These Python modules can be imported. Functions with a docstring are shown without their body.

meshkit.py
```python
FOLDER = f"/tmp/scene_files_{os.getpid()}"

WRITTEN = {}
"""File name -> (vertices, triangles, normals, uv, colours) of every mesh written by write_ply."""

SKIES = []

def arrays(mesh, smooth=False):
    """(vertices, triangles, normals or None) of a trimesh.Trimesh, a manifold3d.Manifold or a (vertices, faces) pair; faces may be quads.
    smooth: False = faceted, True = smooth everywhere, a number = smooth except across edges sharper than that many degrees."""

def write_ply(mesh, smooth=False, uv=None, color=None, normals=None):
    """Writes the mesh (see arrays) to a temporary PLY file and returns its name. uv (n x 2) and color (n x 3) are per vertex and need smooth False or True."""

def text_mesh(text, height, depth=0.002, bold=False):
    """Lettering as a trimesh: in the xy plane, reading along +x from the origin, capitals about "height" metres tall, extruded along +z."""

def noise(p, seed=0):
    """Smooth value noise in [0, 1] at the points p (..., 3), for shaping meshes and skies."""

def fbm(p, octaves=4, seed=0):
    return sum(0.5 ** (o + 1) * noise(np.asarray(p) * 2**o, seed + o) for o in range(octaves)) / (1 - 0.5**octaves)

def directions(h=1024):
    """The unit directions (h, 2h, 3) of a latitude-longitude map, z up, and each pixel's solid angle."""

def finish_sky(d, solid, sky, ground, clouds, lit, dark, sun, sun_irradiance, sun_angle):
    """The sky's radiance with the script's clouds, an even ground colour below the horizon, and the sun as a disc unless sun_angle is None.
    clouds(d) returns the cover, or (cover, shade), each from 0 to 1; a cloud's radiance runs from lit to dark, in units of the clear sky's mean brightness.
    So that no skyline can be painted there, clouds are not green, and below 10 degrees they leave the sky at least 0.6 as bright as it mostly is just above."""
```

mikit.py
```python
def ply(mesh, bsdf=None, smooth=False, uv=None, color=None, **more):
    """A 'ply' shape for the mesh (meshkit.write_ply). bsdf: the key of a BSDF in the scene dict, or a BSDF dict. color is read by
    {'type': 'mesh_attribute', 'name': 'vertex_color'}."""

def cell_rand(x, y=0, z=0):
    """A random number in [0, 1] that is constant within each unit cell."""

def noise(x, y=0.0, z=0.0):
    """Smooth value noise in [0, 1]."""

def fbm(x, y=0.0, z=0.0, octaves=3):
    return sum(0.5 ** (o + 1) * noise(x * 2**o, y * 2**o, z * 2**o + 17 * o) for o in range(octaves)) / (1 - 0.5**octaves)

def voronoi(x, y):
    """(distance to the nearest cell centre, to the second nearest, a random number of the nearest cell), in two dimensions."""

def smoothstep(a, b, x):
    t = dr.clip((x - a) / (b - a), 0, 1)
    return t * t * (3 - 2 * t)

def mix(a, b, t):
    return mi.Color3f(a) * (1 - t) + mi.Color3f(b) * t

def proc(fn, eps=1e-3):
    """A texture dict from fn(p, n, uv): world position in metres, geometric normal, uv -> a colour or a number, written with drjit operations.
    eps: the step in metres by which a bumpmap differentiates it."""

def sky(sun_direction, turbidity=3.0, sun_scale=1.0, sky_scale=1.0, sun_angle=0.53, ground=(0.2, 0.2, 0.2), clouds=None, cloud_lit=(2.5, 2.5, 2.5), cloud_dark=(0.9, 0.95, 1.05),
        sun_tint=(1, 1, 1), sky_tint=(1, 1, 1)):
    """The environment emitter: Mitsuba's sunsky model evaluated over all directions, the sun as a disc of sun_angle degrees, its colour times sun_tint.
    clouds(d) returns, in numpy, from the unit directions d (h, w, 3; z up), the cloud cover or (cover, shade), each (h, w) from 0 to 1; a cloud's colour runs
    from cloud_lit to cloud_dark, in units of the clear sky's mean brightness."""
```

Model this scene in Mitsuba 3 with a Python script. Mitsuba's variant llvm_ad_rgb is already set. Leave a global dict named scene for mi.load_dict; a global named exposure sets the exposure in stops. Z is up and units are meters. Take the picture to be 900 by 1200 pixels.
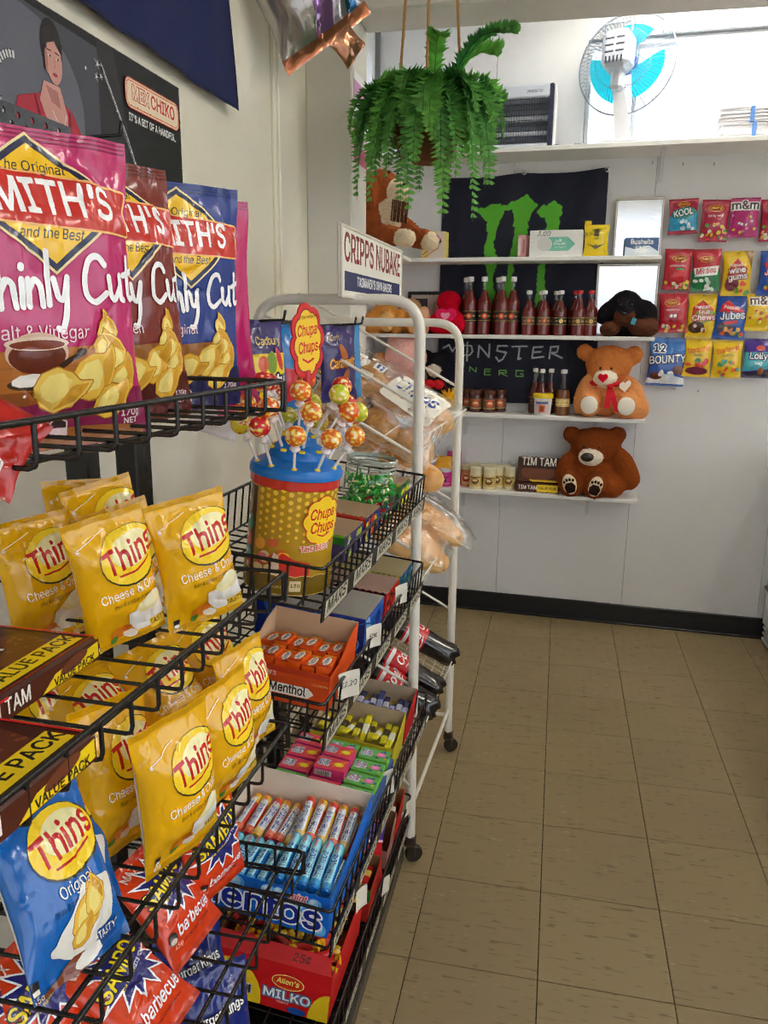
import math, random, glob
import numpy as np, trimesh, drjit as dr, mitsuba as mi, mikit, meshkit, manifold3d as m3
from shapely.geometry import Polygon, LineString, Point, MultiPolygon, box as sbox
from shapely import affinity, union_all

TR = mi.ScalarTransform4f
scene, labels = {}, {}
random.seed(5)
RNG = np.random.default_rng(7)

# ---------------------------------------------------------------- camera, sky, light, exposure
exposure = 1.27
F_PX, YAW, PITCH, ROLL, EYE_Z = 935.2, 0.2109, 0.2323, -0.0099, 1.4887


def cam_axes():
    cy, sy, cp, sp = math.cos(YAW), math.sin(YAW), math.cos(PITCH), math.sin(PITCH)
    f = np.array([-sy * cp, cy * cp, -sp]); r = np.array([cy, sy, 0.0]); d = np.cross(f, r)
    c, s = math.cos(ROLL), math.sin(ROLL)
    return c * r + s * d, -s * r + c * d, f


_r, _d, _f = cam_axes()
_eye = np.array([0, 0, EYE_Z])
scene['camera'] = {'type': 'perspective', 'fov_axis': 'x', 'fov': math.degrees(2 * math.atan(450 / F_PX)), 'near_clip': 0.02, 'far_clip': 200.0,
                   'to_world': TR().look_at(origin=_eye.tolist(), target=(_eye + _f).tolist(), up=(-_d).tolist())}
scene['sky'] = mikit.sky((0.3, -0.5, 0.8), turbidity=3.0, sun_scale=0.0, sky_scale=1.0, ground=(0.45, 0.45, 0.43),
                         clouds=lambda d: (np.ones(d.shape[:2]), np.zeros(d.shape[:2])), cloud_lit=(10.0, 10.6, 11.6), cloud_dark=(10.0, 10.5, 11.0))
LAMP_W = 15.0          # radiance of the ceiling tubes


# ---------------------------------------------------------------- materials
def prin(base, rough, **k):
    if not isinstance(base, dict):
        base = {'type': 'rgb', 'value': list(base)}
    r = {'type': 'principled', 'base_color': base, 'roughness': rough, **k}
    return {'type': 'twosided', 'bsdf': r}


VC = {'type': 'mesh_attribute', 'name': 'vertex_color'}
scene['matte'] = prin(VC, 0.75, specular=0.25)
scene['paper'] = prin(VC, 0.5, specular=0.4)
scene['foil'] = prin(VC, 0.17, specular=0.5, clearcoat=0.5, clearcoat_gloss=0.95)
scene['plastic'] = prin(VC, 0.3, specular=0.5)
scene['gloss'] = prin(VC, 0.12, specular=0.6, clearcoat=0.6, clearcoat_gloss=0.95)
scene['plush'] = prin(VC, 0.95, specular=0.05, sheen=0.6, sheen_tint=0.7)
scene['cloth'] = prin(VC, 0.6, specular=0.25, sheen=0.3)
scene['metal'] = prin(VC, 0.3, metallic=0.9)
scene['balloon_foil'] = prin(VC, 0.16, metallic=0.75, specular=0.6)
scene['leaf'] = {'type': 'principledthin', 'base_color': VC, 'roughness': 0.45, 'diff_trans': 0.6, 'spec_trans': 0.0}
scene['blade_plastic'] = {'type': 'principledthin', 'base_color': {'type': 'rgb', 'value': [0.02, 0.80, 0.95]}, 'roughness': 0.3, 'diff_trans': 1.7, 'spec_trans': 0.0}
scene['clear'] = {'type': 'thindielectric', 'int_ior': 1.4}
scene['film'] = {'type': 'blendbsdf', 'weight': 0.13, 'a': {'type': 'thindielectric', 'int_ior': 1.4}, 'b': {'type': 'twosided', 'bsdf': {'type': 'roughconductor', 'alpha': 0.14, 'specular_reflectance': {'type': 'rgb', 'value': [0.9, 0.9, 0.9]}}}}
scene['mirror_glass'] = {'type': 'twosided', 'bsdf': {'type': 'roughconductor', 'alpha': 0.02, 'specular_reflectance': {'type': 'rgb', 'value': [0.82, 0.84, 0.86]}}}


def wall_tex(c, amp=0.05):
    def fn(p, n, uv):
        a = mikit.fbm(p.x * 3.1, p.y * 3.1, p.z * 3.1, 3)
        b = mikit.noise(p.x * 40, p.y * 40, p.z * 40)
        return mi.Color3f(*c) * (1 - amp + amp * 1.4 * a + 0.02 * b)
    return mikit.proc(fn)


scene['wall_cream'] = {'type': 'twosided', 'bsdf': {'type': 'bumpmap', 'arbitrary': mikit.proc(lambda p, n, uv: 0.0016 * mikit.noise(p.x * 30, p.y * 30, p.z * 30) + 0.004 * mikit.noise(p.x * 7, p.y * 7, p.z * 7), eps=2e-3), 'scale': 1.0,
                       'bsdf': {'type': 'principled', 'base_color': wall_tex((0.84, 0.80, 0.67)), 'roughness': 0.28, 'specular': 0.5}}}
scene['wall_white'] = prin(wall_tex((0.74, 0.745, 0.755)), 0.55, specular=0.3)
scene['wall_grey'] = prin(wall_tex((0.70, 0.68, 0.63)), 0.5, specular=0.3)
scene['ceiling_paint'] = prin((0.80, 0.79, 0.76), 0.8)


def floor_tex(p, n, uv):
    ti, tj = dr.floor((p.x + 0.2713) / 0.305), dr.floor((p.y - 1.6048) / 0.305)
    r = mikit.cell_rand(ti, tj, 3)
    base = mikit.mix((0.268, 0.204, 0.112), (0.296, 0.224, 0.118), r)
    base = mikit.mix(base, (0.30, 0.218, 0.122), mikit.smoothstep(0.45, 0.8, mikit.fbm(p.x * 2.2, p.y * 2.2 + 9, r * 5, 3)) * 0.6)
    a = mikit.noise(p.x * 38 + r * 40, p.y * 260, 1.3)
    b = mikit.noise(p.x * 30 + 77 - r * 30, p.y * 210, 5.1)
    m = mikit.noise(p.x * 9, p.y * 14, 2.7)
    base = mikit.mix(base, (0.44, 0.40, 0.32), mikit.smoothstep(0.80, 0.93, a) * mikit.smoothstep(0.45, 0.75, m))
    base = mikit.mix(base, (0.15, 0.115, 0.07), mikit.smoothstep(0.78, 0.95, b) * 0.7)
    return base * (0.93 + 0.14 * mikit.noise(p.x * 3, p.y * 3, 4.0))


scene['vinyl'] = prin(mikit.proc(floor_tex), 0.45, specular=0.22)

# ---------------------------------------------------------------- small geometry kit
def lin(r, g=None, b=None):
    """sRGB 0..255 -> linear"""
    c = np.array([r, g, b] if g is not None else ([r] * 3 if np.isscalar(r) else r), float) / 255
    return tuple(np.where(c <= 0.04045, c / 12.92, ((c + 0.055) / 1.055) ** 2.4))


def hexc(s):
    return lin(int(s[0:2], 16), int(s[2:4], 16), int(s[4:6], 16))


def norm(v):
    v = np.asarray(v, float); return v / np.linalg.norm(v)


def mat(x, y, z, o):
    m = np.eye(4); m[:3, 0], m[:3, 1], m[:3, 2], m[:3, 3] = x, y, z, o
    return m


def rotz(a):
    c, s = math.cos(a), math.sin(a); m = np.eye(4); m[:2, :2] = [[c, -s], [s, c]]; return m


def rotx(a):
    c, s = math.cos(a), math.sin(a); m = np.eye(4); m[1:3, 1:3] = [[c, -s], [s, c]]; return m


def roty(a):
    c, s = math.cos(a), math.sin(a); m = np.eye(4); m[0, 0], m[0, 2], m[2, 0], m[2, 2] = c, s, -s, c; return m


def tr(x, y=0, z=0):
    m = np.eye(4); m[:3, 3] = (x, y, z) if np.isscalar(x) else x; return m


def scl(x, y=None, z=None):
    return np.diag([x, x if y is None else y, x if z is None else z, 1.0])


def face(az, lean, roll, o):
    """frame of a sheet whose normal looks to azimuth az (0 = towards the camera, 90 = towards the aisle), tipped back by lean, turned by roll"""
    a, l, r = math.radians(az), math.radians(lean), math.radians(roll)
    n = np.array([math.sin(a) * math.cos(l), -math.cos(a) * math.cos(l), math.sin(l)])
    x = np.array([math.cos(a), math.sin(a), 0.0]); up = np.cross(n, x)
    return mat(math.cos(r) * x + math.sin(r) * up, -math.sin(r) * x + math.cos(r) * up, n, o)


class MB:
    """collects pieces (each with one colour) into one mesh"""
    def __init__(s):
        s.v, s.f, s.n, s.c, s.k = [], [], [], [], 0

    def raw(s, v, f, n, c, m=None):
        v, f, n = np.asarray(v, float), np.asarray(f, int), np.asarray(n, float)
        if not len(f): return s
        if m is not None:
            v = v @ m[:3, :3].T + m[:3, 3]; n = n @ np.linalg.inv(m[:3, :3])
            n = n / np.maximum(np.linalg.norm(n, axis=1, keepdims=True), 1e-12)
            if np.linalg.det(m[:3, :3]) < 0: f = f[:, ::-1]
        c = np.asarray(c, float)
        if c.ndim == 1: c = np.tile(c, (len(v), 1))
        s.v.append(v); s.f.append(f + s.k); s.n.append(n); s.c.append(c); s.k += len(v)
        return s

    def add(s, mesh, c, m=None, smooth=35):
        if isinstance(mesh, MB):
            for v, f, n, cc in mesh.pieces(): s.raw(v, f, n, cc, m)
            return s
        if hasattr(mesh, 'to_mesh'):
            q = mesh.to_mesh(); mesh = trimesh.Trimesh(q.vert_properties[:, :3], q.tri_verts, process=False)
        if isinstance(mesh, tuple): mesh = trimesh.Trimesh(mesh[0], np.asarray(mesh[1]), process=False)
        if smooth is False:
            v, f = mesh.vertices[mesh.faces].reshape(-1, 3), np.arange(len(mesh.faces) * 3).reshape(-1, 3)
            n = np.repeat(mesh.face_normals, 3, 0)
            if len(n) != len(v): n = np.repeat(trimesh.Trimesh(mesh.vertices, mesh.faces, process=False).face_normals, 3, 0)
            if len(n) != len(v):
                e = np.cross(v[1::3] - v[0::3], v[2::3] - v[0::3]); n = np.repeat(e / np.maximum(np.linalg.norm(e, axis=1, keepdims=True), 1e-15), 3, 0)
        else:
            v, f, n = meshkit.arrays(mesh, smooth)
        return s.raw(v, f, n, c, m)

    def pieces(s):
        if s.v: yield np.vstack(s.v), np.vstack(s.f), np.vstack(s.n), np.vstack(s.c)

    def tris(s): return sum(len(f) for f in s.f)

    def dict(s, bsdf, **more):
        v, f, n, c = next(s.pieces())
        path = meshkit.write_ply((v, f), False, None, c, normals=n)
        return {'type': 'ply', 'filename': path, 'face_normals': False, 'bsdf': {'type': 'ref', 'id': bsdf}, **more}


used = {}


def numbered(key):
    """the key, or the key with the next three-digit number when it is taken"""
    k = used.get(key, 0); used[key] = k + 1
    return key if k == 0 else f'{key}_{k:03d}'


def put(key, mb, bsdf, m=None, **more):
    """one shape entry under its key"""
    d = mb if isinstance(mb, dict) else mb.dict(bsdf, **more)
    if m is not None: d = {**d, 'to_world': TR(np.asarray(m))}
    scene[key] = d
    return key


def part(parent, name, mb, bsdf, m=None, label=None, kind=None, **more):
    key = numbered(parent + '__' + name)
    put(key, mb, bsdf, m, **more)
    if label or kind: labels[key] = {**({'label': label} if label else {}), **({'kind': kind} if kind else {})}
    return key


def thing(name, label, cat, group=None, kind=None):
    key = numbered(name)
    labels[key] = {'label': label, 'category': cat}
    if group: labels[key]['group'] = group
    if kind: labels[key]['kind'] = kind
    return key


def struct(key, mb=None, bsdf=None, m=None):
    labels[key] = {'kind': 'structure'}
    if mb is not None: put(key, mb, bsdf, m)
    return key


def bx(sx, sy, sz, o=(0, 0, 0), bevel=0.0):
    """box centred on o; bevelled edges when asked"""
    if bevel > 0:
        b = bevel; pts = []
        for a in (-1, 1):
            for c in (-1, 1):
                for e in (-1, 1):
                    pts += [[a * sx / 2, c * (sy / 2 - b), e * (sz / 2 - b)], [a * (sx / 2 - b), c * sy / 2, e * (sz / 2 - b)], [a * (sx / 2 - b), c * (sy / 2 - b), e * sz / 2]]
        q = m3.Manifold.hull_points(pts).to_mesh()
        return trimesh.Trimesh(q.vert_properties[:, :3] + np.asarray(o), q.tri_verts, process=False)
    q = trimesh.creation.box((sx, sy, sz)); q.apply_translation(o); return q


def span(a, b, bevel=0.0):
    a, b = np.minimum(a, b), np.maximum(a, b)
    return bx(*(b - a), o=(a + b) / 2, bevel=bevel)


def tube(pts, r, n=6, closed=False, caps=True):
    """a round bar along the points"""
    p = np.asarray(pts, float)
    if closed: p = np.vstack([p, p[:1]])
    t = np.gradient(p, axis=0) if len(p) > 2 else np.tile(p[-1] - p[0], (2, 1))
    if len(p) > 2:
        d = np.diff(p, axis=0); d /= np.maximum(np.linalg.norm(d, axis=1, keepdims=True), 1e-9)
        t[0], t[-1] = d[0], d[-1]; t[1:-1] = d[:-1] + d[1:]
        if closed: t[0] = t[-1] = d[0] + d[-1]
    t /= np.maximum(np.linalg.norm(t, axis=1, keepdims=True), 1e-9)
    a = np.cross(t[0], [0, 0, 1] if abs(t[0][2]) < 0.9 else [1, 0, 0]); a /= np.linalg.norm(a)
    R = np.broadcast_to(np.asarray(r, float), (len(p),))
    rings, ang = [], np.arange(n) * 2 * np.pi / n
    for i in range(len(p)):
        a = a - t[i] * (a @ t[i]); a /= np.linalg.norm(a); b = np.cross(t[i], a)
        rings.append(p[i] + R[i] * (np.cos(ang)[:, None] * a + np.sin(ang)[:, None] * b))
    v = np.vstack(rings); f = []
    for i in range(len(p) - 1):
        for j in range(n):
            q0, q1 = i * n + j, i * n + (j + 1) % n
            f += [[q0, q1, q1 + n], [q0, q1 + n, q0 + n]]
    if caps and not closed:
        k = len(v); v = np.vstack([v, p[:1], p[-1:]])
        for j in range(n):
            f += [[k, (j + 1) % n, j], [k + 1, (len(p) - 1) * n + j, (len(p) - 1) * n + (j + 1) % n]]
    return trimesh.Trimesh(v, f, process=False)


def bend(pts, rad, n=4):
    """rounds the corners of a polyline"""
    p = np.asarray(pts, float); out = [p[0]]
    for i in range(1, len(p) - 1):
        a, b = p[i - 1] - p[i], p[i + 1] - p[i]
        r = min(rad, np.linalg.norm(a) / 2, np.linalg.norm(b) / 2)
        a, b = p[i] + norm(a) * r, p[i] + norm(b) * r
        for k in range(n + 1):
            u = k / n; out.append((1 - u) ** 2 * a + 2 * u * (1 - u) * p[i] + u * u * b)
    return np.array(out + [p[-1]])


def lathe(prof, n=24):
    """solid of revolution about z from (radius, z) points, bottom to top"""
    p = np.asarray(prof, float); ang = np.arange(n) * 2 * np.pi / n
    v = np.stack([np.outer(p[:, 0], np.cos(ang)), np.outer(p[:, 0], np.sin(ang)), np.repeat(p[:, 1:2], n, 1)], -1).reshape(-1, 3)
    i, j = np.meshgrid(np.arange(len(p) - 1), np.arange(n), indexing='ij'); i, j = i.ravel(), j.ravel(); k = (j + 1) % n
    f = np.vstack([np.stack([i * n + j, i * n + k, (i + 1) * n + k], 1), np.stack([i * n + j, (i + 1) * n + k, (i + 1) * n + j], 1)])
    m = trimesh.Trimesh(v, f, process=False)
    m.merge_vertices(); m.update_faces(m.nondegenerate_faces()); m.remove_unreferenced_vertices()
    return m


def ball(rx, ry=None, rz=None, o=(0, 0, 0), sub=2):
    q = trimesh.creation.icosphere(subdivisions=sub); q.vertices *= [rx, ry or rx, rz or rx]; q.apply_translation(o); return q


def prism(poly, h, m=None):
    q = [trimesh.creation.extrude_polygon(g, h, engine='earcut') for g in getattr(poly, 'geoms', [poly])]
    q = trimesh.util.concatenate(q)
    if m is not None: q.apply_transform(m)
    return q


# ---------------------------------------------------------------- flat print: coloured polygons laid on a surface
_txt = {}


def text(s, h, x=0.0, y=0.0, rot=0.0, shear=0.0, bold=False, wide=1.0, align='c', arch=0.0):
    """lettering as polygons: capitals h tall, centred on (x, y)"""
    k = (s, bold)
    if k not in _txt:
        m = meshkit.text_mesh(s, 1.0, 0.1, bold)
        top = m.face_normals[:, 2] > 0.9
        tri = m.vertices[m.faces[top]][:, :, :2]
        _txt[k] = union_all([Polygon(t) for t in tri]).buffer(0.004).simplify(0.012)
    g = _txt[k]
    x0, _, x1, _ = g.bounds
    ax = {'c': -(x0 + x1) / 2, 'l': -x0, 'r': -x1}[align]
    g = affinity.affine_transform(g, [wide, shear, 0, 1, ax * wide - shear * 0.36, -0.36])
    if arch: 
        from shapely import transform
        g = transform(g, lambda q: np.stack([q[:, 0], q[:, 1] + arch * (1 - (2 * q[:, 0] / max(x1 - x0, 1e-6) / wide) ** 2)], 1))
    g = affinity.scale(g, h, h, origin=(0, 0)); g = affinity.rotate(g, rot, origin=(0, 0))
    return affinity.translate(g, x, y)


def oval(x, y, a, b, rot=0.0, n=24):
    t = np.arange(n) * 2 * np.pi / n
    return affinity.translate(affinity.rotate(Polygon(np.stack([a * np.cos(t), b * np.sin(t)], 1)), rot, origin=(0, 0)), x, y)


def pg(*p): return Polygon(p).buffer(0)


def stroke(pts, w, flat=False, rad=None):
    return LineString(bend(np.asarray([(*p, 0) for p in pts], float), rad)[:, :2] if rad else pts).buffer(w / 2, cap_style='flat' if flat else 'round', quad_segs=3)


def burst(x, y, r0, r1, n, rot=0.0, sx=1.0, sy=1.0, seed=0):
    g = np.random.default_rng(seed); p = []
    for i in range(2 * n):
        a = math.radians(rot) + i * math.pi / n; r = (r1 if i % 2 == 0 else r0) * (1 + 0.12 * (g.random() - 0.5))
        p.append((x + sx * r * math.cos(a), y + sy * r * math.sin(a)))
    return Polygon(p).buffer(0)


def geoms(g):
    return [q for q in (g.geoms if hasattr(g, 'geoms') else [g]) if q.geom_type == 'Polygon' and q.area > 1e-10]


def halve(v, f, edge):
    """cuts triangles across their longest side until none is longer than edge"""
    t = v[f]; done = []
    for _ in range(40):
        e = np.stack([np.linalg.norm(t[:, (i + 1) % 3] - t[:, i], axis=1) for i in range(3)], 1)
        k = e.argmax(1); big = e.max(1) > edge
        done.append(t[~big]); t, k = t[big], k[big]
        if not len(t): break
        i = np.arange(len(t)); a, b, c = t[i, k], t[i, (k + 1) % 3], t[i, (k + 2) % 3]; m = (a + b) / 2
        t = np.concatenate([np.stack([a, m, c], 1), np.stack([m, b, c], 1)])
    t = np.concatenate(done + [t]).reshape(-1, 3)
    u, inv = np.unique(np.round(t, 7), axis=0, return_inverse=True)
    return u, inv.reshape(-1, 3)


def ink(art, surf, edge=0.01, lift=0.0004, step=0.00012, clip=None):
    """the art ([(polygons, colour), ...], later ones on top) as a thin skin on surf(x, y) -> (points, normals)"""
    mb = MB()
    for i, (g, c) in enumerate(art):
        if clip is not None: g = g.intersection(clip)
        for q in geoms(g):
            try:
                v, f = trimesh.creation.triangulate_polygon(q, engine='earcut')
            except Exception:
                continue
            if not len(f): continue
            v = np.column_stack([v[:, :2], np.zeros(len(v))])
            if edge: v, f = halve(v, f, edge)
            a = np.cross(v[f[:, 1]] - v[f[:, 0]], v[f[:, 2]] - v[f[:, 0]])[:, 2]
            f = np.where((a < 0)[:, None], f[:, ::-1], f)
            P, N = surf(v[:, 0], v[:, 1])
            mb.raw(P + N * (lift + step * i), f, N, c)
    return mb


def flat(m=None):
    """a plane: x, y of the art in the xy plane of m"""
    def s(x, y):
        P, N = np.stack([x, y, 0 * x], 1), np.tile([0, 0, 1.0], (len(x), 1))
        if m is not None: P, N = P @ m[:3, :3].T + m[:3, 3], N @ m[:3, :3].T
        return P, N
    return s


def wrap(r, zf=None):
    """a cylinder about z: x is arc length from the -y side, y is height"""
    def s(x, y):
        R = r if zf is None else zf(y); a = x / (r if np.isscalar(r) else r) - np.pi / 2
        n = np.stack([np.cos(a), np.sin(a), 0 * a], 1)
        return np.stack([R * np.cos(a), R * np.sin(a), y], 1), n
    return s


# ---------------------------------------------------------------- pillow packets
def flatten(art, clip):
    """cuts from every layer what later layers cover, so that the print is one skin"""
    out, acc = [], Polygon()
    for g, c in reversed(art):
        try:
            g = g.intersection(clip).buffer(0); v = g.difference(acc.buffer(-0.0003, quad_segs=1)); acc = acc.union(g)
        except Exception:
            v = g
        out.append((v, c))
    return out[::-1]


class Packet:
    """a sealed film packet: origin at its centre, x right, y up, front towards +z"""
    def __init__(s, w, h, t, seed=0, creases=12, amp=0.004, seal=0.055, pinch=0.09, sag=0.0, curl=0.0):
        g = np.random.default_rng(seed)
        s.w, s.h, s.t, s.seal, s.pinch, s.sag, s.curl, s.seed = w, h, t, seal, pinch, sag, curl, seed
        s.cr = []
        for i in range(creases):
            if i % 3 < 2:      # folds that fan out of a corner or a seal
                e = g.choice([-1, 1]); x0 = g.uniform(-0.95, 0.95); a = math.pi / 2 + g.uniform(-0.55, 0.55) - x0 * 0.45
                p = np.array([x0 * w / 2, e * h * 0.46]); d = np.array([math.cos(a), -e * abs(math.sin(a))]); L = g.uniform(0.12, 0.34) * h
            else:              # dents across the belly
                p = np.array([g.uniform(-0.45, 0.45) * w, g.uniform(-0.35, 0.35) * h]); a = g.uniform(0, 2 * math.pi); d = np.array([math.cos(a), math.sin(a)]); L = g.uniform(0.08, 0.22) * h
            s.cr.append((p, d, L, g.uniform(0.010, 0.035) * w, g.choice([-1, 1]) * g.uniform(0.5, 1.0) * amp * 1.5))
        s.off = g.uniform(0, 50, 2); s.amp = amp

    def shape(s, x, y, side=1):
        u, v = np.clip(2 * x / s.w, -1, 1), np.clip(y / s.h + 0.5, 0, 1)
        sm = lambda a, b, q: (lambda k: k * k * (3 - 2 * k))(np.clip((q - a) / (b - a), 0, 1))
        e = sm(s.seal * 0.8, 0.36, v) * sm(s.seal * 0.8, 0.36, 1 - v)
        e = e ** 0.8 * (1 + s.sag * (0.5 - v))
        z = s.t / 2 * e * np.maximum(1 - np.abs(u) ** 2.6, 0) ** 0.6
        X = x * (1 - s.pinch * e)
        if side > 0:
            for p, d, L, wd, A in s.cr:
                rx, ry = x - p[0], y - p[1]; al = rx * d[0] + ry * d[1]; ac = -rx * d[1] + ry * d[0]
                fade = np.clip(1 - np.abs(al / L - 0.4) / 0.62, 0, 1)
                z = z + A * fade * np.exp(-np.abs(ac / (wd * (0.5 + np.clip(al / L, 0, 1.5))))) * np.clip(z / (0.2 * s.t), 0.15, 1)
        q = np.stack([x / s.w * 5 + s.off[0], y / s.h * 4 + s.off[1], 0 * x], -1)
        z = z + ((meshkit.noise(q) - 0.5) * s.amp * 1.2 + np.abs(meshkit.noise(q * 2.3 + 7) - 0.5) * s.amp * 1.1) * (1 if side > 0 else -1) * np.clip(1 - np.abs(u) ** 4, 0, 1)
        bendz = s.curl * ((v - 0.5) ** 2 * 4) + 0.35 * s.amp * np.sin(u * 5 + s.seed) * (1 - np.clip(e, 0, 1))
        return np.stack([X, y, side * z + bendz], -1)

    def surf(s, x, y):
        h = 0.0012
        P, a, b = s.shape(x, y), s.shape(x + h, y) - s.shape(x - h, y), s.shape(x, y + h) - s.shape(x, y - h)
        n = np.cross(a, b); return P, n / np.maximum(np.linalg.norm(n, axis=1, keepdims=True), 1e-12)

    def mesh(s, c, cback=None, nu=26, nv=36, teeth=0, edge=None):
        mb = MB(); us = np.sin(np.linspace(-1, 1, nu) * np.pi / 2); vs = np.linspace(0, 1, nv)
        vs = np.unique(np.r_[vs, s.seal * 0.5, 1 - s.seal * 0.5])
        U, V = np.meshgrid(us * s.w / 2, (vs - 0.5) * s.h)
        n1, n2 = U.shape
        i, j = np.meshgrid(np.arange(n1 - 1), np.arange(n2 - 1), indexing='ij'); q = (i * n2 + j).ravel()
        f = np.vstack([np.stack([q, q + 1, q + n2 + 1], 1), np.stack([q, q + n2 + 1, q + n2], 1)])
        for side in (1, -1):
            P = s.shape(U.ravel(), V.ravel(), side)
            if side < 0: P[:, 2] -= 0.0006
            g = f if side > 0 else f[:, ::-1]
            col = np.tile(np.asarray(c, float), (len(P), 1))
            if side < 0 and cback is not None: col[:] = cback
            if edge is not None and side < 0: col[U.ravel() < -0.5 * s.w * 0.5] = edge
            N = np.zeros_like(P); fn = np.cross(P[g[:, 1]] - P[g[:, 0]], P[g[:, 2]] - P[g[:, 0]])
            for k in range(3): np.add.at(N, g[:, k], fn)
            N /= np.maximum(np.linalg.norm(N, axis=1, keepdims=True), 1e-15)
            mb.raw(P, g, N, col)
        return mb


def packet(key, p, m, c, art, bsdf='foil', cback=None, edge=None, nu=26, nv=36, dec=0.008, seals=True):
    """the film and its print as two parts of the packet"""
    part(key, 'film', p.mesh(c, cback, nu, nv, edge=edge), bsdf, m)
    if seals:                                          # crimped ribs of the two seals
        lines = []
        dk = tuple(np.asarray(c) * 0.55)
        for e in (-1, 1):
            for k in range(3):
                y = e * p.h * (0.5 - p.seal * (0.18 + 0.24 * k)); lines.append((sbox(-p.w * 0.49, y - p.h * 0.0022, p.w * 0.49, y + p.h * 0.0022), dk))
        art = lines + list(art)
    clip = sbox(-p.w * 0.497, -p.h * 0.497, p.w * 0.497, p.h * 0.497)
    mb = ink(flatten(art, clip), p.surf, dec, 0.0012, 0.00002, None)
    if mb.k: part(key, 'print', mb, bsdf, m)

# ================================================================ the setting
WX = -0.94
_th = math.atan(-0.06)
BF = mat((math.cos(_th), math.sin(_th), 0), (-math.sin(_th), math.cos(_th), 0), (0, 0, 1), (0, 4.053, 0))      # back wall: x along it, y into it
WHITE, BLACK = lin(235), lin(22)


def one(c, *meshes, smooth=35):
    mb = MB()
    for q in meshes: mb.add(q, c, smooth=smooth)
    return mb


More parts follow.
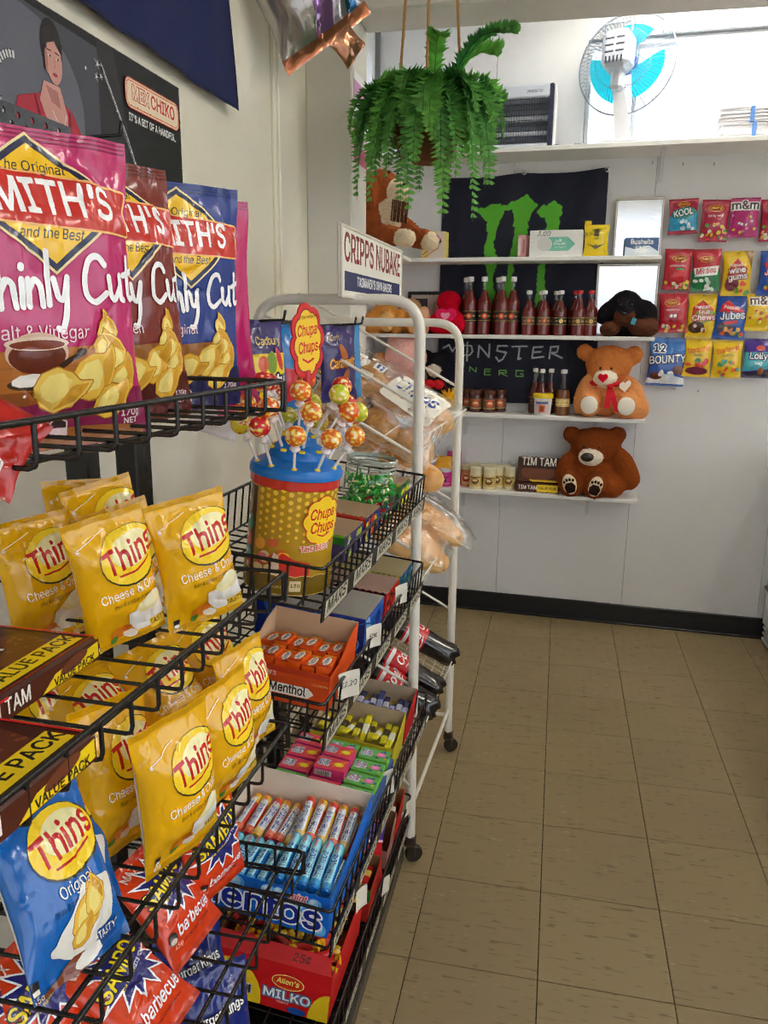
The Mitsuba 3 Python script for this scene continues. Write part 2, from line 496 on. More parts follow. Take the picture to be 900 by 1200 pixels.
# floor: the slab below, each vinyl tile on it
struct('floor', one(lin(60, 48, 32), span((-0.94, -2.4, -0.08), (2.4, 4.3, -0.004))), 'matte')
for j in range(-4, 9):
    for i in range(-3, 9):
        x, y = -0.2713 + 0.305 * i, 1.6048 + 0.305 * j
        x0, x1, y0, y1 = max(x, -0.94), min(x + 0.305, 2.4), max(y, -2.4), min(y + 0.305, 4.2)
        if x1 - x0 < 0.01 or y1 - y0 < 0.01: continue
        g = 0.0011
        part('floor', 'tile', one(WHITE, span((x0 + g, y0 + g, -0.004), (x1 - g, y1 - g, 0.0), bevel=0.0006), smooth=False), 'vinyl')
put('floor__tile_field', one(WHITE, span((-0.94, -2.4, -0.004), (2.4, 1.6048 - 4 * 0.305 - 0.002, 0.0))), 'vinyl')

# left wall with the alcove window at its far end
wl = [span((WX - 0.12, -2.4, 0), (WX, 3.0, 2.9))]
struct('wall_left', one(WHITE, *wl), 'wall_cream')
struct('wall_alcove', one(WHITE, span((WX - 0.12, 3.0, 0), (WX, 4.2, 2.24)), span((WX - 0.12, 3.0, 2.72), (WX, 4.2, 2.9)), span((WX - 0.12, 3.0, 2.24), (WX, 3.3, 2.72)), span((WX - 0.12, 4.02, 2.24), (WX, 4.2, 2.72))), 'wall_white')
struct('window_2')
part('window_2', 'pane', one(WHITE, span((WX - 0.07, 3.3, 2.24), (WX - 0.067, 4.02, 2.72))), 'clear')
for a, b in (((3.3, 2.24), (4.02, 2.27)), ((3.3, 2.69), (4.02, 2.72)), ((3.3, 2.24), (3.33, 2.72)), ((3.99, 2.24), (4.02, 2.72))):
    part('window_2', 'frame', one(lin(225, 227, 230), span((WX - 0.09, *a), (WX + 0.008, *b), bevel=0.003)), 'plastic')
struct('trim_1', one(WHITE, span((WX, 2.615, 0), (WX + 0.012, 2.64, 2.9), bevel=0.003), span((WX, 2.64, 0), (WX + 0.020, 2.705, 2.9), bevel=0.004)), 'wall_cream')
struct('column', one(WHITE, span((WX, 2.98, 0), (-0.768, 3.205, 2.9), bevel=0.006)), 'wall_grey')
struct('beam', one(WHITE, span((-0.768, 2.98, 2.535), (2.4, 3.205, 2.9), bevel=0.006)), 'wall_grey')
struct('trim_2', one(lin(120, 122, 125), span((WX, 4.085, 2.25), (WX + 0.022, 4.107, 2.9))), 'matte')

# back wall: sheeted panels with open joints, window above the top shelf
struct('wall_back', one(lin(140, 140, 142), span((-1.05, 0.006, 0), (2.6, 0.12, 2.24)), span((-1.05, 0.006, 2.24), (0.046, 0.12, 2.727)), span((-1.05, 0.006, 2.727), (2.6, 0.12, 2.9)), span((1.7, 0.006, 2.24), (2.6, 0.12, 2.727))), 'matte', BF)
for k in range(-2, 5):
    x0, x1 = 0.381 + 0.64 * (k - 1), 0.381 + 0.64 * k
    z1 = 2.24
    part('wall_back', 'panel', one(WHITE, span((max(x0, -1.05) + 0.0008, 0, 0), (min(x1, 2.6) - 0.0008, 0.006, z1), bevel=0.001)), 'wall_white', BF)
for a, b in (((-1.05, 2.2412), (-0.36, 2.9)), ((-0.3585, 2.2412), (0.046, 2.9)), ((0.046, 2.727), (0.85, 2.9)), ((0.852, 2.727), (2.6, 2.9)), ((1.7, 2.2412), (2.6, 2.726))):
    part('wall_back', 'panel', one(WHITE, span((a[0], 0, a[1]), (b[0], 0.006, b[1]), bevel=0.001)), 'wall_white', BF)
struct('window_1')
part('window_1', 'pane', one(WHITE, span((0.046, 0.06, 2.24), (0.262, 0.063, 2.727))), 'clear', BF)
part('window_1', 'pane', one(WHITE, span((0.262, 0.075, 2.24), (0.82, 0.078, 2.727))), 'clear', BF)
part('window_1', 'pane', one(WHITE, span((0.82, 0.06, 2.24), (1.7, 0.063, 2.727))), 'clear', BF)
for a, b in (((0.046, 2.70), (1.7, 2.727)), ((0.046, 2.24), (1.7, 2.262)), ((0.046, 2.262), (0.066, 2.70)), ((0.250, 2.262), (0.268, 2.70)), ((0.806, 2.262), (0.832, 2.70)), ((1.68, 2.262), (1.7, 2.70))):
    part('window_1', 'frame', one(lin(228, 230, 235), span((a[0], 0.03, a[1]), (b[0], 0.09, b[1]), bevel=0.003)), 'plastic', BF)
part('window_1', 'head_trim', one(lin(225, 226, 230), span((0.36, -0.022, 2.727), (1.72, 0.0, 2.775), bevel=0.004), span((0.36, -0.012, 2.775), (1.72, 0.0, 2.785), bevel=0.003)), 'plastic', BF)
struct('baseboard_back', one(lin(20, 22, 27), span((-0.98, -0.014, 0), (2.5, 0.0, 0.104), bevel=0.004), span((-0.98, -0.024, 0), (2.5, -0.012, 0.012), bevel=0.004)), 'plastic', BF)
struct('baseboard_left', one(lin(24, 25, 28), span((WX, -2.4, 0), (WX + 0.012, 2.98, 0.1), bevel=0.003)), 'plastic')

# the rest of the shop: right wall, street front with its big windows, ceiling
struct('wall_right', one(WHITE, span((2.4, -2.4, 0), (2.52, 4.2, 0.85)), span((2.4, -2.4, 2.5), (2.52, 4.2, 2.9)), span((2.4, 2.0, 0.85), (2.52, 4.2, 2.5)), span((2.4, -2.4, 0.85), (2.52, -1.9, 2.5))), 'wall_cream')
struct('window_3')
part('window_3', 'pane', one(WHITE, span((2.45, -1.9, 0.85), (2.453, 2.0, 2.5))), 'clear')
for y in (-1.9, -0.6, 0.7, 1.95): part('window_3', 'frame', one(lin(200), span((2.41, y, 0.85), (2.5, y + 0.05, 2.5), bevel=0.003)), 'plastic')
struct('wall_front', one(WHITE, span((-0.94, -2.52, 0), (2.4, -2.4, 0.5)), span((-0.94, -2.52, 2.5), (2.4, -2.4, 2.9)), span((-0.94, -2.52, 0.5), (-0.6, -2.4, 2.5)), span((2.25, -2.52, 0.5), (2.4, -2.4, 2.5))), 'wall_cream')
struct('window_4')
part('window_4', 'pane', one(WHITE, span((-0.6, -2.46, 0.5), (2.25, -2.457, 2.5))), 'clear')
for z in (0.95, 1.35, 1.72, 2.05, 2.32): part('window_4', 'blind_bar', one(lin(150, 152, 156), span((-0.6, -2.44, z), (2.25, -2.425, z + 0.09), bevel=0.003)), 'plastic')
for x in (-0.6, 0.35, 1.25, 2.2): part('window_4', 'frame', one(lin(200), span((x, -2.5, 0.5), (x + 0.05, -2.41, 2.5), bevel=0.003)), 'plastic')
struct('ceiling', one(WHITE, span((-1.06, -2.52, 2.9), (2.52, 4.3, 3.0))), 'ceiling_paint')

for x, y in ((1.7, 0.3), (1.7, 2.15), (0.6, 3.62)):
    L = 1.2
    k = thing('ceiling_light', 'white twin tube batten light on the ceiling ' + {0.3: 'over the aisle side counter', 2.15: 'over the freezer', 3.62: 'in front of the back wall'}[y], 'ceiling light', 'tube lights on the ceiling')
    M = tr(x, y, 2.82) if y < 3 else tr(x, y, 2.82) @ rotz(math.pi / 2)
    part(k, 'housing', one(WHITE, span((-0.07, -L / 2, 0.03), (0.07, L / 2, 0.078), bevel=0.008)), 'plastic', M)
    for s in (-1, 1):
        t = tube([(s * 0.04, -L / 2 + 0.03, 0.012), (s * 0.04, L / 2 - 0.03, 0.012)], 0.013, 10)
        part(k, 'tube', one(WHITE, t), 'plastic', M, emitter={'type': 'area', 'radiance': {'type': 'rgb', 'value': [LAMP_W, LAMP_W * 0.95, LAMP_W * 0.84]}})
        for e in (-1, 1): part(k, 'tube_holder', one(WHITE, span((s * 0.04 - 0.015, e * (L / 2 - 0.012) - 0.012, -0.006), (s * 0.04 + 0.015, e * (L / 2 - 0.012) + 0.012, 0.031), bevel=0.003)), 'plastic', M)

# chest freezer at the right end of the back wall (only the foot of its near side shows)
k = thing('chest_freezer', 'white freezer with dark trim and vented foot at the right edge', 'freezer')
part(k, 'body', one(lin(222, 224, 228), span((1.045, 0.9, 0.285), (1.75, 3.93, 0.9), bevel=0.012)), 'plastic')
part(k, 'foot', one(lin(205, 210, 218), span((1.03, 0.9, 0.10), (1.74, 3.93, 0.272), bevel=0.004)), 'plastic')
part(k, 'trim', one(lin(72, 68, 62), span((1.022, 0.9, 0.272), (1.74, 3.94, 0.287), bevel=0.003)), 'plastic')
part(k, 'vent_backing', one(lin(12), span((1.05, 0.9, 0.0), (1.74, 3.93, 0.10))), 'matte')
for i in range(3):
    part(k, 'vent_slat', one(lin(190), span((1.034, 0.92, 0.018 + 0.028 * i), (1.052, 3.93, 0.03 + 0.028 * i), bevel=0.002)), 'plastic')
part(k, 'lid', one(lin(228), span((1.03, 0.89, 0.9), (1.76, 3.94, 0.95), bevel=0.01)), 'plastic')

# ================================================================ the wire shelving along the left wall
WIRE = lin(16, 16, 17)


def rods(c, paths, r, n=6):
    mb = MB()
    for p in paths: mb.add(tube(p, r, n), c, smooth=True)
    return mb


g = thing('shelving_frame', 'black slotted steel uprights and base carrying the wire baskets along the left wall', 'shelving')
for x, y, w in ((-0.70, 1.075, 0.034), (-0.70, 1.225, 0.052), (-0.70, 0.20, 0.034), (-0.72, 1.93, 0.04)):
    mb = one(WIRE, span((x - 0.02, y - w / 2, 0.0), (x + 0.02, y + w / 2, 1.05 if y > 1.5 else 1.66), bevel=0.003))
    part(g, 'upright', mb, 'plastic')
slab = sbox(0, 0, 0.62, 0.075)
hol = union_all([Point(0.012 + 0.0145 * i, 0.014 + 0.0125 * j).buffer(0.0042, quad_segs=3) for i in range(42) for j in range(5) if (i + j) % 2 == 0])
part(g, 'perforated_strip', one(WIRE, prism(slab.difference(hol), 0.0025), smooth=False), 'plastic', mat((0, 1, 0), (0, 0, 1), (1, 0, 0), (-0.70, 0.485, 1.680)))
part(g, 'base', one(WIRE, span((-0.78, 0.1, 0.0), (-0.355, 1.94, 0.115), bevel=0.004)), 'plastic')
part(g, 'kick_strip', one(lin(58, 52, 46), span((-0.357, 0.1, 0.012), (-0.349, 1.945, 0.05), bevel=0.002)), 'plastic')
part(g, 'base_end', one(WIRE, span((-0.76, 1.94, 0.0), (-0.352, 1.947, 0.125), bevel=0.002)), 'plastic')


def chip_basket(label, z, xf, yaw, y0, y1, depth, lip=0.036, r=0.0026):
    """flat wire shelf whose cross wires turn up at the front into a low lip"""
    k = thing('wire_basket', label, 'basket')
    M = tr(xf, y1, z) @ rotz(-math.radians(yaw))
    L = y1 - y0
    cross = []
    n = int(L / 0.05)
    for i in range(n + 1):
        y = -0.008 - i * 0.05
        cross.append(bend([(-depth, y, 0.055), (-depth, y, 0), (0, y, 0), (0, y, lip)], 0.008, 2))
    for p in cross: part(k, 'cross_wire', rods(WIRE, [p], r * 0.92, 5), 'plastic', M)
    part(k, 'front_rail', rods(WIRE, [bend([(-depth, 0, lip), (0, 0, lip), (0, -L, lip)], 0.012, 4)], r * 1.15, 8), 'plastic', M)
    part(k, 'deck_rail', rods(WIRE, [[(-0.045, 0, -r * 1.6), (-0.045, -L, -r * 1.6)]], r * 1.1, 7), 'plastic', M)
    part(k, 'rear_rail', rods(WIRE, [[(-depth, 0, 0.055), (-depth, -L, 0.055)]], r * 1.1, 7), 'plastic', M)
    part(k, 'rear_deck_rail', rods(WIRE, [[(-depth * 0.55, 0, -r * 1.6), (-depth * 0.55, -L, -r * 1.6)]], r * 1.1, 7), 'plastic', M)
    ends = [[(-x, 0, lip), (-x, 0, -r)] for x in (0.0, 0.05, 0.1, 0.15, 0.2)] + [[(0.0, 0, 0), (-depth, 0, 0)]]
    for p in ends: part(k, 'end_wire', rods(WIRE, [p], r * 0.92, 6), 'plastic', M)
    return k


chip_basket('topmost black wire basket holding the three large crisp packets', 1.378, -0.343, 5.0, 0.20, 0.985, 0.31, 0.037)
chip_basket('black wire basket under the upper yellow crisp packets and biscuit packs', 1.098, -0.369, 2.0, 0.18, 1.045, 0.33, 0.040)
chip_basket('black wire basket around the feet of the lower yellow crisp packets', 0.862, -0.368, 0.6, 0.18, 1.045, 0.35, 0.038)
chip_basket('lowest black wire basket of the crisps, in front of the blue mint carton', 0.612, -0.360, 0.5, 0.2, 1.085, 0.38, 0.038)

TILT = math.radians(6.0)


def tray_frame(xf, z, y0, yaw=1.8):
    """frame of a sloping sweets basket: x points to the aisle (0 at the front lip), y along the wall, z off the deck"""
    return tr(xf, y0, z) @ rotz(-math.radians(yaw)) @ roty(TILT)


def sweets_basket(label, xf, z, y0, y1, depth, lip, strip, yaw=1.8, tags=5):
    k = thing('wire_basket', label, 'basket')
    M = tray_frame(xf, z, y0, yaw); L = y1 - y0
    r = 0.0022
    fence = [[(0, y, 0), (0, y, lip)] for y in np.linspace(0.02, L - 0.012, int(L / 0.036))]
    fw = rods(WIRE, [[(0, 0, 0), (0, 0, lip)]], r * 0.95, 5).dict('plastic')
    for p in fence: part(k, 'front_wire', fw, None, M @ tr(0, p[0][1], 0))
    ends = []
    for y in (0, L):
        ends += [bend([(-x, y, lip), (-x, y, 0)], 0.01, 2) for x in np.arange(0.028, depth, 0.03)]
    ew = rods(WIRE, [[(0, 0, 0), (0, 0, lip)]], r * 0.95, 5).dict('plastic')
    for p in ends: part(k, 'end_wire', ew, None, M @ tr(p[0][0], p[0][1], 0))
    deck = [[(-x, 0, 0), (-x, L, 0)] for x in np.arange(0.0, depth + 0.01, depth / 8)] + [[(0, y, -0.004), (-depth, y, -0.004)] for y in np.arange(0.0, L + 0.01, 0.036)]
    part(k, 'deck_grid', rods(WIRE, deck, r * 0.95, 5), 'plastic', M, kind='stuff')
    back = [[(-depth, y, 0), (-depth, y, 0.085)] for y in np.linspace(0, L, int(L / 0.032))]
    bw = rods(WIRE, [[(0, 0, 0), (0, 0, 0.085)]], r * 0.95, 5).dict('plastic')
    for p in back: part(k, 'rear_wire', bw, None, M @ tr(-depth, p[0][1], 0))
    part(k, 'top_rail', rods(WIRE, [bend([(-depth, 0, 0.085), (-depth, 0, lip), (0, 0, lip), (0, L, lip), (-depth, L, lip), (-depth, L, 0.085)], 0.012, 4), [(-depth, 0, 0.085), (-depth, L, 0.085)]], r * 1.35, 7), 'plastic', M)
    s = part(k, 'label_strip', one(WIRE, bx(0.0035, L, strip, (0.0045, L / 2, 0.012 - strip / 2), bevel=0.001)), 'plastic', M)
    Q = M @ mat((0, 1, 0), (0, 0, 1), (1, 0, 0), (0.0063, 0, 0.012 - strip / 2))
    n = tags
    for i in range(n):
        a = L * (i + 0.52) / n
        art = [(sbox(a - L / n * 0.45, -strip * 0.42, a + L / n * 0.30, strip * 0.42), lin(176, 170, 150)), (text('MARS', strip * 0.56, a - L / n * 0.07, 0, shear=0.25, bold=True, wide=1.35), lin(40, 36, 30))]
        part(k, 'shelf_label', ink(art, flat(), None, 0.0002, 0.0002), 'paper', Q)
    return k, M


K1, T1 = sweets_basket('upper black wire sweets basket under the lollipop tin and lolly jar', -0.345, 1.052, 1.135, 1.955, 0.285, 0.065, 0.036)
K2, T2 = sweets_basket('second black wire sweets basket, holding the orange lozenge carton', -0.345, 0.826, 1.135, 1.955, 0.31, 0.062, 0.036)
K3, T3 = sweets_basket('third black wire sweets basket, holding the blue mint carton', -0.326, 0.458, 1.105, 1.95, 0.36, 0.068, 0.036)
K4, T4 = sweets_basket('lowest black wire sweets basket, holding the red and yellow carton', -0.350, 0.136, 1.10, 1.95, 0.38, 0.078, 0.036, yaw=0.6)

# ================================================================ crisp packets
HAND = {'T': (0.75, [[(0, .93), (.4, 1.0), (.78, 1.06)], [(.42, 1.0), (.34, .5), (.28, 0)]]), 'h': (0.5, [[(0.04, 1.08), (.02, .5), (0, 0)], [(0, .3), (.17, .58), (.32, .5), (.34, 0)]]),
        'i': (0.16, [[(0.03, .56), (0, 0)], [(.05, .80), (.06, .84)]]), 'n': (0.5, [[(0.02, .56), (0, 0)], [(0, .32), (.18, .58), (.32, .45), (.34, 0)]]),
        'l': (0.18, [[(0.06, 1.12), (0, .02)]]), 'y': (0.5, [[(0, .56), (.06, .14), (.2, .1), (.34, .5)], [(.36, .58), (.24, -.2), (.08, -.55), (-.04, -.5)]]),
        ' ': (0.3, []), 'C': (0.72, [[(.62, .82), (.46, 1.04), (.2, .98), (.02, .55), (.04, .15), (.25, -.02), (.6, .2)]]),
        'u': (0.52, [[(0, .56), (.02, .14), (.14, .02), (.34, .3)], [(.38, .58), (.36, .05), (.44, .02)]]), 't': (0.42, [[(.2, .98), (.14, .15), (.2, .02), (.36, .06)], [(0, .58), (.42, .68)]])}


def handwriting(s, h, x, y, rot=0, w=0.13):
    g, at = [], 0.0
    for ch in s:
        adv, st = HAND[ch]
        g += [stroke([(a + at, b) for a, b in q], w, rad=0.25) for q in st]; at += adv
    g = union_all(g)
    g = affinity.translate(g, -at / 2, -0.4)
    g = affinity.scale(g, h, h, origin=(0, 0)); g = affinity.rotate(g, rot, origin=(0, 0))
    return affinity.translate(g, x, y)


def crisp(x, y, s, rot, seed=0):
    """one printed potato crisp: curled blade with a browned edge"""
    a = Polygon([(-1, .1), (-.8, .55), (-.3, .8), (.25, .7), (.6, .45), (1.05, .5), (.9, .1), (.45, -.35), (-.1, -.6), (-.6, -.45)]).buffer(0.12).buffer(-0.08)
    hi = Polygon([(-.75, .15), (-.5, .5), (-.1, .6), (.3, .45), (.2, .05), (-.2, -.25), (-.6, -.1)]).buffer(0.06)
    lo = Polygon([(.45, .3), (.95, .42), (.8, .1), (.4, -.3), (-.1, -.52), (.1, -.2)]).buffer(0.02)
    place = lambda g: affinity.translate(affinity.rotate(affinity.scale(g, s, s, origin=(0, 0)), rot, origin=(0, 0)), x, y)
    t = [(235, 190, 70), (226, 176, 58), (240, 202, 92)][seed % 3]
    return [(place(a.buffer(0.04)), lin(186, 128, 34)), (place(a), lin(*t)), (place(hi), lin(248, 226, 132)), (place(lo), lin(216, 160, 48))]


def crisp_heap(k=0, dx=0.0):
    L = [(0.052 + dx, -0.032, .016, 80, 0), (0.046 + dx, -0.05, .015, 60, 1), (0.06 + dx, -0.055, .02, 105, 2), (0.035 + dx, -0.079, .030, 35, 0), (0.073 + dx, -0.082, .022, 60, 1), (-0.005 + dx, -0.093, .030, -8, 2), (0.058 + dx, -0.105, .025, 25, 0)]
    out = []
    for x, y, s, r, d in L: out += crisp(x, y, s, r, d + k)
    return out


def smiths_art(body, flavour, dark, bowl=True, k=0):
    yel, red, navy, white = lin(246, 196, 32), lin(196, 42, 34), lin(26, 30, 66), lin(250)
    art = [(sbox(-.103, -.15, .103, -.093), dark)]
    dia = Polygon([(-.004, .136), (.074, .083), (-.004, .028), (-.082, .083)])
    art += [(dia.buffer(0.008, join_style='mitre'), lin(236, 214, 160)), (dia.buffer(0.0055, join_style='mitre'), navy), (dia, yel)]
    ban = Polygon([(-.104, .098), (-.06, .106), (-.004, .104), (.05, .101), (.092, .097), (.086, .082), (.094, .062), (.045, .064), (-.004, .065), (-.06, .067), (-.104, .060), (-.096, .08)]).buffer(0.003)
    art += [(ban.buffer(0.0022), lin(240, 180, 110)), (ban, red)]
    art += [(text("SMITH'S", .030, -.003, .083, bold=True, wide=.86, arch=0.0), white)]
    art += [(text('The Original', .0095, -.006, .1125, shear=.3, wide=.9), navy), (text('and the Best', .0095, -.004, .0535, shear=.3, wide=.9), navy)]
    art += [(handwriting('Thinly Cut', .043, .0, .008, 3, w=.145), white)]
    art += [(text(flavour, .0125, -.025, -.036, wide=.92), lin(238, 205, 214))]
    if bowl:
        art += [(pg((-.103, -.052), (.05, -.047), (.06, -.05), (.06, -.098), (-.103, -.102)), lin(176, 106, 42)), (pg((-.103, -.09), (.06, -.087), (.06, -.099), (-.103, -.104)), lin(140, 74, 28))]
        art += [(sbox(-.103, -.066 - .0006, .06, -.066), lin(154, 88, 34)), (sbox(-.103, -.077, .06, -.0764), lin(154, 88, 34))]
        art += [(oval(-.032, -.053, .033, .019), lin(212, 176, 156)), (oval(-.032, -.056, .030, .016), lin(96, 34, 18)), (oval(-.032, -.0445, .0335, .0065), lin(222, 196, 178)), (oval(-.032, -.0455, .029, .0045), lin(120, 46, 22))]
        art += [(stroke([(.02, -.053), (.0, -.062), (-.02, -.076), (-.03, -.081)], .006), lin(52, 30, 20)), (oval(-.040, -.0815, .022, .006), lin(64, 44, 30)), (oval(-.040, -.078, .019, .0065, 5, 9), lin(240, 236, 230))]
        g = np.random.default_rng(3)
        art += [(union_all([Point(-.02 + g.normal() * .012, -.092 + g.normal() * .004).buffer(.0016, quad_segs=2) for _ in range(16)]), lin(236, 226, 220))]
    else:
        art += [(pg((-.103, -.055), (.06, -.052), (.06, -.098), (-.103, -.10)), lin(150, 96, 44))]
    art += crisp_heap(k)
    art += [(oval(.0, -.140, .10, .012), lin(150, 90, 40))] if bowl else []
    for i in range(3): art += [(Polygon([(-.055 + .021 * i, -.136), (-.036 + .021 * i, -.136), (-.036 + .021 * i, -.122), (-.0455 + .021 * i, -.1165), (-.055 + .021 * i, -.122)]).buffer(.0006), lin(222, 200, 205)), (Polygon([(-.054 + .021 * i, -.128), (-.037 + .021 * i, -.128), (-.037 + .021 * i, -.122), (-.0455 + .021 * i, -.1175), (-.054 + .021 * i, -.122)]), lin(40, 22, 28))]
    art += [(text('170g', .007, .080, -.120, bold=True), lin(235, 215, 222)), (text('NET', .006, .080, -.129, bold=True), lin(235, 215, 222))]
    return art


POSE = {  # azimuth, lean, roll, centre
    'S1': (64, 0, 1, (-0.490, 0.713, 1.512)), 'S2': (72, 2, 3, (-0.510, 0.88, 1.514)), 'S3': (63, -4, 2, (-0.507, 1.039, 1.515)), 'S4': (58, 0, 2, (-0.522, 1.117, 1.510)),
}
PINK, MAROON, BLUE = lin(188, 34, 104), lin(116, 36, 30), lin(24, 52, 130)
k = thing('crisp_packet', 'large pink crisp packet, nearest in the top basket', 'crisp packet', 'large crisp packets in the top basket')
packet(k, Packet(.205, .30, .062, 11, 26, .0056), face(*POSE['S1']), PINK, smiths_art(PINK, 'Salt & Vinegar', lin(128, 22, 72)), nu=70, nv=100, dec=.005)
k = thing('crisp_packet', 'large maroon crisp packet between the pink and the blue one', 'crisp packet', 'large crisp packets in the top basket')
packet(k, Packet(.205, .30, .060, 12, 26, .0056), face(*POSE['S2']), MAROON, smiths_art(MAROON, 'Chicken', lin(78, 22, 22), False, 1), nu=70, nv=100, dec=.005)
k = thing('crisp_packet', 'large blue crisp packet, furthest printed face in the top basket', 'crisp packet', 'large crisp packets in the top basket')
packet(k, Packet(.205, .30, .050, 13, 26, .0056), face(*POSE['S3']), BLUE, smiths_art(BLUE, 'Original', lin(20, 30, 76), False, 2), nu=70, nv=100, dec=.005)
k = thing('crisp_packet', 'pink crisp packet whose edge shows behind the large blue one', 'crisp packet', 'large crisp packets in the top basket')
packet(k, Packet(.205, .30, .040, 14, 10, .0050), face(*POSE['S4']), PINK, [], nu=30, nv=40)


def thins_art(flavour, tone, dark, name_c, blue=False, k=0):
    white, red = lin(250, 248, 236), lin(196, 26, 34)
    L = oval(.018, .030, .041, .031, 12)
    art = [(oval(.018, .030, .0445, .0345, 12), lin(60, 52, 26)), (oval(.0172, .031, .043, .033, 12), lin(252, 214, 40)), (oval(.02, .038, .030, .019, 12), lin(246, 236, 176))]
    art += [(text('Thins', .027, .017, .031, rot=13, shear=.12, bold=True, wide=.82), red), (stroke([(-.004, .010), (.02, .012), (.042, .022)], .0026), red)]
    art += [(text(flavour, .0112, .012, -.012, rot=4, wide=.80), white), (text('thin & crispy potato chips', .0052, .016, -.024, rot=5, shear=.25, wide=.85), name_c)]
    # bowl, crisps and herbs
    if not blue:
        art += [(oval(.030, -.044, .024, .017), lin(226, 204, 96)), (Polygon([(.003, -.043), (.055, -.036), (.052, -.058), (.038, -.070), (.014, -.069), (.004, -.056)]).buffer(.003), lin(240, 238, 232)), (oval(.032, -.036, .021, .010, 8), lin(236, 226, 170)), (oval(.034, -.031, .014, .009, 15), lin(244, 238, 196))]
        art += [(oval(-.012, -.066, .011, .008, 20), lin(222, 128, 30)), (oval(.003, -.072, .010, .006, -20), lin(240, 226, 206)), (oval(-.018, -.074, .006, .004, 40), lin(70, 120, 40)), (oval(-.002, -.062, .007, .005), lin(214, 112, 28))]
    else:
        art += [(Polygon([(-.022, -.055), (.018, -.018), (.05, -.02), (.048, -.055), (.012, -.075)]).buffer(.004), lin(236, 234, 224))]
        for q in ((.018, -.040, .022, 55, 0), (.030, -.030, .018, 65, 2), (.012, -.055, .014, 40, 1)): art += crisp(*q)
        art += [(Polygon([(-.052, -.088), (-.02, -.082), (.0, -.072), (.02, -.074), (.014, -.086), (-.012, -.092), (-.05, -.094)]).buffer(.002), lin(122, 60, 30)), (oval(.016, -.078, .018, .007, 10, 10), lin(240, 238, 232))]
    art += [(affinity.rotate(sbox(.030, -.077, .055, -.062), 5), lin(236, 200, 60) if not blue else lin(20, 70, 140)), (text('TASTY', .0075, .0425, -.069, rot=5, bold=True, wide=.75), lin(120, 70, 14) if not blue else white)]
    art += [(sbox(-.047, -.080, -.039, -.068), lin(30, 30, 40)), (sbox(-.0465, -.0795, -.0395, -.075), white), (text('45g', .005, -.043, -.084), white)]
    art += [(text('Marlin', .0058, -.022, .068, rot=14, bold=True), lin(246, 232, 160) if not blue else white), (stroke([(-.04, .058), (-.008, .068)], .0007), white)] if False else [(stroke([(-.045, .052), (-.006, .066)], .0008), white), (burst(-.044, .050, .001, .0032, 5), white)]
    return art


YEL, YED = lin(230, 174, 4), lin(120, 92, 20)
CH = thins_art('Cheese & Onion', YEL, YED, lin(112, 72, 10))
OG = thins_art('Original', None, None, lin(12, 40, 90), blue=True)
upper = [  # label, azimuth, lean, roll, centre, size
    ('yellow crisp packet at the left end of the upper row, behind the biscuit packs', 60, 8, 4, (-0.650, 0.885, 1.155), .92),
    ('yellow crisp packet in front at the middle of the upper row', 58, 0, 8, (-0.508, 0.830, 1.185), .90),
    ('yellow crisp packet at the right end of the upper row, beside the lollipop tin', 50, 2, 8, (-0.443, 0.913, 1.190), .92),
    ('yellow crisp packet wedged behind the middle and right ones of the upper row', 58, 8, 10, (-0.560, 0.950, 1.168), .86),
    ('yellow crisp packet at the back of the upper row with only its crimped top showing', 55, 12, -4, (-0.660, 1.000, 1.185), .88),
    ('yellow crisp packet at the back of the upper row just left of the slotted uprights', 55, 8, 10, (-0.605, 0.985, 1.190), .88)]
for i, (lab, az, le, ro, c, s) in enumerate(upper):
    k = thing('crisp_packet', lab, 'crisp packet', 'yellow crisp packets in the upper row')
    packet(k, Packet(.118 * s, .185 * s, .046, 30 + i, 20, .0034), face(az, le, ro, c), YEL, CH, edge=lin(226, 222, 214), nu=46, nv=64, dec=.005)
lower = [
    ('yellow crisp packet standing nearest in the lower row, its whole front in view', 69, 1, 3, (-0.412, 0.771, .956), 1),
    ('yellow crisp packet second in the lower row, half covered by the nearest one', 72, 0, 7, (-0.402, 0.888, .956), .92),
    ('yellow crisp packet at the far end of the lower row beside the orange lozenge carton', 71, 6, 4, (-0.424, 1.015, .952), .88),
    ('shaded yellow crisp packet left of the nearest one in the lower row, under the rail', 76, 8, -6, (-0.492, 0.770, .960), 1),
    ('yellow crisp packet lying under the wires left of the basket rail', 50, 42, 14, (-0.565, 0.860, .965), .9),
    ('yellow crisp packet slumped under the wires in the middle of the lower row', 52, 36, 12, (-0.510, 0.945, .975), .9),
    ('yellow crisp packet at the back of the lower row below the upper right packet', 55, 26, 12, (-0.490, 1.040, .980), .9),
    ('yellow crisp packet deep in the lower row behind the biscuit packs', 60, 30, -4, (-0.630, 0.840, .970), .9)]
for i, (lab, az, le, ro, c, s) in enumerate(lower):
    k = thing('crisp_packet', lab, 'crisp packet', 'yellow crisp packets in the lower row')
    packet(k, Packet(.118 * s, .185 * s, .050, 50 + i, 20, .0034), face(az, le, ro, c), YEL, CH, edge=lin(226, 222, 214), nu=46, nv=64, dec=.005)
AZ = lin(10, 96, 178)
for i, (lab, az, le, ro, c) in enumerate([('large bright blue crisp packet leaning at the lower left', 84, 28, -10, (-0.462, 0.606, .952)), ('blue crisp packet half hidden behind the large bright blue one', 80, 34, -20, (-0.520, 0.690, .935))]):
    k = thing('crisp_packet', lab, 'crisp packet', 'blue crisp packets at the lower left')
    packet(k, Packet(.130, .188, .050, 70 + i, 22, .0042), face(az, le, ro, c), AZ, [(affinity.translate(affinity.scale(g, 1.1, 1.04, origin=(0, 0)), -.013, -.004), q) for g, q in OG], edge=lin(226, 226, 226), nu=50, nv=70, dec=.006)


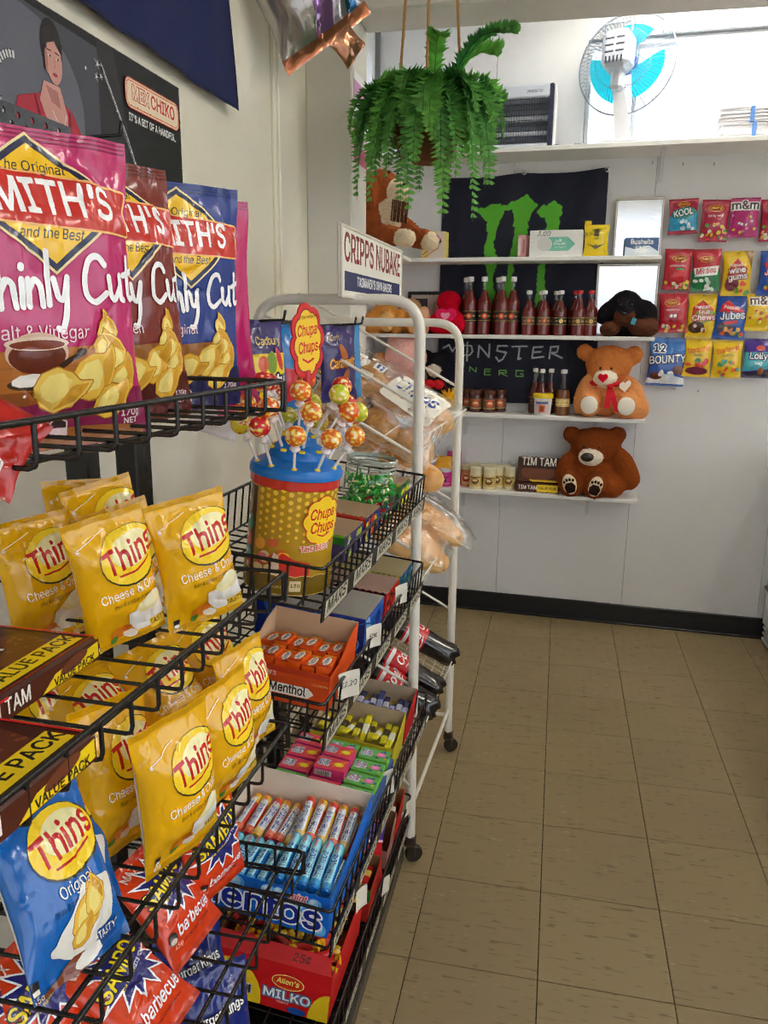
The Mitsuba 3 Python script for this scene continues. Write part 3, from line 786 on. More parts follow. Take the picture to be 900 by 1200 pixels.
def samboy_art():
    org, navy, yel, white = lin(222, 66, 24), lin(32, 34, 110), lin(246, 218, 20), lin(250)
    b = burst(.004, .022, .034, .056, 13, 8, 1.05, .86, 4)
    art = [(b.buffer(.0028, join_style='mitre'), white), (b, navy)]
    t = text('SAMBOY', .024, .002, .028, rot=14, bold=True, wide=.80)
    art += [(t.buffer(.0016), lin(18, 18, 50)), (t, yel), (text('the flavour', .0052, -.010, .006, rot=14, shear=.1), yel), (text('HITS YOU', .0058, .026, .0145, rot=14, bold=True), white)]
    art += [(text('barbecue', .0175, .008, -.046, rot=0, bold=True, wide=.80), white), (oval(-.046, -.048, .008, .009), lin(40, 34, 34)), (oval(-.046, -.052, .006, .004), lin(214, 196, 180))]
    art += [(text('corn crisps with a barbecue taste', .0036, .006, -.064, wide=.9), lin(80, 22, 12)), (text('45g', .007, -.040, -.062), lin(246, 206, 180)), (text('MAX', .012, -.030, .070, rot=8, bold=True), lin(252, 226, 210))]
    art += [(sbox(.040, .050, .054, .066), lin(250, 210, 40)), (text('NEW', .004, .047, .060, bold=True), lin(200, 30, 30))]
    return art


SB = [(affinity.scale(g, .95, .88, origin=(0, 0)), q) for g, q in samboy_art()]
for i, (lab, az, le, ro, c) in enumerate([('orange crisp packet lying back in the middle, under the blue packet\'s edge', 84, 42, 0, (-0.508, 0.902, .680)), ('orange crisp packet standing at the far end, under the yellow ones', 72, 6, 3, (-0.478, 0.992, .708)), ('orange crisp packet nearest the bottom of the photo with its star burst in full view', 86, 56, 0, (-0.487, 0.757, .668)), ('orange crisp packet in the bottom left corner under the blue packet', 84, 38, 0, (-0.560, 0.690, .690)), ('orange crisp packet at the far left behind the bottom left one', 84, 30, 0, (-0.600, 0.615, .720))]):
    k = thing('crisp_packet', lab, 'crisp packet', 'orange crisp packets in the bottom rows')
    packet(k, Packet(.122, .160, .046, 90 + i, 20, .0040), face(az, le, ro, c), lin(214, 60, 20), SB, nu=46, nv=64, dec=.005)
NV = lin(16, 34, 112)
rings = []
for x, y, r in ((.02, -.03, .021), (-.015, -.055, .017), (.035, -.062, .016)): rings += [(Point(x, y).buffer(r).difference(Point(x, y).buffer(r * .48)), lin(232, 176, 40)), (Point(x - .001, y + .001).buffer(r * .86).difference(Point(x, y).buffer(r * .6)), lin(246, 206, 76))]
t = text('Burger Rings', .015, 0, .018, rot=8, bold=True, wide=.72)
RG = [(t.buffer(.0016), lin(20, 20, 40)), (t, lin(250))] + rings
for i, (lab, az, le, ro, c) in enumerate([('dark blue packet of corn rings beside the red and yellow carton', 48, 20, -4, (-0.462, 0.950, .428)), ('dark blue packet of corn rings, crumpled top behind the first one', 50, 34, -4, (-0.53, 1.02, .430))]):
    k = thing('crisp_packet', lab, 'crisp packet', 'dark blue snack packets')
    packet(k, Packet(.118, .165, .046, 110 + i, 16, .005), face(az, le, ro, c), NV, RG, nu=46, nv=64, dec=.005)


# biscuit packs lying flat, their long side along the front of the basket
def biscuit_pack(label, corner, yaw, w=.135, L=.25, h=.030):
    """corner: the far front top corner"""
    k = thing('biscuit_pack', label, 'biscuit pack', 'brown biscuit packs in the basket')
    M = tr(corner) @ rotz(math.radians(yaw)) @ tr(-w / 2, -L / 2, -h / 2)
    br, dk, yel, white, red = lin(66, 28, 18), lin(44, 18, 12), lin(240, 206, 28), lin(246, 240, 230), lin(206, 34, 36)
    part(k, 'wrapper', one(br, bx(w, L, h, bevel=.004)), 'foil', M)
    top = [(Polygon([(-.055, .06), (-.02, .10), (.03, .09), (.02, .03), (-.03, .02)]).buffer(.008), lin(92, 44, 26)), (oval(.02, -.03, .03, .05, 20), lin(84, 40, 24))]
    g = np.random.default_rng(4)
    top += [(union_all([Point(g.uniform(-.05, .03), g.uniform(-.1, .1)).buffer(g.uniform(.001, .004), quad_segs=2) for _ in range(60)]), lin(120, 66, 40))]
    band = Polygon([(w / 2, L / 2 - .05), (w / 2, L / 2 - .078), (.018, -.02), (.014, -L / 2), (.048, -L / 2), (.046, -.01)])
    band = sbox(.026, -L / 2, .056, L / 2 - .012)
    top += [(band, yel), (affinity.rotate(text('VALUE PACK', .017, 0, 0, bold=True, wide=.95), 90, origin=(0, 0)), dk)]
    top[-1] = (affinity.translate(affinity.rotate(text('VALUE PACK', .017, 0, 0, bold=True, wide=.95), 90, origin=(0, 0)), .041, .045), lin(34, 20, 12))
    tt = affinity.translate(affinity.rotate(text('TIM TAM', .034, 0, 0, bold=True, wide=.8), 90, origin=(0, 0)), -.020, -.02)
    top += [(tt.buffer(.002), dk), (tt, white)]
    top += [(sbox(-w / 2 + .001, L / 2 - .006, w / 2 - .001, L / 2 - .0025), red), (sbox(w / 2 - .0055, -L / 2, w / 2 - .004, L / 2 - .003), red)]
    part(k, 'print', ink(top, flat(tr(0, 0, h / 2)), None, .0003), 'foil', M)
    side = [(sbox(-L / 2, -h / 2 + .003, L / 2, h / 2 - .003), lin(78, 34, 22)), (Polygon([(.022, -h / 2 + .004), (.045, h / 2 - .012), (L / 2 - .002, h / 2 - .006), (L / 2 - .002, -h / 2 + .006), (.1, -h / 2 + .004)]), yel), (oval(.078, .003, .025, .007, 8), lin(110, 58, 36)), (text('VALUE PACK', .0085, .078, -.007, bold=True), lin(34, 20, 12))]
    t = text('TIM TAM', .016, -.035, 0.0, bold=True, wide=.8)
    side += [(t.buffer(.001), dk), (t, white), (sbox(-.045, .0095, -.028, .0125), red)]
    part(k, 'side_print', ink(side, flat(mat((0, 1, 0), (0, 0, 1), (1, 0, 0), (w / 2, 0, 0))), None, .0003), 'foil', M)


biscuit_pack('brown and yellow biscuit pack at the back, below the left yellow packet', (-0.503, 0.776, 1.134), -1.5)
biscuit_pack('brown and yellow biscuit pack at the front of the upper basket, against the rail', (-0.384, 0.576, 1.134), -2.0)

# the red packet that pokes in from the left in front of the top basket
k = thing('snack_packet', 'red packet corner poking in at the left in front of the pink packet', 'snack packet')
packet(k, Packet(.11, .072, .022, 130, 10, .004), face(48, 24, -36, (-0.438, 0.520, 1.408)), lin(184, 26, 14), [(Polygon([(.01, -.03), (.04, -.028), (.04, -.012), (.025, -.005), (.01, -.012)]), lin(232, 220, 214)), (Polygon([(.012, -.02), (.038, -.018), (.038, -.012), (.025, -.007), (.012, -.012)]), lin(50, 26, 26))], nu=24, nv=24)

# ================================================================ the sweets on the four sloping baskets
CARD, CARDD = lin(176, 140, 104), lin(120, 92, 66)


def near(x, y, z): return mat((1, 0, 0), (0, 0, 1), (0, -1, 0), (x, y, z))       # the side that looks back to the camera
def aisle(x, y, z): return mat((0, 1, 0), (0, 0, 1), (1, 0, 0), (x, y, z))      # the side that looks to the aisle


def zigzag(L, h, n, up=True):
    p = [(-L / 2, 0)]
    for i in range(n): p += [(-L / 2 + L * (i + .5) / n, h if up else -h), (-L / 2 + L * (i + 1) / n, 0)]
    return Polygon(p + [(L / 2, -.002 if up else .002), (-L / 2, -.002 if up else .002)]).buffer(0)


def open_carton(key, M, w, d, hf, hb, outer, inner, t=0.0015, back_out=None):
    """display carton, open at the top: low front lip towards -y, tall back; origin at the middle of its bottom front edge"""
    part(key, 'bottom', one(inner, span((-w / 2, 0, 0), (w / 2, d, t))), 'paper', M)
    part(key, 'front_lip', one(outer, span((-w / 2, 0, 0), (w / 2, t, hf))), 'paper', M)
    part(key, 'back_panel', one(inner, span((-w / 2, d - t, 0), (w / 2, d, hb))), 'paper', M)
    side = Polygon([(0, 0), (d, 0), (d, hb), (d * .72, hb * .92), (d * .3, hf * 1.05), (0, hf)])
    for s in (-1, 1):
        part(key, 'side_panel', one(outer if s > 0 else inner, prism(side, t), smooth=False), 'paper', M @ mat((0, 1, 0), (0, 0, 1), (1, 0, 0), (s * w / 2 - t / 2, 0, 0)))


def topped_carton(key, M, w, d, h, outer, lid, lip=None, teeth=None, n=14):
    """display carton with its plain lid still on and a torn lip along the near edge"""
    part(key, 'body', one(outer, span((-w / 2, 0, 0), (w / 2, d, h - .002), bevel=.001)), 'paper', M)
    part(key, 'lid', one(lid, span((-w / 2 + .001, .006, h - .0018), (w / 2 - .001, d - .001, h), bevel=.0004)), 'paper', M)
    if lip is not None:
        part(key, 'torn_lip', ink([(sbox(-w / 2, 0, w / 2, h * .36), lip), (affinity.translate(zigzag(w, .006, n), 0, h * .36), teeth if teeth is not None else lip)], flat(), None, .0004), 'paper', M @ mat((1, 0, 0), (0, -.25, .97), (0, -.97, -.25), (0, 0.0, h * .66)))


# --- lollipop tin
k = thing('lollipop_tin', 'tall golden tin with a blue stepped lid stuck full of lollipops', 'tin')
TM = T1 @ tr(-.088, .088, .004) @ rotz(.28)
R = .0705
part(k, 'body', one(lin(182, 140, 28), lathe([(0, 0), (R * .97, 0), (R, .004), (R, .172), (0, .172)], 48)), 'gloss', TM)
gold, pale = lin(206, 164, 40), lin(238, 196, 60)
art = [(sbox(-.115, .02, -.062, .168), lin(92, 66, 30))]
for x, y, c in ((-.085, .105, (30, 130, 96)), (-.088, .076, (206, 84, 30)), (-.082, .05, (50, 150, 150)), (-.09, .135, (150, 120, 90)), (-.075, .03, (196, 60, 40))): art += [(Point(x, y).buffer(.016), lin(*c)), (oval(x - .004, y + .005, .006, .004, 20), lin(230, 226, 200))]
dots = union_all([Point(x, y).buffer(.0042 * (1 - .5 * abs(y - .17) / .1), quad_segs=4) for i, x in enumerate(np.arange(-.05, .10, .0125)) for y in (np.arange(.09, .168, .0125) + (i % 2) * .006)] + [Point(x, y).buffer(.004, quad_segs=4) for i, x in enumerate(np.arange(-.16, -.115, .0115)) for y in (np.arange(.06, .168, .0115) + (i % 2) * .0055)])
art += [(dots, pale)]
g = np.random.default_rng(2)
for i in range(13): art += [(oval(-.045 + g.uniform(-.012, .04), .03 + g.uniform(0, .055), g.uniform(.006, .013), g.uniform(.005, .011), g.uniform(0, 90), 14), lin(*[(214, 60, 40), (240, 170, 60), (246, 224, 170), (206, 96, 40), (232, 120, 120)][i % 5]))]
art += [(Polygon([(-.02, .022), (.034, .020), (.036, .05), (.012, .056), (-.006, .066), (-.016, .05)]).buffer(.003), lin(216, 46, 40)), (Polygon([(-.03, .02), (-.008, .02), (-.012, .062), (-.02, .07)]), lin(240, 226, 206))]
sc = union_all([Point(-.16 + .027 * i, .0).buffer(.032, quad_segs=6) for i in range(13)]).intersection(sbox(-.2, .0, .2, .036))
art += [(sc.buffer(.0012), lin(236, 206, 120)), (sc, lin(118, 92, 22)), (sbox(.008, .006, .026, .024), lin(226, 206, 160)), (text('120', .006, .017, .015, bold=True), lin(90, 60, 20)), (text('120 UNITS', .004, -.012, .012), lin(220, 200, 150))]
fl = union_all([Point(.058 + .021 * math.cos(a), .122 + .026 * math.sin(a)).buffer(.0155) for a in np.arange(8) * math.pi / 4] + [oval(.058, .122, .026, .03)])
art += [(fl.buffer(.0014), lin(206, 40, 40)), (fl, lin(250, 206, 36))]
art += [(text('Chupa', .0165, .056, .134, rot=6, shear=.22, bold=True, wide=.72), lin(206, 28, 36)), (text('Chups', .0165, .058, .112, rot=6, shear=.22, bold=True, wide=.72), lin(206, 28, 36)), (stroke([(.046, .101), (.058, .0975), (.070, .103)], .0022), lin(206, 28, 36))]
art += [(text('THE BEST', .0085, .046, .078, rot=4, bold=True, wide=.95).buffer(.001), lin(246, 226, 200)), (text('THE BEST', .0085, .046, .078, rot=4, bold=True, wide=.95), lin(200, 34, 40))]
part(k, 'print', ink(art, wrap(R), .008, .0003, .0001), 'gloss', TM)
part(k, 'collar', one(lin(196, 44, 36), lathe([(R, .170), (R * 1.035, .172), (R * 1.035, .186), (R, .188), (0, .188)], 48)), 'gloss', TM)
lidp = [(R, .186), (R * 1.07, .187), (R * 1.075, .196), (R * 1.02, .203), (.060, .208), (.047, .214), (.044, .226), (.039, .231), (.030, .236), (.027, .247), (.022, .252), (.014, .255), (.010, .268), (.006, .272), (0, .272)]
lid = part(k, 'lid', one(lin(10, 108, 190), lathe(lidp, 48)), 'plastic', TM)
pops, LOLL = [], [((214, 40, 36), (246, 196, 50)), ((222, 92, 26), (246, 190, 40)), ((228, 206, 40), (200, 60, 30)), ((190, 200, 40), (236, 216, 60)), ((206, 36, 40), (250, 210, 70)), ((226, 110, 30), (250, 220, 80))]
rings = [(.066, .204, 11, .50, .068), (.0435, .2275, 9, .62, .080), (.026, .2485, 6, .50, .082)]
seats = []
for r, z, n, lean, L in rings:
    for i in range(n):
        a = 2 * math.pi * (i + (.3 if n == 9 else 0)) / n - math.pi / 2
        seats.append((np.array([r * math.cos(a), r * math.sin(a), z]), norm([math.sin(lean) * math.cos(a), math.sin(lean) * math.sin(a), math.cos(lean)]), L))
for p, d, L in seats: part(lid, 'socket', one(lin(232, 206, 40), lathe([(0, -.001), (.005, -.001), (.005, .0022), (.0036, .0028), (0, .0028)], 10)), 'plastic', TM @ tr(p))
pop = {}
for ci, (a, b) in enumerate(LOLL):
    mb = MB(); q = ball(.0162, .0162, .0158, sub=3)
    nz = meshkit.fbm(q.vertices * 190 + 9 * ci, 3); q.vertices *= (1 + .06 * (nz - .5))[:, None]
    sp = meshkit.noise(q.vertices * 230 + 3 * ci)
    col = np.where((sp > .56)[:, None], lin(*b), lin(*a)); col = np.where((sp > .68)[:, None], lin(248, 236, 190), col)
    v, f, n = meshkit.arrays(q, True); mb.raw(v, f, n, col)
    st = one(lin(240), tube([(0, 0, -.078), (0, 0, -.012)], .0023, 7), smooth=True)
    tw = MB().add(lathe([(.0035, -.030), (.0085, -.024), (.0052, -.0195), (.006, -.0155), (.009, -.012), (.0095, -.010)], 9), lin(232, 226, 222), smooth=False)
    pop[ci] = (mb.dict('foil'), st.dict('plastic'), tw.dict('foil'))
rr = np.random.default_rng(12)
for i, (p, d, L) in enumerate(seats):
    if i in (3, 8): continue
    c = p + d * (L + rr.uniform(-.006, .012)); x = norm(np.cross(d, [0, 0, 1])); y = np.cross(d, x)
    tier = 'bottom' if i < 11 else 'middle' if i < 20 else 'top'; sec = ['right', 'back right', 'back', 'back left', 'left', 'front left', 'front', 'front right'][int(((math.atan2(p[1], p[0]) + .28) / (math.pi / 4) + .5) // 1) % 8]
    ci = int(rr.integers(0, 6)); hue = ['red', 'orange', 'yellow', 'lime', 'red', 'orange'][ci]
    kk = thing('lollipop', f'{hue} wrapped lollipop on a stick, {sec} of the blue lid\'s {tier} ring', 'lollipop', f'{hue} lollipops at the {sec} of the {tier} ring')
    PM = TM @ mat(x, y, d, c) @ rotz(rr.uniform(0, 6))
    part(kk, 'head', pop[ci][0], None, PM); part(kk, 'stick', pop[ci][1], None, PM); part(kk, 'twist', pop[ci][2], None, PM)
# flower shaped card on the tip of the lid
k = thing('flower_sign', 'red and yellow flower shaped card standing on top of the lollipop tin', 'sign')
SM = TM @ rotz(-.28) @ tr(.012, 0, .268) @ rotz(.28) @ rotz(-.28) @ roty(-TILT) @ rotz(math.radians(66))
yq, xq = .128, .0
out = union_all([oval(.022 * math.cos(a) * .95, yq + .040 * math.sin(a), .0175, .021) for a in np.arange(8) * math.pi / 4 + .2] + [oval(0, yq, .026, .046)])
SF = SM @ mat((1, 0, 0), (0, 0, 1), (0, -1, 0), (0, 0, 0))
part(k, 'card', one(lin(206, 32, 36), prism(out, .003), smooth=False), 'plastic', SF)
inn = affinity.scale(out, .78, .82, origin=(0, yq))
art = [(inn.buffer(.0018), lin(150, 20, 26)), (inn, lin(240, 196, 40)), (text('Chupa', .0165, -.001, yq + .017, rot=8, shear=.2, bold=True, wide=.66), lin(206, 28, 36)), (text('Chups', .0165, .001, yq - .009, rot=8, shear=.2, bold=True, wide=.66), lin(206, 28, 36)), (stroke([(-.012, yq - .026), (0, yq - .031), (.012, yq - .025)], .003), lin(206, 28, 36)), (text('the original', .005, .004, yq + .039, rot=8), lin(120, 60, 20))]
part(k, 'print', ink(art, flat(tr(0, 0, .003)), None, .0003), 'plastic', SF)
part(k, 'post', one(lin(206, 34, 38), tube([(0, 0, -.002), (0, 0, .085)], .0065, 10), smooth=True), 'plastic', SM)

# --- glass jar of green sweets
JM = T1 @ tr(-.078, .56, .003)
k = thing('sweet_jar', 'wide glass jar with a ribbed neck, filled with green wrapped sweets', 'jar')
jp = [(.0, .0), (.054, .0), (.059, .006), (.0605, .03), (.0605, .088), (.057, .100), (.0545, .106), (.056, .110), (.0545, .114), (.056, .119), (.0545, .123), (.056, .128), (.054, .134)]
part(k, 'glass', one(WHITE, lathe(jp, 40)), 'clear', JM)
part(k, 'rim', one(lin(150, 160, 150), lathe([(.0525, .132), (.056, .133), (.0565, .137), (.053, .139), (.0525, .132)], 40)), 'gloss', JM)
for z in (.112, .121, .1295): part(k, 'neck_rib', one(lin(140, 150, 138), lathe([(.0548, z - .0016), (.0568, z), (.0548, z + .0016)], 40)), 'gloss', JM)
sw = {}
for nm, c, e in (('green', (24, 140, 40), (220, 226, 150)), ('red', (190, 40, 40), (230, 200, 190)), ('blue', (40, 90, 160), (200, 210, 230))):
    core = bx(.020, .012, .010, bevel=.003)
    mb = MB().add(core, lin(*c)); mb.add(bx(.010, .0124, .0104, bevel=.003), lin(*e))
    for s in (-1, 1):
        fan = trimesh.Trimesh([[s * .009, 0, 0], [s * .021, .009, .003], [s * .0225, .003, -.003], [s * .0225, -.004, .003], [s * .020, -.009, -.002]], [[0, 1, 2], [0, 2, 3], [0, 3, 4]], process=False)
        mb.add(fan, lin(*[min(255, int(q * 1.15)) for q in c]), smooth=False)
    sw[nm] = mb.dict('foil')
g = np.random.default_rng(21)
for i in range(64):
    lay = i // 13; a = 2 * math.pi * (i % 13) / 9.0 + lay * .5 + g.uniform(-.2, .2)
    r = (.043 if i % 13 < 9 else .018) + g.uniform(-.004, .003); z = .012 + lay * .0185 + g.uniform(-.003, .003)
    nm = 'green' if lay > 1 or g.random() < .35 else ('red' if g.random() < .6 else 'blue')
    q = g.normal(size=4); q /= np.linalg.norm(q)
    Rm = np.eye(4); Rm[:3, :3] = trimesh.transformations.quaternion_matrix(q)[:3, :3]
    kk = thing('wrapped_sweet', f'{nm} twist wrapped sweet inside the wide glass jar', 'sweet', f'{nm} sweets in the glass jar')
    put(kk, sw[nm], None, JM @ tr(r * math.cos(a), r * math.sin(a), z) @ Rm)

# --- cartons along the upper basket
stick = {}


def stick_pack(c, c2, L=.075, w=.016):
    kx = (c, c2, L, w)
    if kx not in stick:
        mb = MB().add(bx(L, w, .009, bevel=.003), lin(*c)); mb.add(bx(L * .42, w * 1.02, .0094, bevel=.003), lin(*c2))
        for s in (-1, 1): mb.add(bx(.007, w * .95, .0016, (s * (L / 2 + .003), 0, 0)), lin(*[int(q * .8) for q in c]))
        stick[kx] = mb.dict('foil')
    return stick[kx]


def fill(M, w, d, z, n, cols, what, group, seed, L=.075, sw_=.016, along='z'):
    """small packs standing in a row in a carton"""
    g = np.random.default_rng(seed)
    for i in range(n):
        c, c2 = cols[i % len(cols)]
        x = -w / 2 + w * (i + .5) / n
        kk = thing('sweet_bar', f'{what}, {["first", "second", "third", "fourth", "fifth", "sixth", "seventh", "eighth", "ninth", "tenth", "eleventh"][i]} from the left', 'sweet bar', group)
        put(kk, stick_pack(c, c2, L, sw_), None, M @ tr(x, d * .5 + g.uniform(-.012, .012), z) @ rotx(math.radians(g.uniform(-12, 12))) @ rotz(math.pi / 2 + g.uniform(-.15, .15)) @ roty(g.uniform(-.2, .2)))


def upper_carton(label, y, d, w, h, outer, lid, lip, x=-.03, MT=T1, teeth=None):
    kk = thing('sweets_carton', label, 'carton')
    M = MT @ tr(x - w / 2, y, .003)
    topped_carton(kk, M, w, d, h, outer, lid, lip, teeth)
    return kk, M


BRN, GRY = lin(150, 122, 92), lin(150, 146, 138)
def side_marks(kk, M, w, d, h, cols, seed):
    g = np.random.default_rng(seed); art = []
    for i in range(26): art += [(affinity.rotate(sbox(-.006, -.004, .006, .004), g.uniform(0, 90)).buffer(.002), lin(*cols[i % len(cols)]))]
    art = [(affinity.translate(q, g.uniform(.008, d - .008), g.uniform(.008, h - .01)), c) for q, c in art]
    part(kk, 'side_print', ink(art, flat(), None, .0003, .00005, sbox(.001, .001, d - .001, h - .003)), 'paper', M @ aisle(w / 2, 0, 0))


kk, M = upper_carton('carton with a plain brown lid and green torn lip just behind the lollipop tin', .225, .125, .17, .050, lin(66, 56, 96), BRN, lin(40, 120, 40), teeth=lin(120, 190, 60)); side_marks(kk, M, .17, .125, .05, [(60, 50, 110), (180, 190, 60), (60, 60, 130), (200, 200, 210)], 1)
kk, M = upper_carton('carton with a plain brown lid and red torn lip in front of the sweet jar', .365, .12, .18, .052, lin(40, 44, 90), BRN, lin(206, 40, 34), teeth=lin(230, 90, 60)); side_marks(kk, M, .18, .12, .052, [(226, 130, 40), (60, 80, 160), (200, 60, 40), (220, 190, 70)], 2)
part(kk, 'lip_print', ink([(text('Chews', .009, 0.02, .009, shear=.2), lin(120, 12, 14))], flat(), None, .0006), 'paper', M @ mat((1, 0, 0), (0, -.25, .97), (0, -.97, -.25), (0, 0, .052 * .66)))
kk, M = upper_carton('small carton with a yellow and green side at the far end of the upper basket', .665, .11, .10, .060, lin(40, 90, 40), BRN, lin(60, 140, 50), teeth=lin(200, 200, 60)); side_marks(kk, M, .10, .11, .06, [(220, 210, 50), (40, 140, 50), (230, 220, 60)], 3)

# --- second basket: orange lozenge carton, blue carton, red carton, green carton
k = thing('lozenge_carton', 'orange open carton of throat lozenges on the second sweets basket', 'carton')
w, d = .165, .16
M = T2 @ tr(-.100, .085, .003)
open_carton(k, M, w, d, .066, .108, lin(216, 76, 16), lin(206, 176, 140))
lz = [(sbox(-.0825, 0, .0825, .066), lin(206, 70, 14)), (sbox(-.0825, .056, .0825, .066), lin(186, 52, 20)), (text('Soothers', .011, -.044, .052, shear=.1, wide=.9), lin(250, 225, 210))]
lz += [(Polygon([(-.082, .016), (.045, .016), (.056, .026), (.045, .036), (-.082, .036)]), lin(240, 236, 228)), (text('Butter Menthol', .0165, -.020, .026, bold=True, wide=.78), lin(30, 26, 26)), (text('12 packs', .005, .066, .045), lin(246, 190, 120)), (text('lozenges', .004, .064, .010), lin(246, 180, 110))]
part(k, 'front_print', ink(lz, flat(), None, .0003), 'paper', M @ near(0, 0, 0))
cart = MB().add(bx(.024, .058, .062, (0, 0, .031), bevel=.001), lin(226, 92, 16)); cart.add(bx(.0244, .010, .0625, (0, -.0235, .031)), lin(190, 60, 16))
top = [(oval(0, .0, .007, .021), lin(246, 236, 222)), (affinity.rotate(text('Soothers', .0075, 0, 0, bold=True, wide=.75), 90, origin=(0, 0)), lin(30, 24, 24)), (sbox(-.011, .022, .011, .028), lin(240, 150, 40))]
cart_p, cart_t = cart.dict('paper'), ink(top, flat(tr(0, 0, .0623)), None, .0002).dict('paper')
for i in range(6):
    for j in range(2):
        kk = thing('lozenge_pack', f'small orange lozenge box in the {"front" if j == 0 else "back"} row of the orange carton, {["first", "second", "third", "fourth", "fifth", "sixth"][i]} from the left', 'lozenge box', 'lozenge boxes in the orange carton')
        Q = M @ tr(-.066 + .0255 * i, .040 + .064 * j, .004 + .006 * (i % 2)) @ rotx(-.08) @ rotz(.05 * ((i * 7) % 3 - 1))
        part(kk, 'box', cart_p, None, Q); part(kk, 'print', cart_t, None, Q)

k, M = upper_carton('large blue carton with a plain grey lid behind the orange lozenge carton', .335, .155, .235, .076, lin(14, 44, 140), GRY, None, MT=T2, x=-.024)
bl = [(sbox(-.1175, 0, .1175, .074), lin(12, 40, 132))]
for i in range(13): bl += [(Polygon([(-.07 + .002 * i, .0), (-.115 + .019 * i + .012, .074 - .012 * (i % 3)), (-.105 + .019 * i + .012, .074 - .02 * (i % 2))]), lin(*[(30, 96, 190), (70, 150, 220), (24, 70, 170)][i % 3]))]
bl += [(text('BLUE ICE', .016, .012, .020, bold=True, wide=.9), lin(220, 230, 245)), (Point(.095, .020).buffer(.014), lin(120, 170, 220)), (Point(.095, .020).buffer(.0115), lin(20, 60, 150)), (stroke([(.089, .018), (.095, .014), (.101, .018)], .002), lin(200, 220, 240)), (Point(.066, .017).buffer(.009), lin(90, 140, 200))]
bl = [q for q in bl if True]
part(k, 'front_print', ink([b for i, b in enumerate(bl) if i != 14], flat(), None, .0003, .00006), 'gloss', M @ near(0, 0, 0))
part(k, 'side_print', ink([(sbox(0, 0, .155, .074), lin(30, 90, 180)), (Polygon([(0, .074), (.03, .074), (.09, 0), (.05, 0)]), lin(120, 180, 230)), (Point(.11, .04).buffer(.02), lin(16, 50, 140))], flat(), None, .0003), 'gloss', M @ aisle(.1175, 0, 0))
k, M = upper_carton('red and black carton with a plain purplish lid in the middle of the second basket', .515, .125, .215, .070, lin(176, 26, 24), lin(150, 122, 110), lin(206, 30, 28), MT=T2, x=-.024, teeth=lin(30, 20, 20))
part(k, 'front_print', ink([(Polygon([(-.1, .045), (.0, .062), (.107, .05), (.107, .062), (-.1, .07)]), lin(30, 18, 20)), (Polygon([(-.03, .03), (.0, .03), (.03, .06), (.012, .06)]), lin(30, 18, 20))], flat(), None, .0006), 'gloss', M @ near(0, 0, 0)); side_marks(k, M, .215, .125, .07, [(206, 40, 34), (40, 24, 26), (230, 80, 50)], 5)
k, M = upper_carton('carton with brown lid and green toothed lip at the far end of the second basket', .655, .14, .19, .066, lin(24, 70, 110), lin(140, 128, 94), lin(120, 170, 60), MT=T2, x=-.024, teeth=lin(206, 214, 70)); side_marks(k, M, .19, .14, .066, [(60, 140, 190), (40, 110, 60), (30, 60, 110)], 6)

# --- third basket: blue mint carton with its rolls
k = thing('mint_carton', 'bright blue open carton of mint rolls, nearest in the third sweets basket', 'carton')
w, d = .252, .262
M = T3 @ tr(-.134, .012, .003)
open_carton(k, M, w, d, .078, .118, lin(20, 104, 200), lin(226, 214, 196))
mt = [(sbox(-.126, 0, .126, .078), lin(18, 98, 196))]
for x, y, r in ((-.100, .055, .014), (-.06, .064, .012), (-.045, .062, .016), (-.045, .045, .013), (.015, .062, .014), (.035, .066, .011), (.075, .05, .010), (.100, .060, .013), (.112, .014, .013), (-.115, .03, .012), (.0, .05, .01)): mt += [(Point(x, y).buffer(r), lin(90, 170, 234)), (Point(x - r * .2, y + r * .2).buffer(r * .72), lin(160, 212, 248)), (Point(x - r * .35, y + r * .4).buffer(r * .3), lin(226, 240, 252))]
t = text('mentos', .045, -.008, .030, bold=True, wide=1.16)
mt += [(t.buffer(.0032), lin(240, 246, 252)), (t, lin(28, 44, 140)), (text('mint', .013, .070, .066, shear=.25, bold=True, wide=.9).buffer(.0012), lin(246)), (text('mint', .013, .070, .066, shear=.25, bold=True, wide=.9), lin(214, 40, 70))]
part(k, 'front_print', ink(mt, flat(), None, .0003, .00006, sbox(-.126, 0, .126, .078)), 'gloss', M @ near(0, 0, 0))
RL, RR = .114, .0095


def roll(cb, ct, cl, word, cm=(226, 236, 242)):
    mb = MB().add(lathe([(0, -RL / 2), (RR * .8, -RL / 2), (RR, -RL / 2 + .003), (RR, RL / 2 - .003), (RR * .8, RL / 2), (0, RL / 2)], 14), lin(*cb))
    a = wrap(RR)
    ar = [(sbox(-.029, RL / 2 - .028, .029, RL / 2 - .0045), lin(*ct)), (sbox(-.029, -RL / 2 + .0045, .029, -RL / 2 + .018), lin(*cl)), (affinity.rotate(sbox(-.040, -.009, .040, .009), 90, origin=(0, 0)), lin(*cm))]
    ar += [(affinity.rotate(text('mentos', .0135, -.004, 0, bold=True, wide=1.0), 90, origin=(0, 0)), lin(24, 40, 130)), (affinity.rotate(text(word, .007, RL / 2 - .016, 0, bold=True, shear=.2), 90, origin=(0, 0)), lin(206, 40, 60))]
    return mb.dict('foil'), ink(ar, a, .006, .0002, .00007).dict('foil')


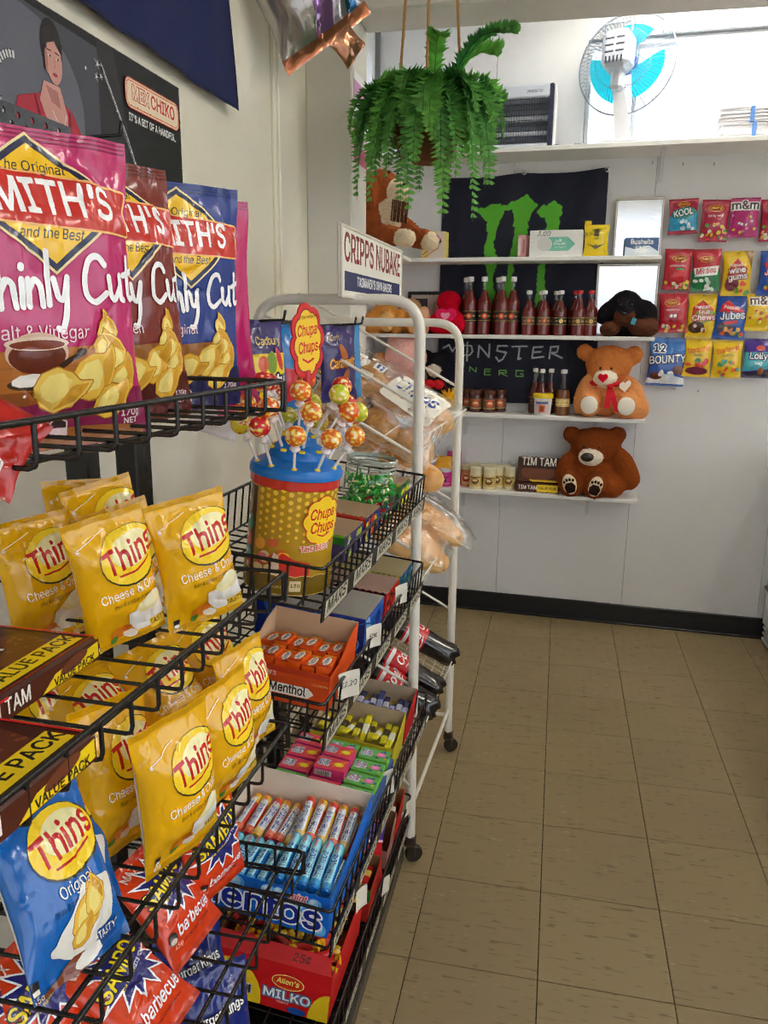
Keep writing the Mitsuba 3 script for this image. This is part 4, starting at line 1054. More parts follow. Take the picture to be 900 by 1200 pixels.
RB = roll((20, 110, 190), (110, 206, 224), (60, 150, 206), 'mint', (150, 216, 232))
RF = roll((210, 66, 50), (236, 190, 60), (232, 120, 90), 'fruit')
RY = roll((236, 186, 60), (226, 80, 60), (240, 210, 120), 'fruit')
LAY = mat((1, 0, 0), (0, 0, 1), (0, -1, 0), (0, 0, 0)) @ rotx(math.pi)     # long side along y
def lay_roll(R_, x, y, z, turn, yaw, tip, lab, grp):
    kk = thing('mint_roll', lab, 'mint roll', grp)
    Q = M @ tr(x, y, z) @ rotz(yaw) @ rotx(tip) @ mat((1, 0, 0), (0, 0, -1), (0, 1, 0), (0, 0, 0)) @ rotz(turn)
    part(kk, 'roll', R_[0], None, Q); part(kk, 'print', R_[1], None, Q)


g = np.random.default_rng(8)
NTH = ['first', 'second', 'third', 'fourth', 'fifth', 'sixth', 'seventh', 'eighth', 'ninth', 'tenth', 'eleventh', 'twelfth']
part(k, 'insert', one(lin(226, 214, 196), span((-.123, .004, .002), (.123, .256, .041))), 'paper', M)
for lay in (2,):
    for i in range(12):
        lay_roll(RB, -.112 + .0204 * i, .070, .013 + .0195 * lay, g.uniform(-.5, .5), g.uniform(-.02, .02), .04, f'blue mint roll in the front layer of the blue carton, {NTH[i]} from the left', 'blue mint rolls in the carton')
for i in range(5): lay_roll(RB, .020 + .0215 * i, .078, .074 + .002 * (i % 2), g.uniform(-.3, .3), .08 + g.uniform(-.04, .04), .10, f'blue mint roll on top of the front layer, {NTH[i]} of five from the left', 'blue mint rolls on top in the carton')
for lay in (2,):
    for i in range(11):
        lay_roll((RF, RY, RF)[(i + lay) % 3], -.106 + .0212 * i, .192, .016 + .0195 * lay, g.uniform(-.6, .6), g.uniform(-.05, .05), .06, f'fruit roll in the back layer of the blue carton, {NTH[i]} from the left', 'fruit rolls in the blue carton')
for i in range(5): lay_roll((RY, RF)[i % 2], .012 + .0225 * i, .194, .074, g.uniform(-.3, .3), .1 + g.uniform(-.06, .06), .12, f'fruit roll on top of the back layer, {NTH[i]} of five from the left', 'fruit rolls on top in the blue carton')

# --- small candy boxes
k = thing('candy_tray', 'green and blue tray under the little candy boxes', 'tray')
M = T3 @ tr(-.124, .288, .003)
part(k, 'bottom', one(lin(60, 90, 150), span((-.112, 0, 0), (.112, .215, .062), bevel=.001)), 'paper', M)
part(k, 'front_print', ink([(sbox(-.112, 0, .112, .06), lin(90, 150, 50))] + [(Polygon([(-.11 + .03 * i, .01), (-.09 + .03 * i, .0), (-.085 + .03 * i, .05), (-.10 + .03 * i, .058)]), lin(50, 70, 150)) for i in range(7)], flat(), None, .0003), 'paper', M @ near(0, 0, 0))
def candy_box(face_c, blob, edge_c, letters):
    W, D, H = .068, .044, .020
    mb = MB().add(bx(W, D, H, (0, 0, H / 2), bevel=.0008), lin(*edge_c))
    ar = [(sbox(-W / 2, -D / 2, W / 2, D / 2), lin(*face_c))]
    gg = np.random.default_rng(sum(face_c))
    for i in range(14): ar += [(oval(gg.uniform(-.0, .031), gg.uniform(-.014, .014), .0035, .0026, gg.uniform(0, 90), 8), lin(*[(60, 150, 70), (40, 60, 150), (240, 150, 50)][i % 3] if face_c[1] > 90 else lin(236, 120, 30) and (236, 120, 30)))]
    ar += [(sbox(-.029, -.0125, -.004, .0125), lin(236, 232, 238)), (text(letters, .011, -.0165, .0045, bold=True, wide=.82), lin(40, 30, 60)), (text(letters[::-1], .009, -.0165, -.007, bold=True, wide=.9), lin(90, 60, 120)), (oval(.016, .0, .0105, .0085), lin(*blob)), (oval(.016, .001, .006, .0045), lin(*[min(255, q + 24) for q in blob]))]
    bot = [(sbox(-.030, .002, .006, .015), lin(210, 210, 206))] + [(sbox(-.028 + .003 * i, .003, -.0268 + .003 * i, .014), lin(40)) for i in range(10)]
    return mb.dict('paper'), ink(ar, flat(tr(0, 0, H)), None, .0002, .00005).dict('paper'), ink(bot, flat(mat((1, 0, 0), (0, 0, 1), (0, -1, 0), (0, -D / 2, 0))), None, .0002).dict('paper')


CG, CP = candy_box((90, 170, 80), (216, 120, 170), (110, 180, 60), 'BUB'), candy_box((226, 70, 90), (246, 200, 40), (206, 50, 120), 'BUB')
grid = [(2, 0, 'g'), (2, 1, 'g'), (2, 2, 'g'), (2, 3, 'g'), (1, 0, 'p'), (1, 1, 'P'), (1, 2, 'P'), (1, 3, 'g'), (0, 0, 'g'), (0, 1, 'p'), (0, 2, 'p'), (0, 3, 'p')]
row_n = ['front', 'second', 'third', 'back']
for cx, ry, c in grid:
    A = CG if c == 'g' else CP
    up = .020 if c == 'P' else 0
    col = 'green and blue' if c == 'g' else 'pink and orange'
    where = ['left', 'middle', 'right'][cx]
    kk = thing('candy_box', f'small {col} candy box, {row_n[ry]} row of the {where} stack on the tray', 'candy box', 'small candy boxes on the tray')
    Q = M @ tr(-.074 + .073 * cx + (.004 if c == 'P' else 0), .024 + .053 * ry, .062 + up) @ rotz(.04 * ((cx + ry) % 3 - 1))
    for nm, dct in zip(('box', 'print', 'barcode'), A): part(kk, nm, dct, None, Q)
    if c == 'P':
        kk = thing('candy_box', f'small pink and orange candy box underneath, in the {row_n[ry]} row of the middle stack', 'candy box', 'small candy boxes on the tray')
        Q = M @ tr(-.074 + .073 * cx, .024 + .053 * ry, .062)
        for nm, dct in zip(('box', 'print', 'barcode'), CP): part(kk, nm, dct, None, Q)

for lab, y, c, lipc, teeth, cols, grp in (('open carton with a yellow and black striped rim full of yellow sour sticks', .540, (206, 190, 50), lin(226, 206, 40), lin(24), [((226, 214, 40), (240, 240, 210)), ((206, 196, 30), (60, 50, 30))], 'yellow sour sticks in the striped carton'),
                                     ('open carton with a red front lip full of dark blue sour sticks', .675, (196, 30, 36), lin(206, 30, 40), lin(226, 190, 40), [((50, 60, 110), (150, 160, 200)), ((40, 44, 90), (190, 190, 210))], 'dark blue sour sticks in the red carton')):
    k = thing('sweets_carton', lab, 'carton')
    M2 = T3 @ tr(-.125, y, .003)
    open_carton(k, M2, .205, .118, .062, .098, lin(*c), lin(170, 150, 124))
    part(k, 'lip_print', ink([(sbox(-.1, .044, .1, .062), lipc), (affinity.translate(zigzag(.2, .012, 15, False), 0, .044), teeth)], flat(), None, .0004), 'paper', M2 @ near(0, 0, 0))
    fill(M2, .19, .118, .060, 11, cols, f'{"yellow" if "yellow" in grp else "dark blue"} wrapped sour stick in the open carton', grp, 31, L=.082, sw_=.015)
    part(k, 'insert', one(lin(150, 130, 60), span((-.10, .003, .002), (.10, .114, .05))), 'paper', M2)

# --- lowest basket
k = thing('caramel_carton', 'red and yellow open carton of wrapped caramels in the lowest basket', 'carton')
w, d = .25, .25
M = T4 @ tr(-.150, .150, .003)
open_carton(k, M, w, d, .112, .130, lin(196, 26, 28), lin(128, 92, 58))
cm = [(sbox(-.125, 0, .125, .112), lin(206, 28, 32)), (oval(-.095, .01, .07, .082), lin(240, 204, 36)), (oval(.118, -.005, .045, .07), lin(240, 204, 36))]
cm += [(oval(.028, .068, .032, .0155).buffer(.002), lin(246, 214, 120)), (oval(.028, .068, .032, .0155), lin(200, 30, 30)), (oval(.028, .068, .029, .0125), lin(226, 110, 40)), (oval(.028, .068, .028, .0115), lin(206, 34, 30)), (text("Allen's", .0125, .028, .0685, bold=True, shear=.15, wide=.85), lin(250, 226, 120))]
t = text('MILKO', .020, .028, .033, bold=True, wide=1.1); cm += [(t.buffer(.003), lin(96, 120, 160)), (t.buffer(.0012), lin(60, 80, 130)), (t, lin(246))]
cm += [(text('chews', .006, .02, .018, shear=.2), lin(250, 220, 210)), (Polygon([(-.118, .075), (-.085, .070), (-.066, .058), (-.07, .048), (-.095, .055), (-.112, .062)]).buffer(.004), lin(40, 60, 110)), (Point(-.078, .05).buffer(.007), lin(24, 24, 34)), (Point(-.108, .063).buffer(.006), lin(24, 24, 34)), (oval(.05, .006, .02, .008), lin(30, 80, 160))]
cm += [(sbox(-.105, .018, -.045, .042), lin(226, 220, 206))] + [(sbox(-.103 + .0036 * i, .02, -.1012 + .0036 * i + .0008 * (i % 3), .04), lin(30)) for i in range(16)]
cm = cm[:1] + [(affinity.translate(q, .010, .002), c) for q, c in cm[1:]]
part(k, 'front_print', ink(cm, flat(), None, .0003, .00006, sbox(-.125, 0, .125, .112)), 'gloss', M @ near(0, 0, 0))
lipm = M @ mat((1, 0, 0), (0, -.45, .89), (0, -.89, -.45), (0, 0, .112))
part(k, 'front_flap', one(lin(198, 26, 30), prism(Polygon([(-.125, 0), (.125, 0), (.112, .034), (-.112, .034)]), .0014), smooth=False), 'paper', M @ mat((1, 0, 0), (0, .45, .89), (0, -.89, .45), (0, 0, .112)))
part(k, 'price', ink([(text('25¢', .015, .06, .016, shear=.1), lin(46, 14, 16))], flat(tr(0, 0, .0014)), None, .0004), 'paper', M @ mat((1, 0, 0), (0, .45, .89), (0, -.89, .45), (0, 0, .112)))
g = np.random.default_rng(77)
chew = MB().add(tube([(-.022, 0, 0), (.022, 0, 0)], .0075, 8), lin(206, 44, 44), smooth=True); chewd = None
for s in (-1, 1): chew.add(lathe([(.006, 0), (.011, .012), (.003, .013)], 7), lin(236, 190, 40), mat((0, 1, 0), (0, 0, s), (s, 0, 0), (s * .022, 0, 0)) if False else tr(s * .022, 0, 0) @ roty(s * math.pi / 2), smooth=False)
chewr = chew.dict('foil')
chew = MB().add(tube([(-.014, 0, 0), (.014, 0, 0)], .008, 8), lin(226, 186, 40), smooth=True)
for s in (-1, 1): chew.add(lathe([(.006, 0), (.012, .012), (.003, .013)], 7), lin(60, 44, 24), tr(s * .014, 0, 0) @ roty(s * math.pi / 2), smooth=False)
chewy = chew.dict('foil')
for i in range(70):
    nm, dd = (('red', chewr), ('yellow', chewy))[i % 2]
    kk = thing('wrapped_caramel', f'{nm} wrapped chew lying in the red and yellow carton', 'sweet', f'{nm} chews in the red and yellow carton')
    put(kk, dd, None, M @ tr(g.uniform(-.098, .098), g.uniform(.03, .222), .094 + .010 * (i // 26) + g.uniform(0, .006)) @ rotz(g.uniform(0, 6.3)) @ roty(g.uniform(-.35, .35)))
part(k, 'filling', one(lin(110, 40, 26), span((-.120, .006, .003), (.120, .244, .088))), 'matte', M)

k = thing('sweets_carton', 'brown carton with a green toothed lip and red sticks beside the caramel carton', 'carton')
M2 = T4 @ tr(-.080, .435, .003)
open_carton(k, M2, .13, .10, .085, .105, lin(176, 40, 30), lin(126, 92, 60))
part(k, 'lip_print', ink([(sbox(-.065, .055, .065, .085), lin(20, 120, 44)), (affinity.translate(zigzag(.07, .016, 7, False), .01, .06), lin(226, 206, 50))], flat(), None, .0004), 'paper', M2 @ near(0, 0, 0))
fill(M2, .11, .10, .080, 5, [((196, 36, 34), (236, 200, 90)), ((206, 60, 40), (60, 30, 30))], 'red wrapped stick in the brown carton with the green lip', 'red sticks in the green lipped carton', 33)
k = thing('lolly_bag', 'red and purple bag of lollies slumped in the lowest basket', 'bag')
packet(k, Packet(.14, .16, .06, 140, 14, .007), T4 @ tr(-.085, .585, .060) @ rotz(.3) @ rotx(math.radians(48)), lin(196, 22, 40), [(Polygon([(-.07, .02), (.07, .03), (.07, .075), (-.07, .075)]), lin(70, 36, 130)), (stroke([(-.07, .02), (.07, .03)], .006), lin(226, 190, 210))], nu=26, nv=30)
k = thing('sweets_carton', 'brown carton with torn pink edge in the lowest basket behind the red bag', 'carton')
M2 = T4 @ tr(-.085, .625, .003)
open_carton(k, M2, .14, .085, .05, .110, lin(176, 120, 110), lin(118, 88, 60))
k = thing('sweets_carton', 'carton of striped liquorice sticks with red toothed lip, far end of the lowest basket', 'carton')
M2 = T4 @ tr(-.080, .725, .003)
open_carton(k, M2, .13, .09, .075, .112, lin(206, 30, 28), lin(150, 92, 60))
part(k, 'lip_print', ink([(sbox(-.065, .045, .065, .075), lin(214, 30, 30)), (affinity.translate(zigzag(.13, .008, 14, False), 0, .046), lin(230, 190, 50)), (text('EXTRA', .010, 0, .062, bold=True), lin(90, 10, 12))], flat(), None, .0004), 'paper', M2 @ near(0, 0, 0))
fill(M2, .11, .09, .078, 6, [((60, 40, 34), (226, 220, 206)), ((150, 40, 30), (230, 226, 210))], 'striped liquorice stick in the carton with the red toothed lip', 'liquorice sticks', 34)

# --- price tickets clipped to the baskets
def ticket(label, p, w, h, az, roll, words, curl=0.004):
    kk = thing('price_ticket', label, 'price ticket')
    us, vs = np.meshgrid(np.linspace(-.5, .5, 7), np.linspace(-.5, .5, 9)); P = np.stack([us * w, vs * h, curl * np.sin(vs * 3) + curl * us * us * 3], -1).reshape(-1, 3)
    i, j = np.meshgrid(np.arange(8), np.arange(6), indexing='ij'); q = (i * 7 + j).ravel(); f = np.vstack([np.stack([q, q + 1, q + 8], 1), np.stack([q, q + 8, q + 7], 1)])
    sheet = trimesh.Trimesh(np.vstack([P, P - [0, 0, .0006]]), np.vstack([f, f[:, ::-1] + len(P)]), process=False)
    Q = face(az, 0, roll, p)
    part(kk, 'card', MB().add(sheet, lin(226, 222, 208), smooth=True), 'paper', Q)
    if words:
        t = text(words, h * .22, 0, 0, shear=.05, wide=.72)
        part(kk, 'writing', ink([(t, lin(24, 22, 24))], lambda x, y: (np.stack([x, y, curl * np.sin(y / h * 3) + curl * (x / w) ** 2 * 3], 1), np.tile([0, 0, 1.0], (len(x), 1))), .01, .0006), 'paper', Q)


ticket('white price ticket reading $2.20 on the rail by the orange lozenge carton', (-.330, 1.255, .870), .042, .054, 42, 4, '$2.20')
ticket('white price ticket on the rail in front of the blue carton', (-.325, 1.425, .893), .036, .050, 48, 6, '50¢')
ticket('white price ticket on the rail in front of the red and black carton', (-.322, 1.69, .890), .036, .05, 52, 8, None)
ticket('white price ticket hanging askew on the rail by the candy boxes', (-.318, 1.545, .500), .034, .068, 50, 10, None)
ticket('small white price ticket on the rail beside the mint carton', (-.310, 1.27, .425), .030, .055, 60, 10, None)
ticket('rounded white price ticket low on the rail by the caramel carton', (-.338, 1.62, .175), .034, .055, 62, 8, None)
ticket('small white price ticket on the lowest rail near the castor', (-.330, 1.885, .215), .026, .05, 62, 6, None)

# ================================================================ white bread rack on castors
ENA = lin(232, 228, 216)
HOOP = {'near': ((-0.757, 1.97), (-0.336, 1.97), 1.545), 'far': ((-0.85, 2.59), (-0.312, 2.59), 1.492)}
rack = thing('bread_rack', 'white tubular bread rack with sloping shelves on castors', 'rack')
rails = {}
for nm, (a, b, z) in HOOP.items():
    p = bend([(*a, .055), (*a, z), (*b, z), (*b, .055)], .085, 8)
    part(rack, 'hoop', rods(ENA, [p], .0135, 14), 'plastic')
    for x, y in (a, b):
        c = part(rack, 'castor', one(lin(46, 36, 30), span((x - .016, y - .016, .040), (x + .016, y + .016, .075), bevel=.006)), 'plastic')
        w = lathe([(0, -.010), (.022, -.010), (.025, -.006), (.025, .006), (.022, .010), (0, .010)], 18)
        part(c, 'wheel', one(lin(34, 30, 28), w), 'plastic', tr(x + .012, y - .01, .0255) @ rotz(.5) @ rotx(math.pi / 2))
        part(c, 'fork', one(lin(60, 48, 40), span((x - .006, y - .020, .02), (x + .020, y - .012, .05), bevel=.002)), 'plastic')
def on(nm, t, z, slope=.545):
    (ax, ay), (bx_, by), _ = HOOP[nm]
    x = ax + (bx_ - ax) * t; return np.array([x, ay, z + slope * (bx_ - x)])


for z in (1.289, .910, .530):        # guard rods
    for nm in HOOP: part(rack, 'guard_rod', rods(ENA, [[on(nm, 0, z), on(nm, 1, z)]], .0042, 8), 'plastic')
for z in (1.160, .790, .335):        # bread shelves: side rods, long wires, front stop
    for nm in HOOP: part(rack, 'shelf_rod', rods(ENA, [[on(nm, 0, z), on(nm, 1, z)]], .0045, 8), 'plastic')
    ts = np.linspace(0.02, .98, 6 if z > .5 else 17)
    for p in [[on('near', t, z), on('far', t, z)] for t in ts] + ([[on('near', 0, z) * (1 - s) + on('far', 0, z) * s, on('near', 1, z) * (1 - s) + on('far', 1, z) * s] for s in np.linspace(0, 1, 19)] if z < .5 else []): part(rack, 'shelf_wire', rods(ENA, [p], .0019, 6), 'plastic')
    st = []
    for s in np.linspace(0, 1, 7 if z > .5 else 15):
        p = on('near', 1, z) * (1 - s) + on('far', 1, z) * s; st.append([p, p + [.025, 0, .06]])
    a, b = on('near', 1, z) + [.025, 0, .06], on('far', 1, z) + [.025, 0, .06]
    part(rack, 'front_stop', rods(ENA, st + [[a, b]], .0022, 6), 'plastic')
for nm in HOOP: part(rack, 'foot_rail', rods(ENA, [[on(nm, 0, .135, 0), on(nm, 1, .135, 0)]], .007, 8), 'plastic')
for t in (0, 1): part(rack, 'side_rail', rods(ENA, [[on('near', t, .16, 0), on('far', t, .16, 0)]], .006, 8), 'plastic')
part(rack, 'tray_lip', rods(ENA, [[(-.40, 1.95, .315), (-.33, 1.86, .31), (-.328, 1.90, .272), (-.40, 1.98, .27), (-.40, 1.95, .315)], [(-.36, 1.90, .312), (-.36, 1.93, .27)]], .0026, 6), 'plastic')

# sign board along the top of the rack
k = thing('rack_sign', 'white sign with maroon and navy bands on top of the bread rack', 'sign')
SG = mat((0, 1, 0), (0, 0, 1), (1, 0, 0), (-.50, 1.84, 1.545))
part(k, 'board', one(lin(232, 228, 216), bx(.72, .165, .008, (.36, .0825, -.004), bevel=.002)), 'plastic', SG)
part(k, 'frame', one(lin(206, 200, 186), bx(.72, .008, .012, (.36, .161, -.003), bevel=.002), bx(.72, .008, .012, (.36, .004, -.003), bevel=.002), bx(.008, .165, .012, (.004, .0825, -.003), bevel=.002), bx(.008, .165, .012, (.716, .0825, -.003), bevel=.002)), 'plastic', SG)
t = text('CRIPPS NUBAKE', .062, .36, .108, bold=False, wide=.98)
part(k, 'lettering', ink([(sbox(.03, .018, .69, .062), lin(34, 40, 84)), (t.buffer(.0016), lin(126, 28, 38)), (text("TASMANIA'S OWN BAKERS", .022, .36, .040, bold=True, wide=1.05), lin(236))], flat(), None, .0004), 'plastic', SG)

# bread in bags on the sloping shelves
def slope_frame(x, y, z): return mat(norm((1, 0, -.545)), (0, 1, 0), np.cross(norm((1, 0, -.545)), (0, 1, 0)), (x, y, z))


CRUST = lin(206, 142, 66)
def bun(seed, a=.055, b=.045, c=.034):
    q = ball(1, sub=3); v = q.vertices; n = meshkit.fbm(v * 2.2 + seed * 7.1, 3)
    v = v * (1 + .16 * (n - .5) + .03 * (meshkit.fbm(v * 9 + seed, 2) - .5))[:, None]; v[:, 2] = np.where(v[:, 2] < 0, v[:, 2] * .7, v[:, 2]); v *= [a, b, c]
    up = np.clip(v[:, 2:3] / c * .5 + .5, 0, 1); m = meshkit.fbm(v * 60 + seed, 3)[:, None]
    col = np.array(lin(236, 204, 146)) * (1 - up) + np.array(lin(212, 150, 76)) * up; col = col * (.85 + .3 * m)
    q = trimesh.Trimesh(v, q.faces, process=False); vv, f, nn = meshkit.arrays(q, True)
    return MB().raw(vv, f, nn, col)


buns = [bun(i).dict('plastic') for i in range(4)]
def bread_bag(label, M, L, W, H, spots, size, art, seed, tuft=True):
    kk = thing('bread_bag', label, 'bread bag')
    p = Packet(L, W, H, seed, 40, .010, seal=.03, pinch=.05)
    mb = MB()
    us, vs = np.linspace(-1, 1, 30) * L / 2, np.linspace(-.5, .5, 26) * W
    U, V = np.meshgrid(us, vs); n1, n2 = U.shape
    i, j = np.meshgrid(np.arange(n1 - 1), np.arange(n2 - 1), indexing='ij'); q = (i * n2 + j).ravel(); f = np.vstack([np.stack([q, q + 1, q + n2 + 1], 1), np.stack([q, q + n2 + 1, q + n2], 1)])
    P, N = p.surf(U.ravel(), V.ravel()); P[:, 2] += .006
    mb.raw(P, f, N, lin(240))
    part(kk, 'film', mb, 'film', M @ tr(0, 0, H * .5))
    if art: part(kk, 'print', ink(art, p.surf, .015, .0075, .0002), 'foil', M @ tr(0, 0, H * .5))
    for n, (x, y, r) in enumerate(spots):
        b = thing('bread_roll', f'golden roll in the {label.split(" on ")[0]}, {["upper left", "left", "right", "upper right", "lower left", "bottom left", "bottom right", "lower right"][n] if len(spots) > 5 else ["first", "second", "third", "fourth", "fifth"][n]} one', 'bread roll', f'rolls in the {label.split(" on ")[0]}')
        put(b, buns[(n + seed) % 4], None, M @ tr(x, y, size * .028) @ rotz(r) @ scl(size, size, size * 1.05))
    return kk


def lean_frame(x, y, z, back=38):
    e = norm((1, 0, -.545)); n0 = norm(np.cross(e, (0, 1, 0))); b_ = math.radians(back); n = -math.cos(b_) * np.array([0, 1, 0]) + math.sin(b_) * n0; return mat(e, np.cross(n, e), n, (x, y, z))


BF1 = lean_frame(-.50, 2.24, 1.292)
blue, navy = lin(40, 60, 140), lin(30, 36, 110)
la = [(Polygon([(.02, .0), (.17, -.005), (.185, .085), (.05, .09)]).buffer(.012), lin(236, 230, 214)), (text('Cripps', .040, .105, .052, shear=.2, bold=True, wide=.8), blue), (text('rolls', .016, .06, .018, shear=.2), lin(200, 80, 60)), (oval(-.10, .060, .042, .030, -10), lin(236, 230, 218)), (text('New', .012, -.10, .066, rot=-10), lin(180, 80, 60)), (text('Bake', .010, -.10, .052, rot=-10), lin(180, 80, 60)),
      (sbox(-.045, .045, -.01, .080), lin(236)), (sbox(-.038, .048, -.030, .077), navy), (sbox(-.025, .048, -.017, .077), navy), (sbox(-.20, .005, -.03, .030), lin(232, 226, 210)), (text('bread rolls', .016, -.115, .0175, shear=.2), navy), (sbox(-.20, -.085, -.15, -.045), lin(232)), (sbox(-.195, -.078, -.155, -.052), lin(90, 90, 100))]
bread_bag('clear bag of long rolls on the upper shelf of the bread rack', BF1 @ tr(0, -.022, -.05), .47, .24, .11, [(-.17 + .112 * (i % 4), -.055 + .105 * (i // 4), .2 * ((i * 5) % 3 - 1)) for i in range(8)], 1.15, la, 3)
bread_bag('second clear bag of rolls on the upper shelf of the rack under the first one', BF1 @ tr(.03, -.10, -.13), .42, .15, .07, [(-.12 + .11 * i, .0, .15 * (i % 2)) for i in range(4)], .95, None, 5, tuft=False)
k = thing('bread_loaf', 'long golden loaf in a clear bag with blue print low on the rack', 'bread loaf')
LM = slope_frame(-.42, 2.36, .885)
part(k, 'crust', bun(9, .15, .062, .052), 'plastic', LM @ tr(.02, .0, .03))
p = Packet(.40, .16, .11, 6, 18, .005, seal=.03, pinch=.05)
part(k, 'bag', ink([(sbox(-.198, -.078, .198, .078), lin(240))], p.surf, .016, .006), 'film', LM @ tr(.0, .0, .045))
part(k, 'print', ink([(affinity.translate(stroke([(-.12, -.06), (-.09, .0), (-.12, .06)], .035), 0, 0), lin(10, 110, 160)), (stroke([(-.135, -.04), (-.10, .0), (-.13, .045)], .008), lin(230)), (stroke([(-.17, -.05), (-.15, .0), (-.17, .05)], .014), lin(10, 90, 150))], p.surf, .012, .008), 'foil', LM @ tr(.0, .0, .045))
bread_bag('clear bag of golden rolls on the lower shelf of the rack', slope_frame(-.46, 2.20, .862), .36, .22, .10, [(-.10, -.04, .3), (.02, -.05, .1), (.12, -.03, .5), (-.05, .06, 0), (.08, .06, .2)], 1.25, [(stroke([(-.13, -.05), (-.10, .0), (-.13, .05)], .03), lin(20, 110, 150))], 8)

# cola bottles lying on the lowest shelf, their necks towards the wall
cola = [(0, 0), (.026, .0), (.034, .006), (.040, .016), (.041, .03), (.0385, .055), (.0405, .085), (.0405, .20), (.038, .222), (.029, .255), (.017, .283), (.0135, .295), (.0135, .305)]
cb = lathe(cola, 40); cv = np.array(cb.vertices); ca = np.arctan2(cv[:, 1], cv[:, 0]); cw = np.clip(1 - cv[:, 2] / .05, 0, 1) * (np.hypot(cv[:, 0], cv[:, 1]) > .01)
cv[:, :2] *= (1 - .16 * cw * (.5 - .5 * np.cos(5 * ca)))[:, None]; cv[:, 2] -= .010 * cw * (.5 + .5 * np.cos(5 * ca)); cb.vertices = cv
cm_, cap_ = MB().add(cb, lin(14, 8, 7), smooth=50), MB().add(lathe([(.0, .302), (.0158, .302), (.0162, .316), (.014, .319), (0, .319)], 20), lin(190, 24, 28))
q = lathe(cola, 28)
lab_ = MB().add(lathe([(.0409, .118), (.0412, .119), (.0412, .194), (.0409, .195)], 28), lin(200, 16, 26))
art = [(sbox(-.13, .176, .13, .188), lin(240))]
for x in (-.085, .0, .085): art += [(affinity.rotate(text('Cola', .030, 0, 0, shear=.3, bold=True, wide=.9), 90, origin=(0, 0)), lin(246))] and [(affinity.translate(text('Cola', .026, 0, 0, shear=.3, bold=True, wide=.9), x, .148), lin(246)), (affinity.translate(stroke([(-.03, 0), (0, -.004), (.03, .004)], .003), x, .128), lin(246))]
dd = (cm_.dict('gloss'), cap_.dict('plastic'), lab_.dict('foil'), ink(art, wrap(.0413), .006, .0002).dict('foil'))
for lab, x, y, z, tw in (('dark cola bottle with red label lying furthest back on the wire tray', -.288, 2.50, .395, .9), ('dark cola bottle with red label lying in the middle of the wire tray', -.300, 2.24, .395, .4), ('dark cola bottle with red label lying nearest on the wire tray', -.296, 2.11, .395, -.2)):
    kk = thing('cola_bottle', lab, 'bottle', 'cola bottles on the wire tray')
    ax = norm((-1, -.12 if y > 2.4 else -.03, .545)); xx = norm(np.cross((0, 0, 1), ax)); Q = mat(xx, np.cross(ax, xx), ax, (x, y, z)) @ rotz(tw + 2.6)
    for n, e in zip(('body', 'cap', 'label', 'label_print'), dd): part(kk, n, e, None, Q)

# ================================================================ plush toys: smooth unions of ellipsoids
def nets(F, o, h):
    """the surface F = 0 of a grid of values (inside negative) as a triangle mesh"""
    S = F < 0; n = np.array(F.shape) - 1
    cs = [(a, b, c) for a in (0, 1) for b in (0, 1) for c in (0, 1)]
    sl = lambda A, a, b, c: A[a:a + n[0], b:b + n[1], c:c + n[2]]
    cnt = sum(sl(S, *q).astype(int) for q in cs); act = (cnt > 0) & (cnt < 8)
    idx = -np.ones(act.shape, int); idx[act] = np.arange(act.sum())
    acc, k = np.zeros((act.sum(), 3)), np.zeros(act.sum()); ijk = np.argwhere(act)
    for a in cs:
        for ax in range(3):
            if a[ax]: continue
            b = list(a); b[ax] = 1; b = tuple(b)
            fa, fb = sl(F, *a)[act], sl(F, *b)[act]; m = (fa < 0) != (fb < 0)
            t = np.where(m, fa / np.where(m, fa - fb, 1), 0); p = np.tile(np.array(a, float), (len(t), 1)); p[:, ax] += t
            acc[m] += p[m]; k[m] += 1
    V = (ijk + acc / k[:, None]) * h + o
    T_ = []
    for ax in range(3):
        u, v = [(1, 2), (2, 0), (0, 1)][ax]
        A = np.moveaxis(S, (ax, u, v), (0, 1, 2)); I = np.moveaxis(idx, (ax, u, v), (0, 1, 2))
        A = A[:, 1:-1, 1:-1]; d = A[:-1] != A[1:]; flip = A[1:][d]
        q = np.stack([I[:, :-1, :-1][d], I[:, 1:, :-1][d], I[:, 1:, 1:][d], I[:, :-1, 1:][d]], 1)
        q = np.where(flip[:, None], q[:, ::-1], q); T_ += [q[:, [0, 1, 2]], q[:, [0, 2, 3]]]
    return V, np.vstack(T_)


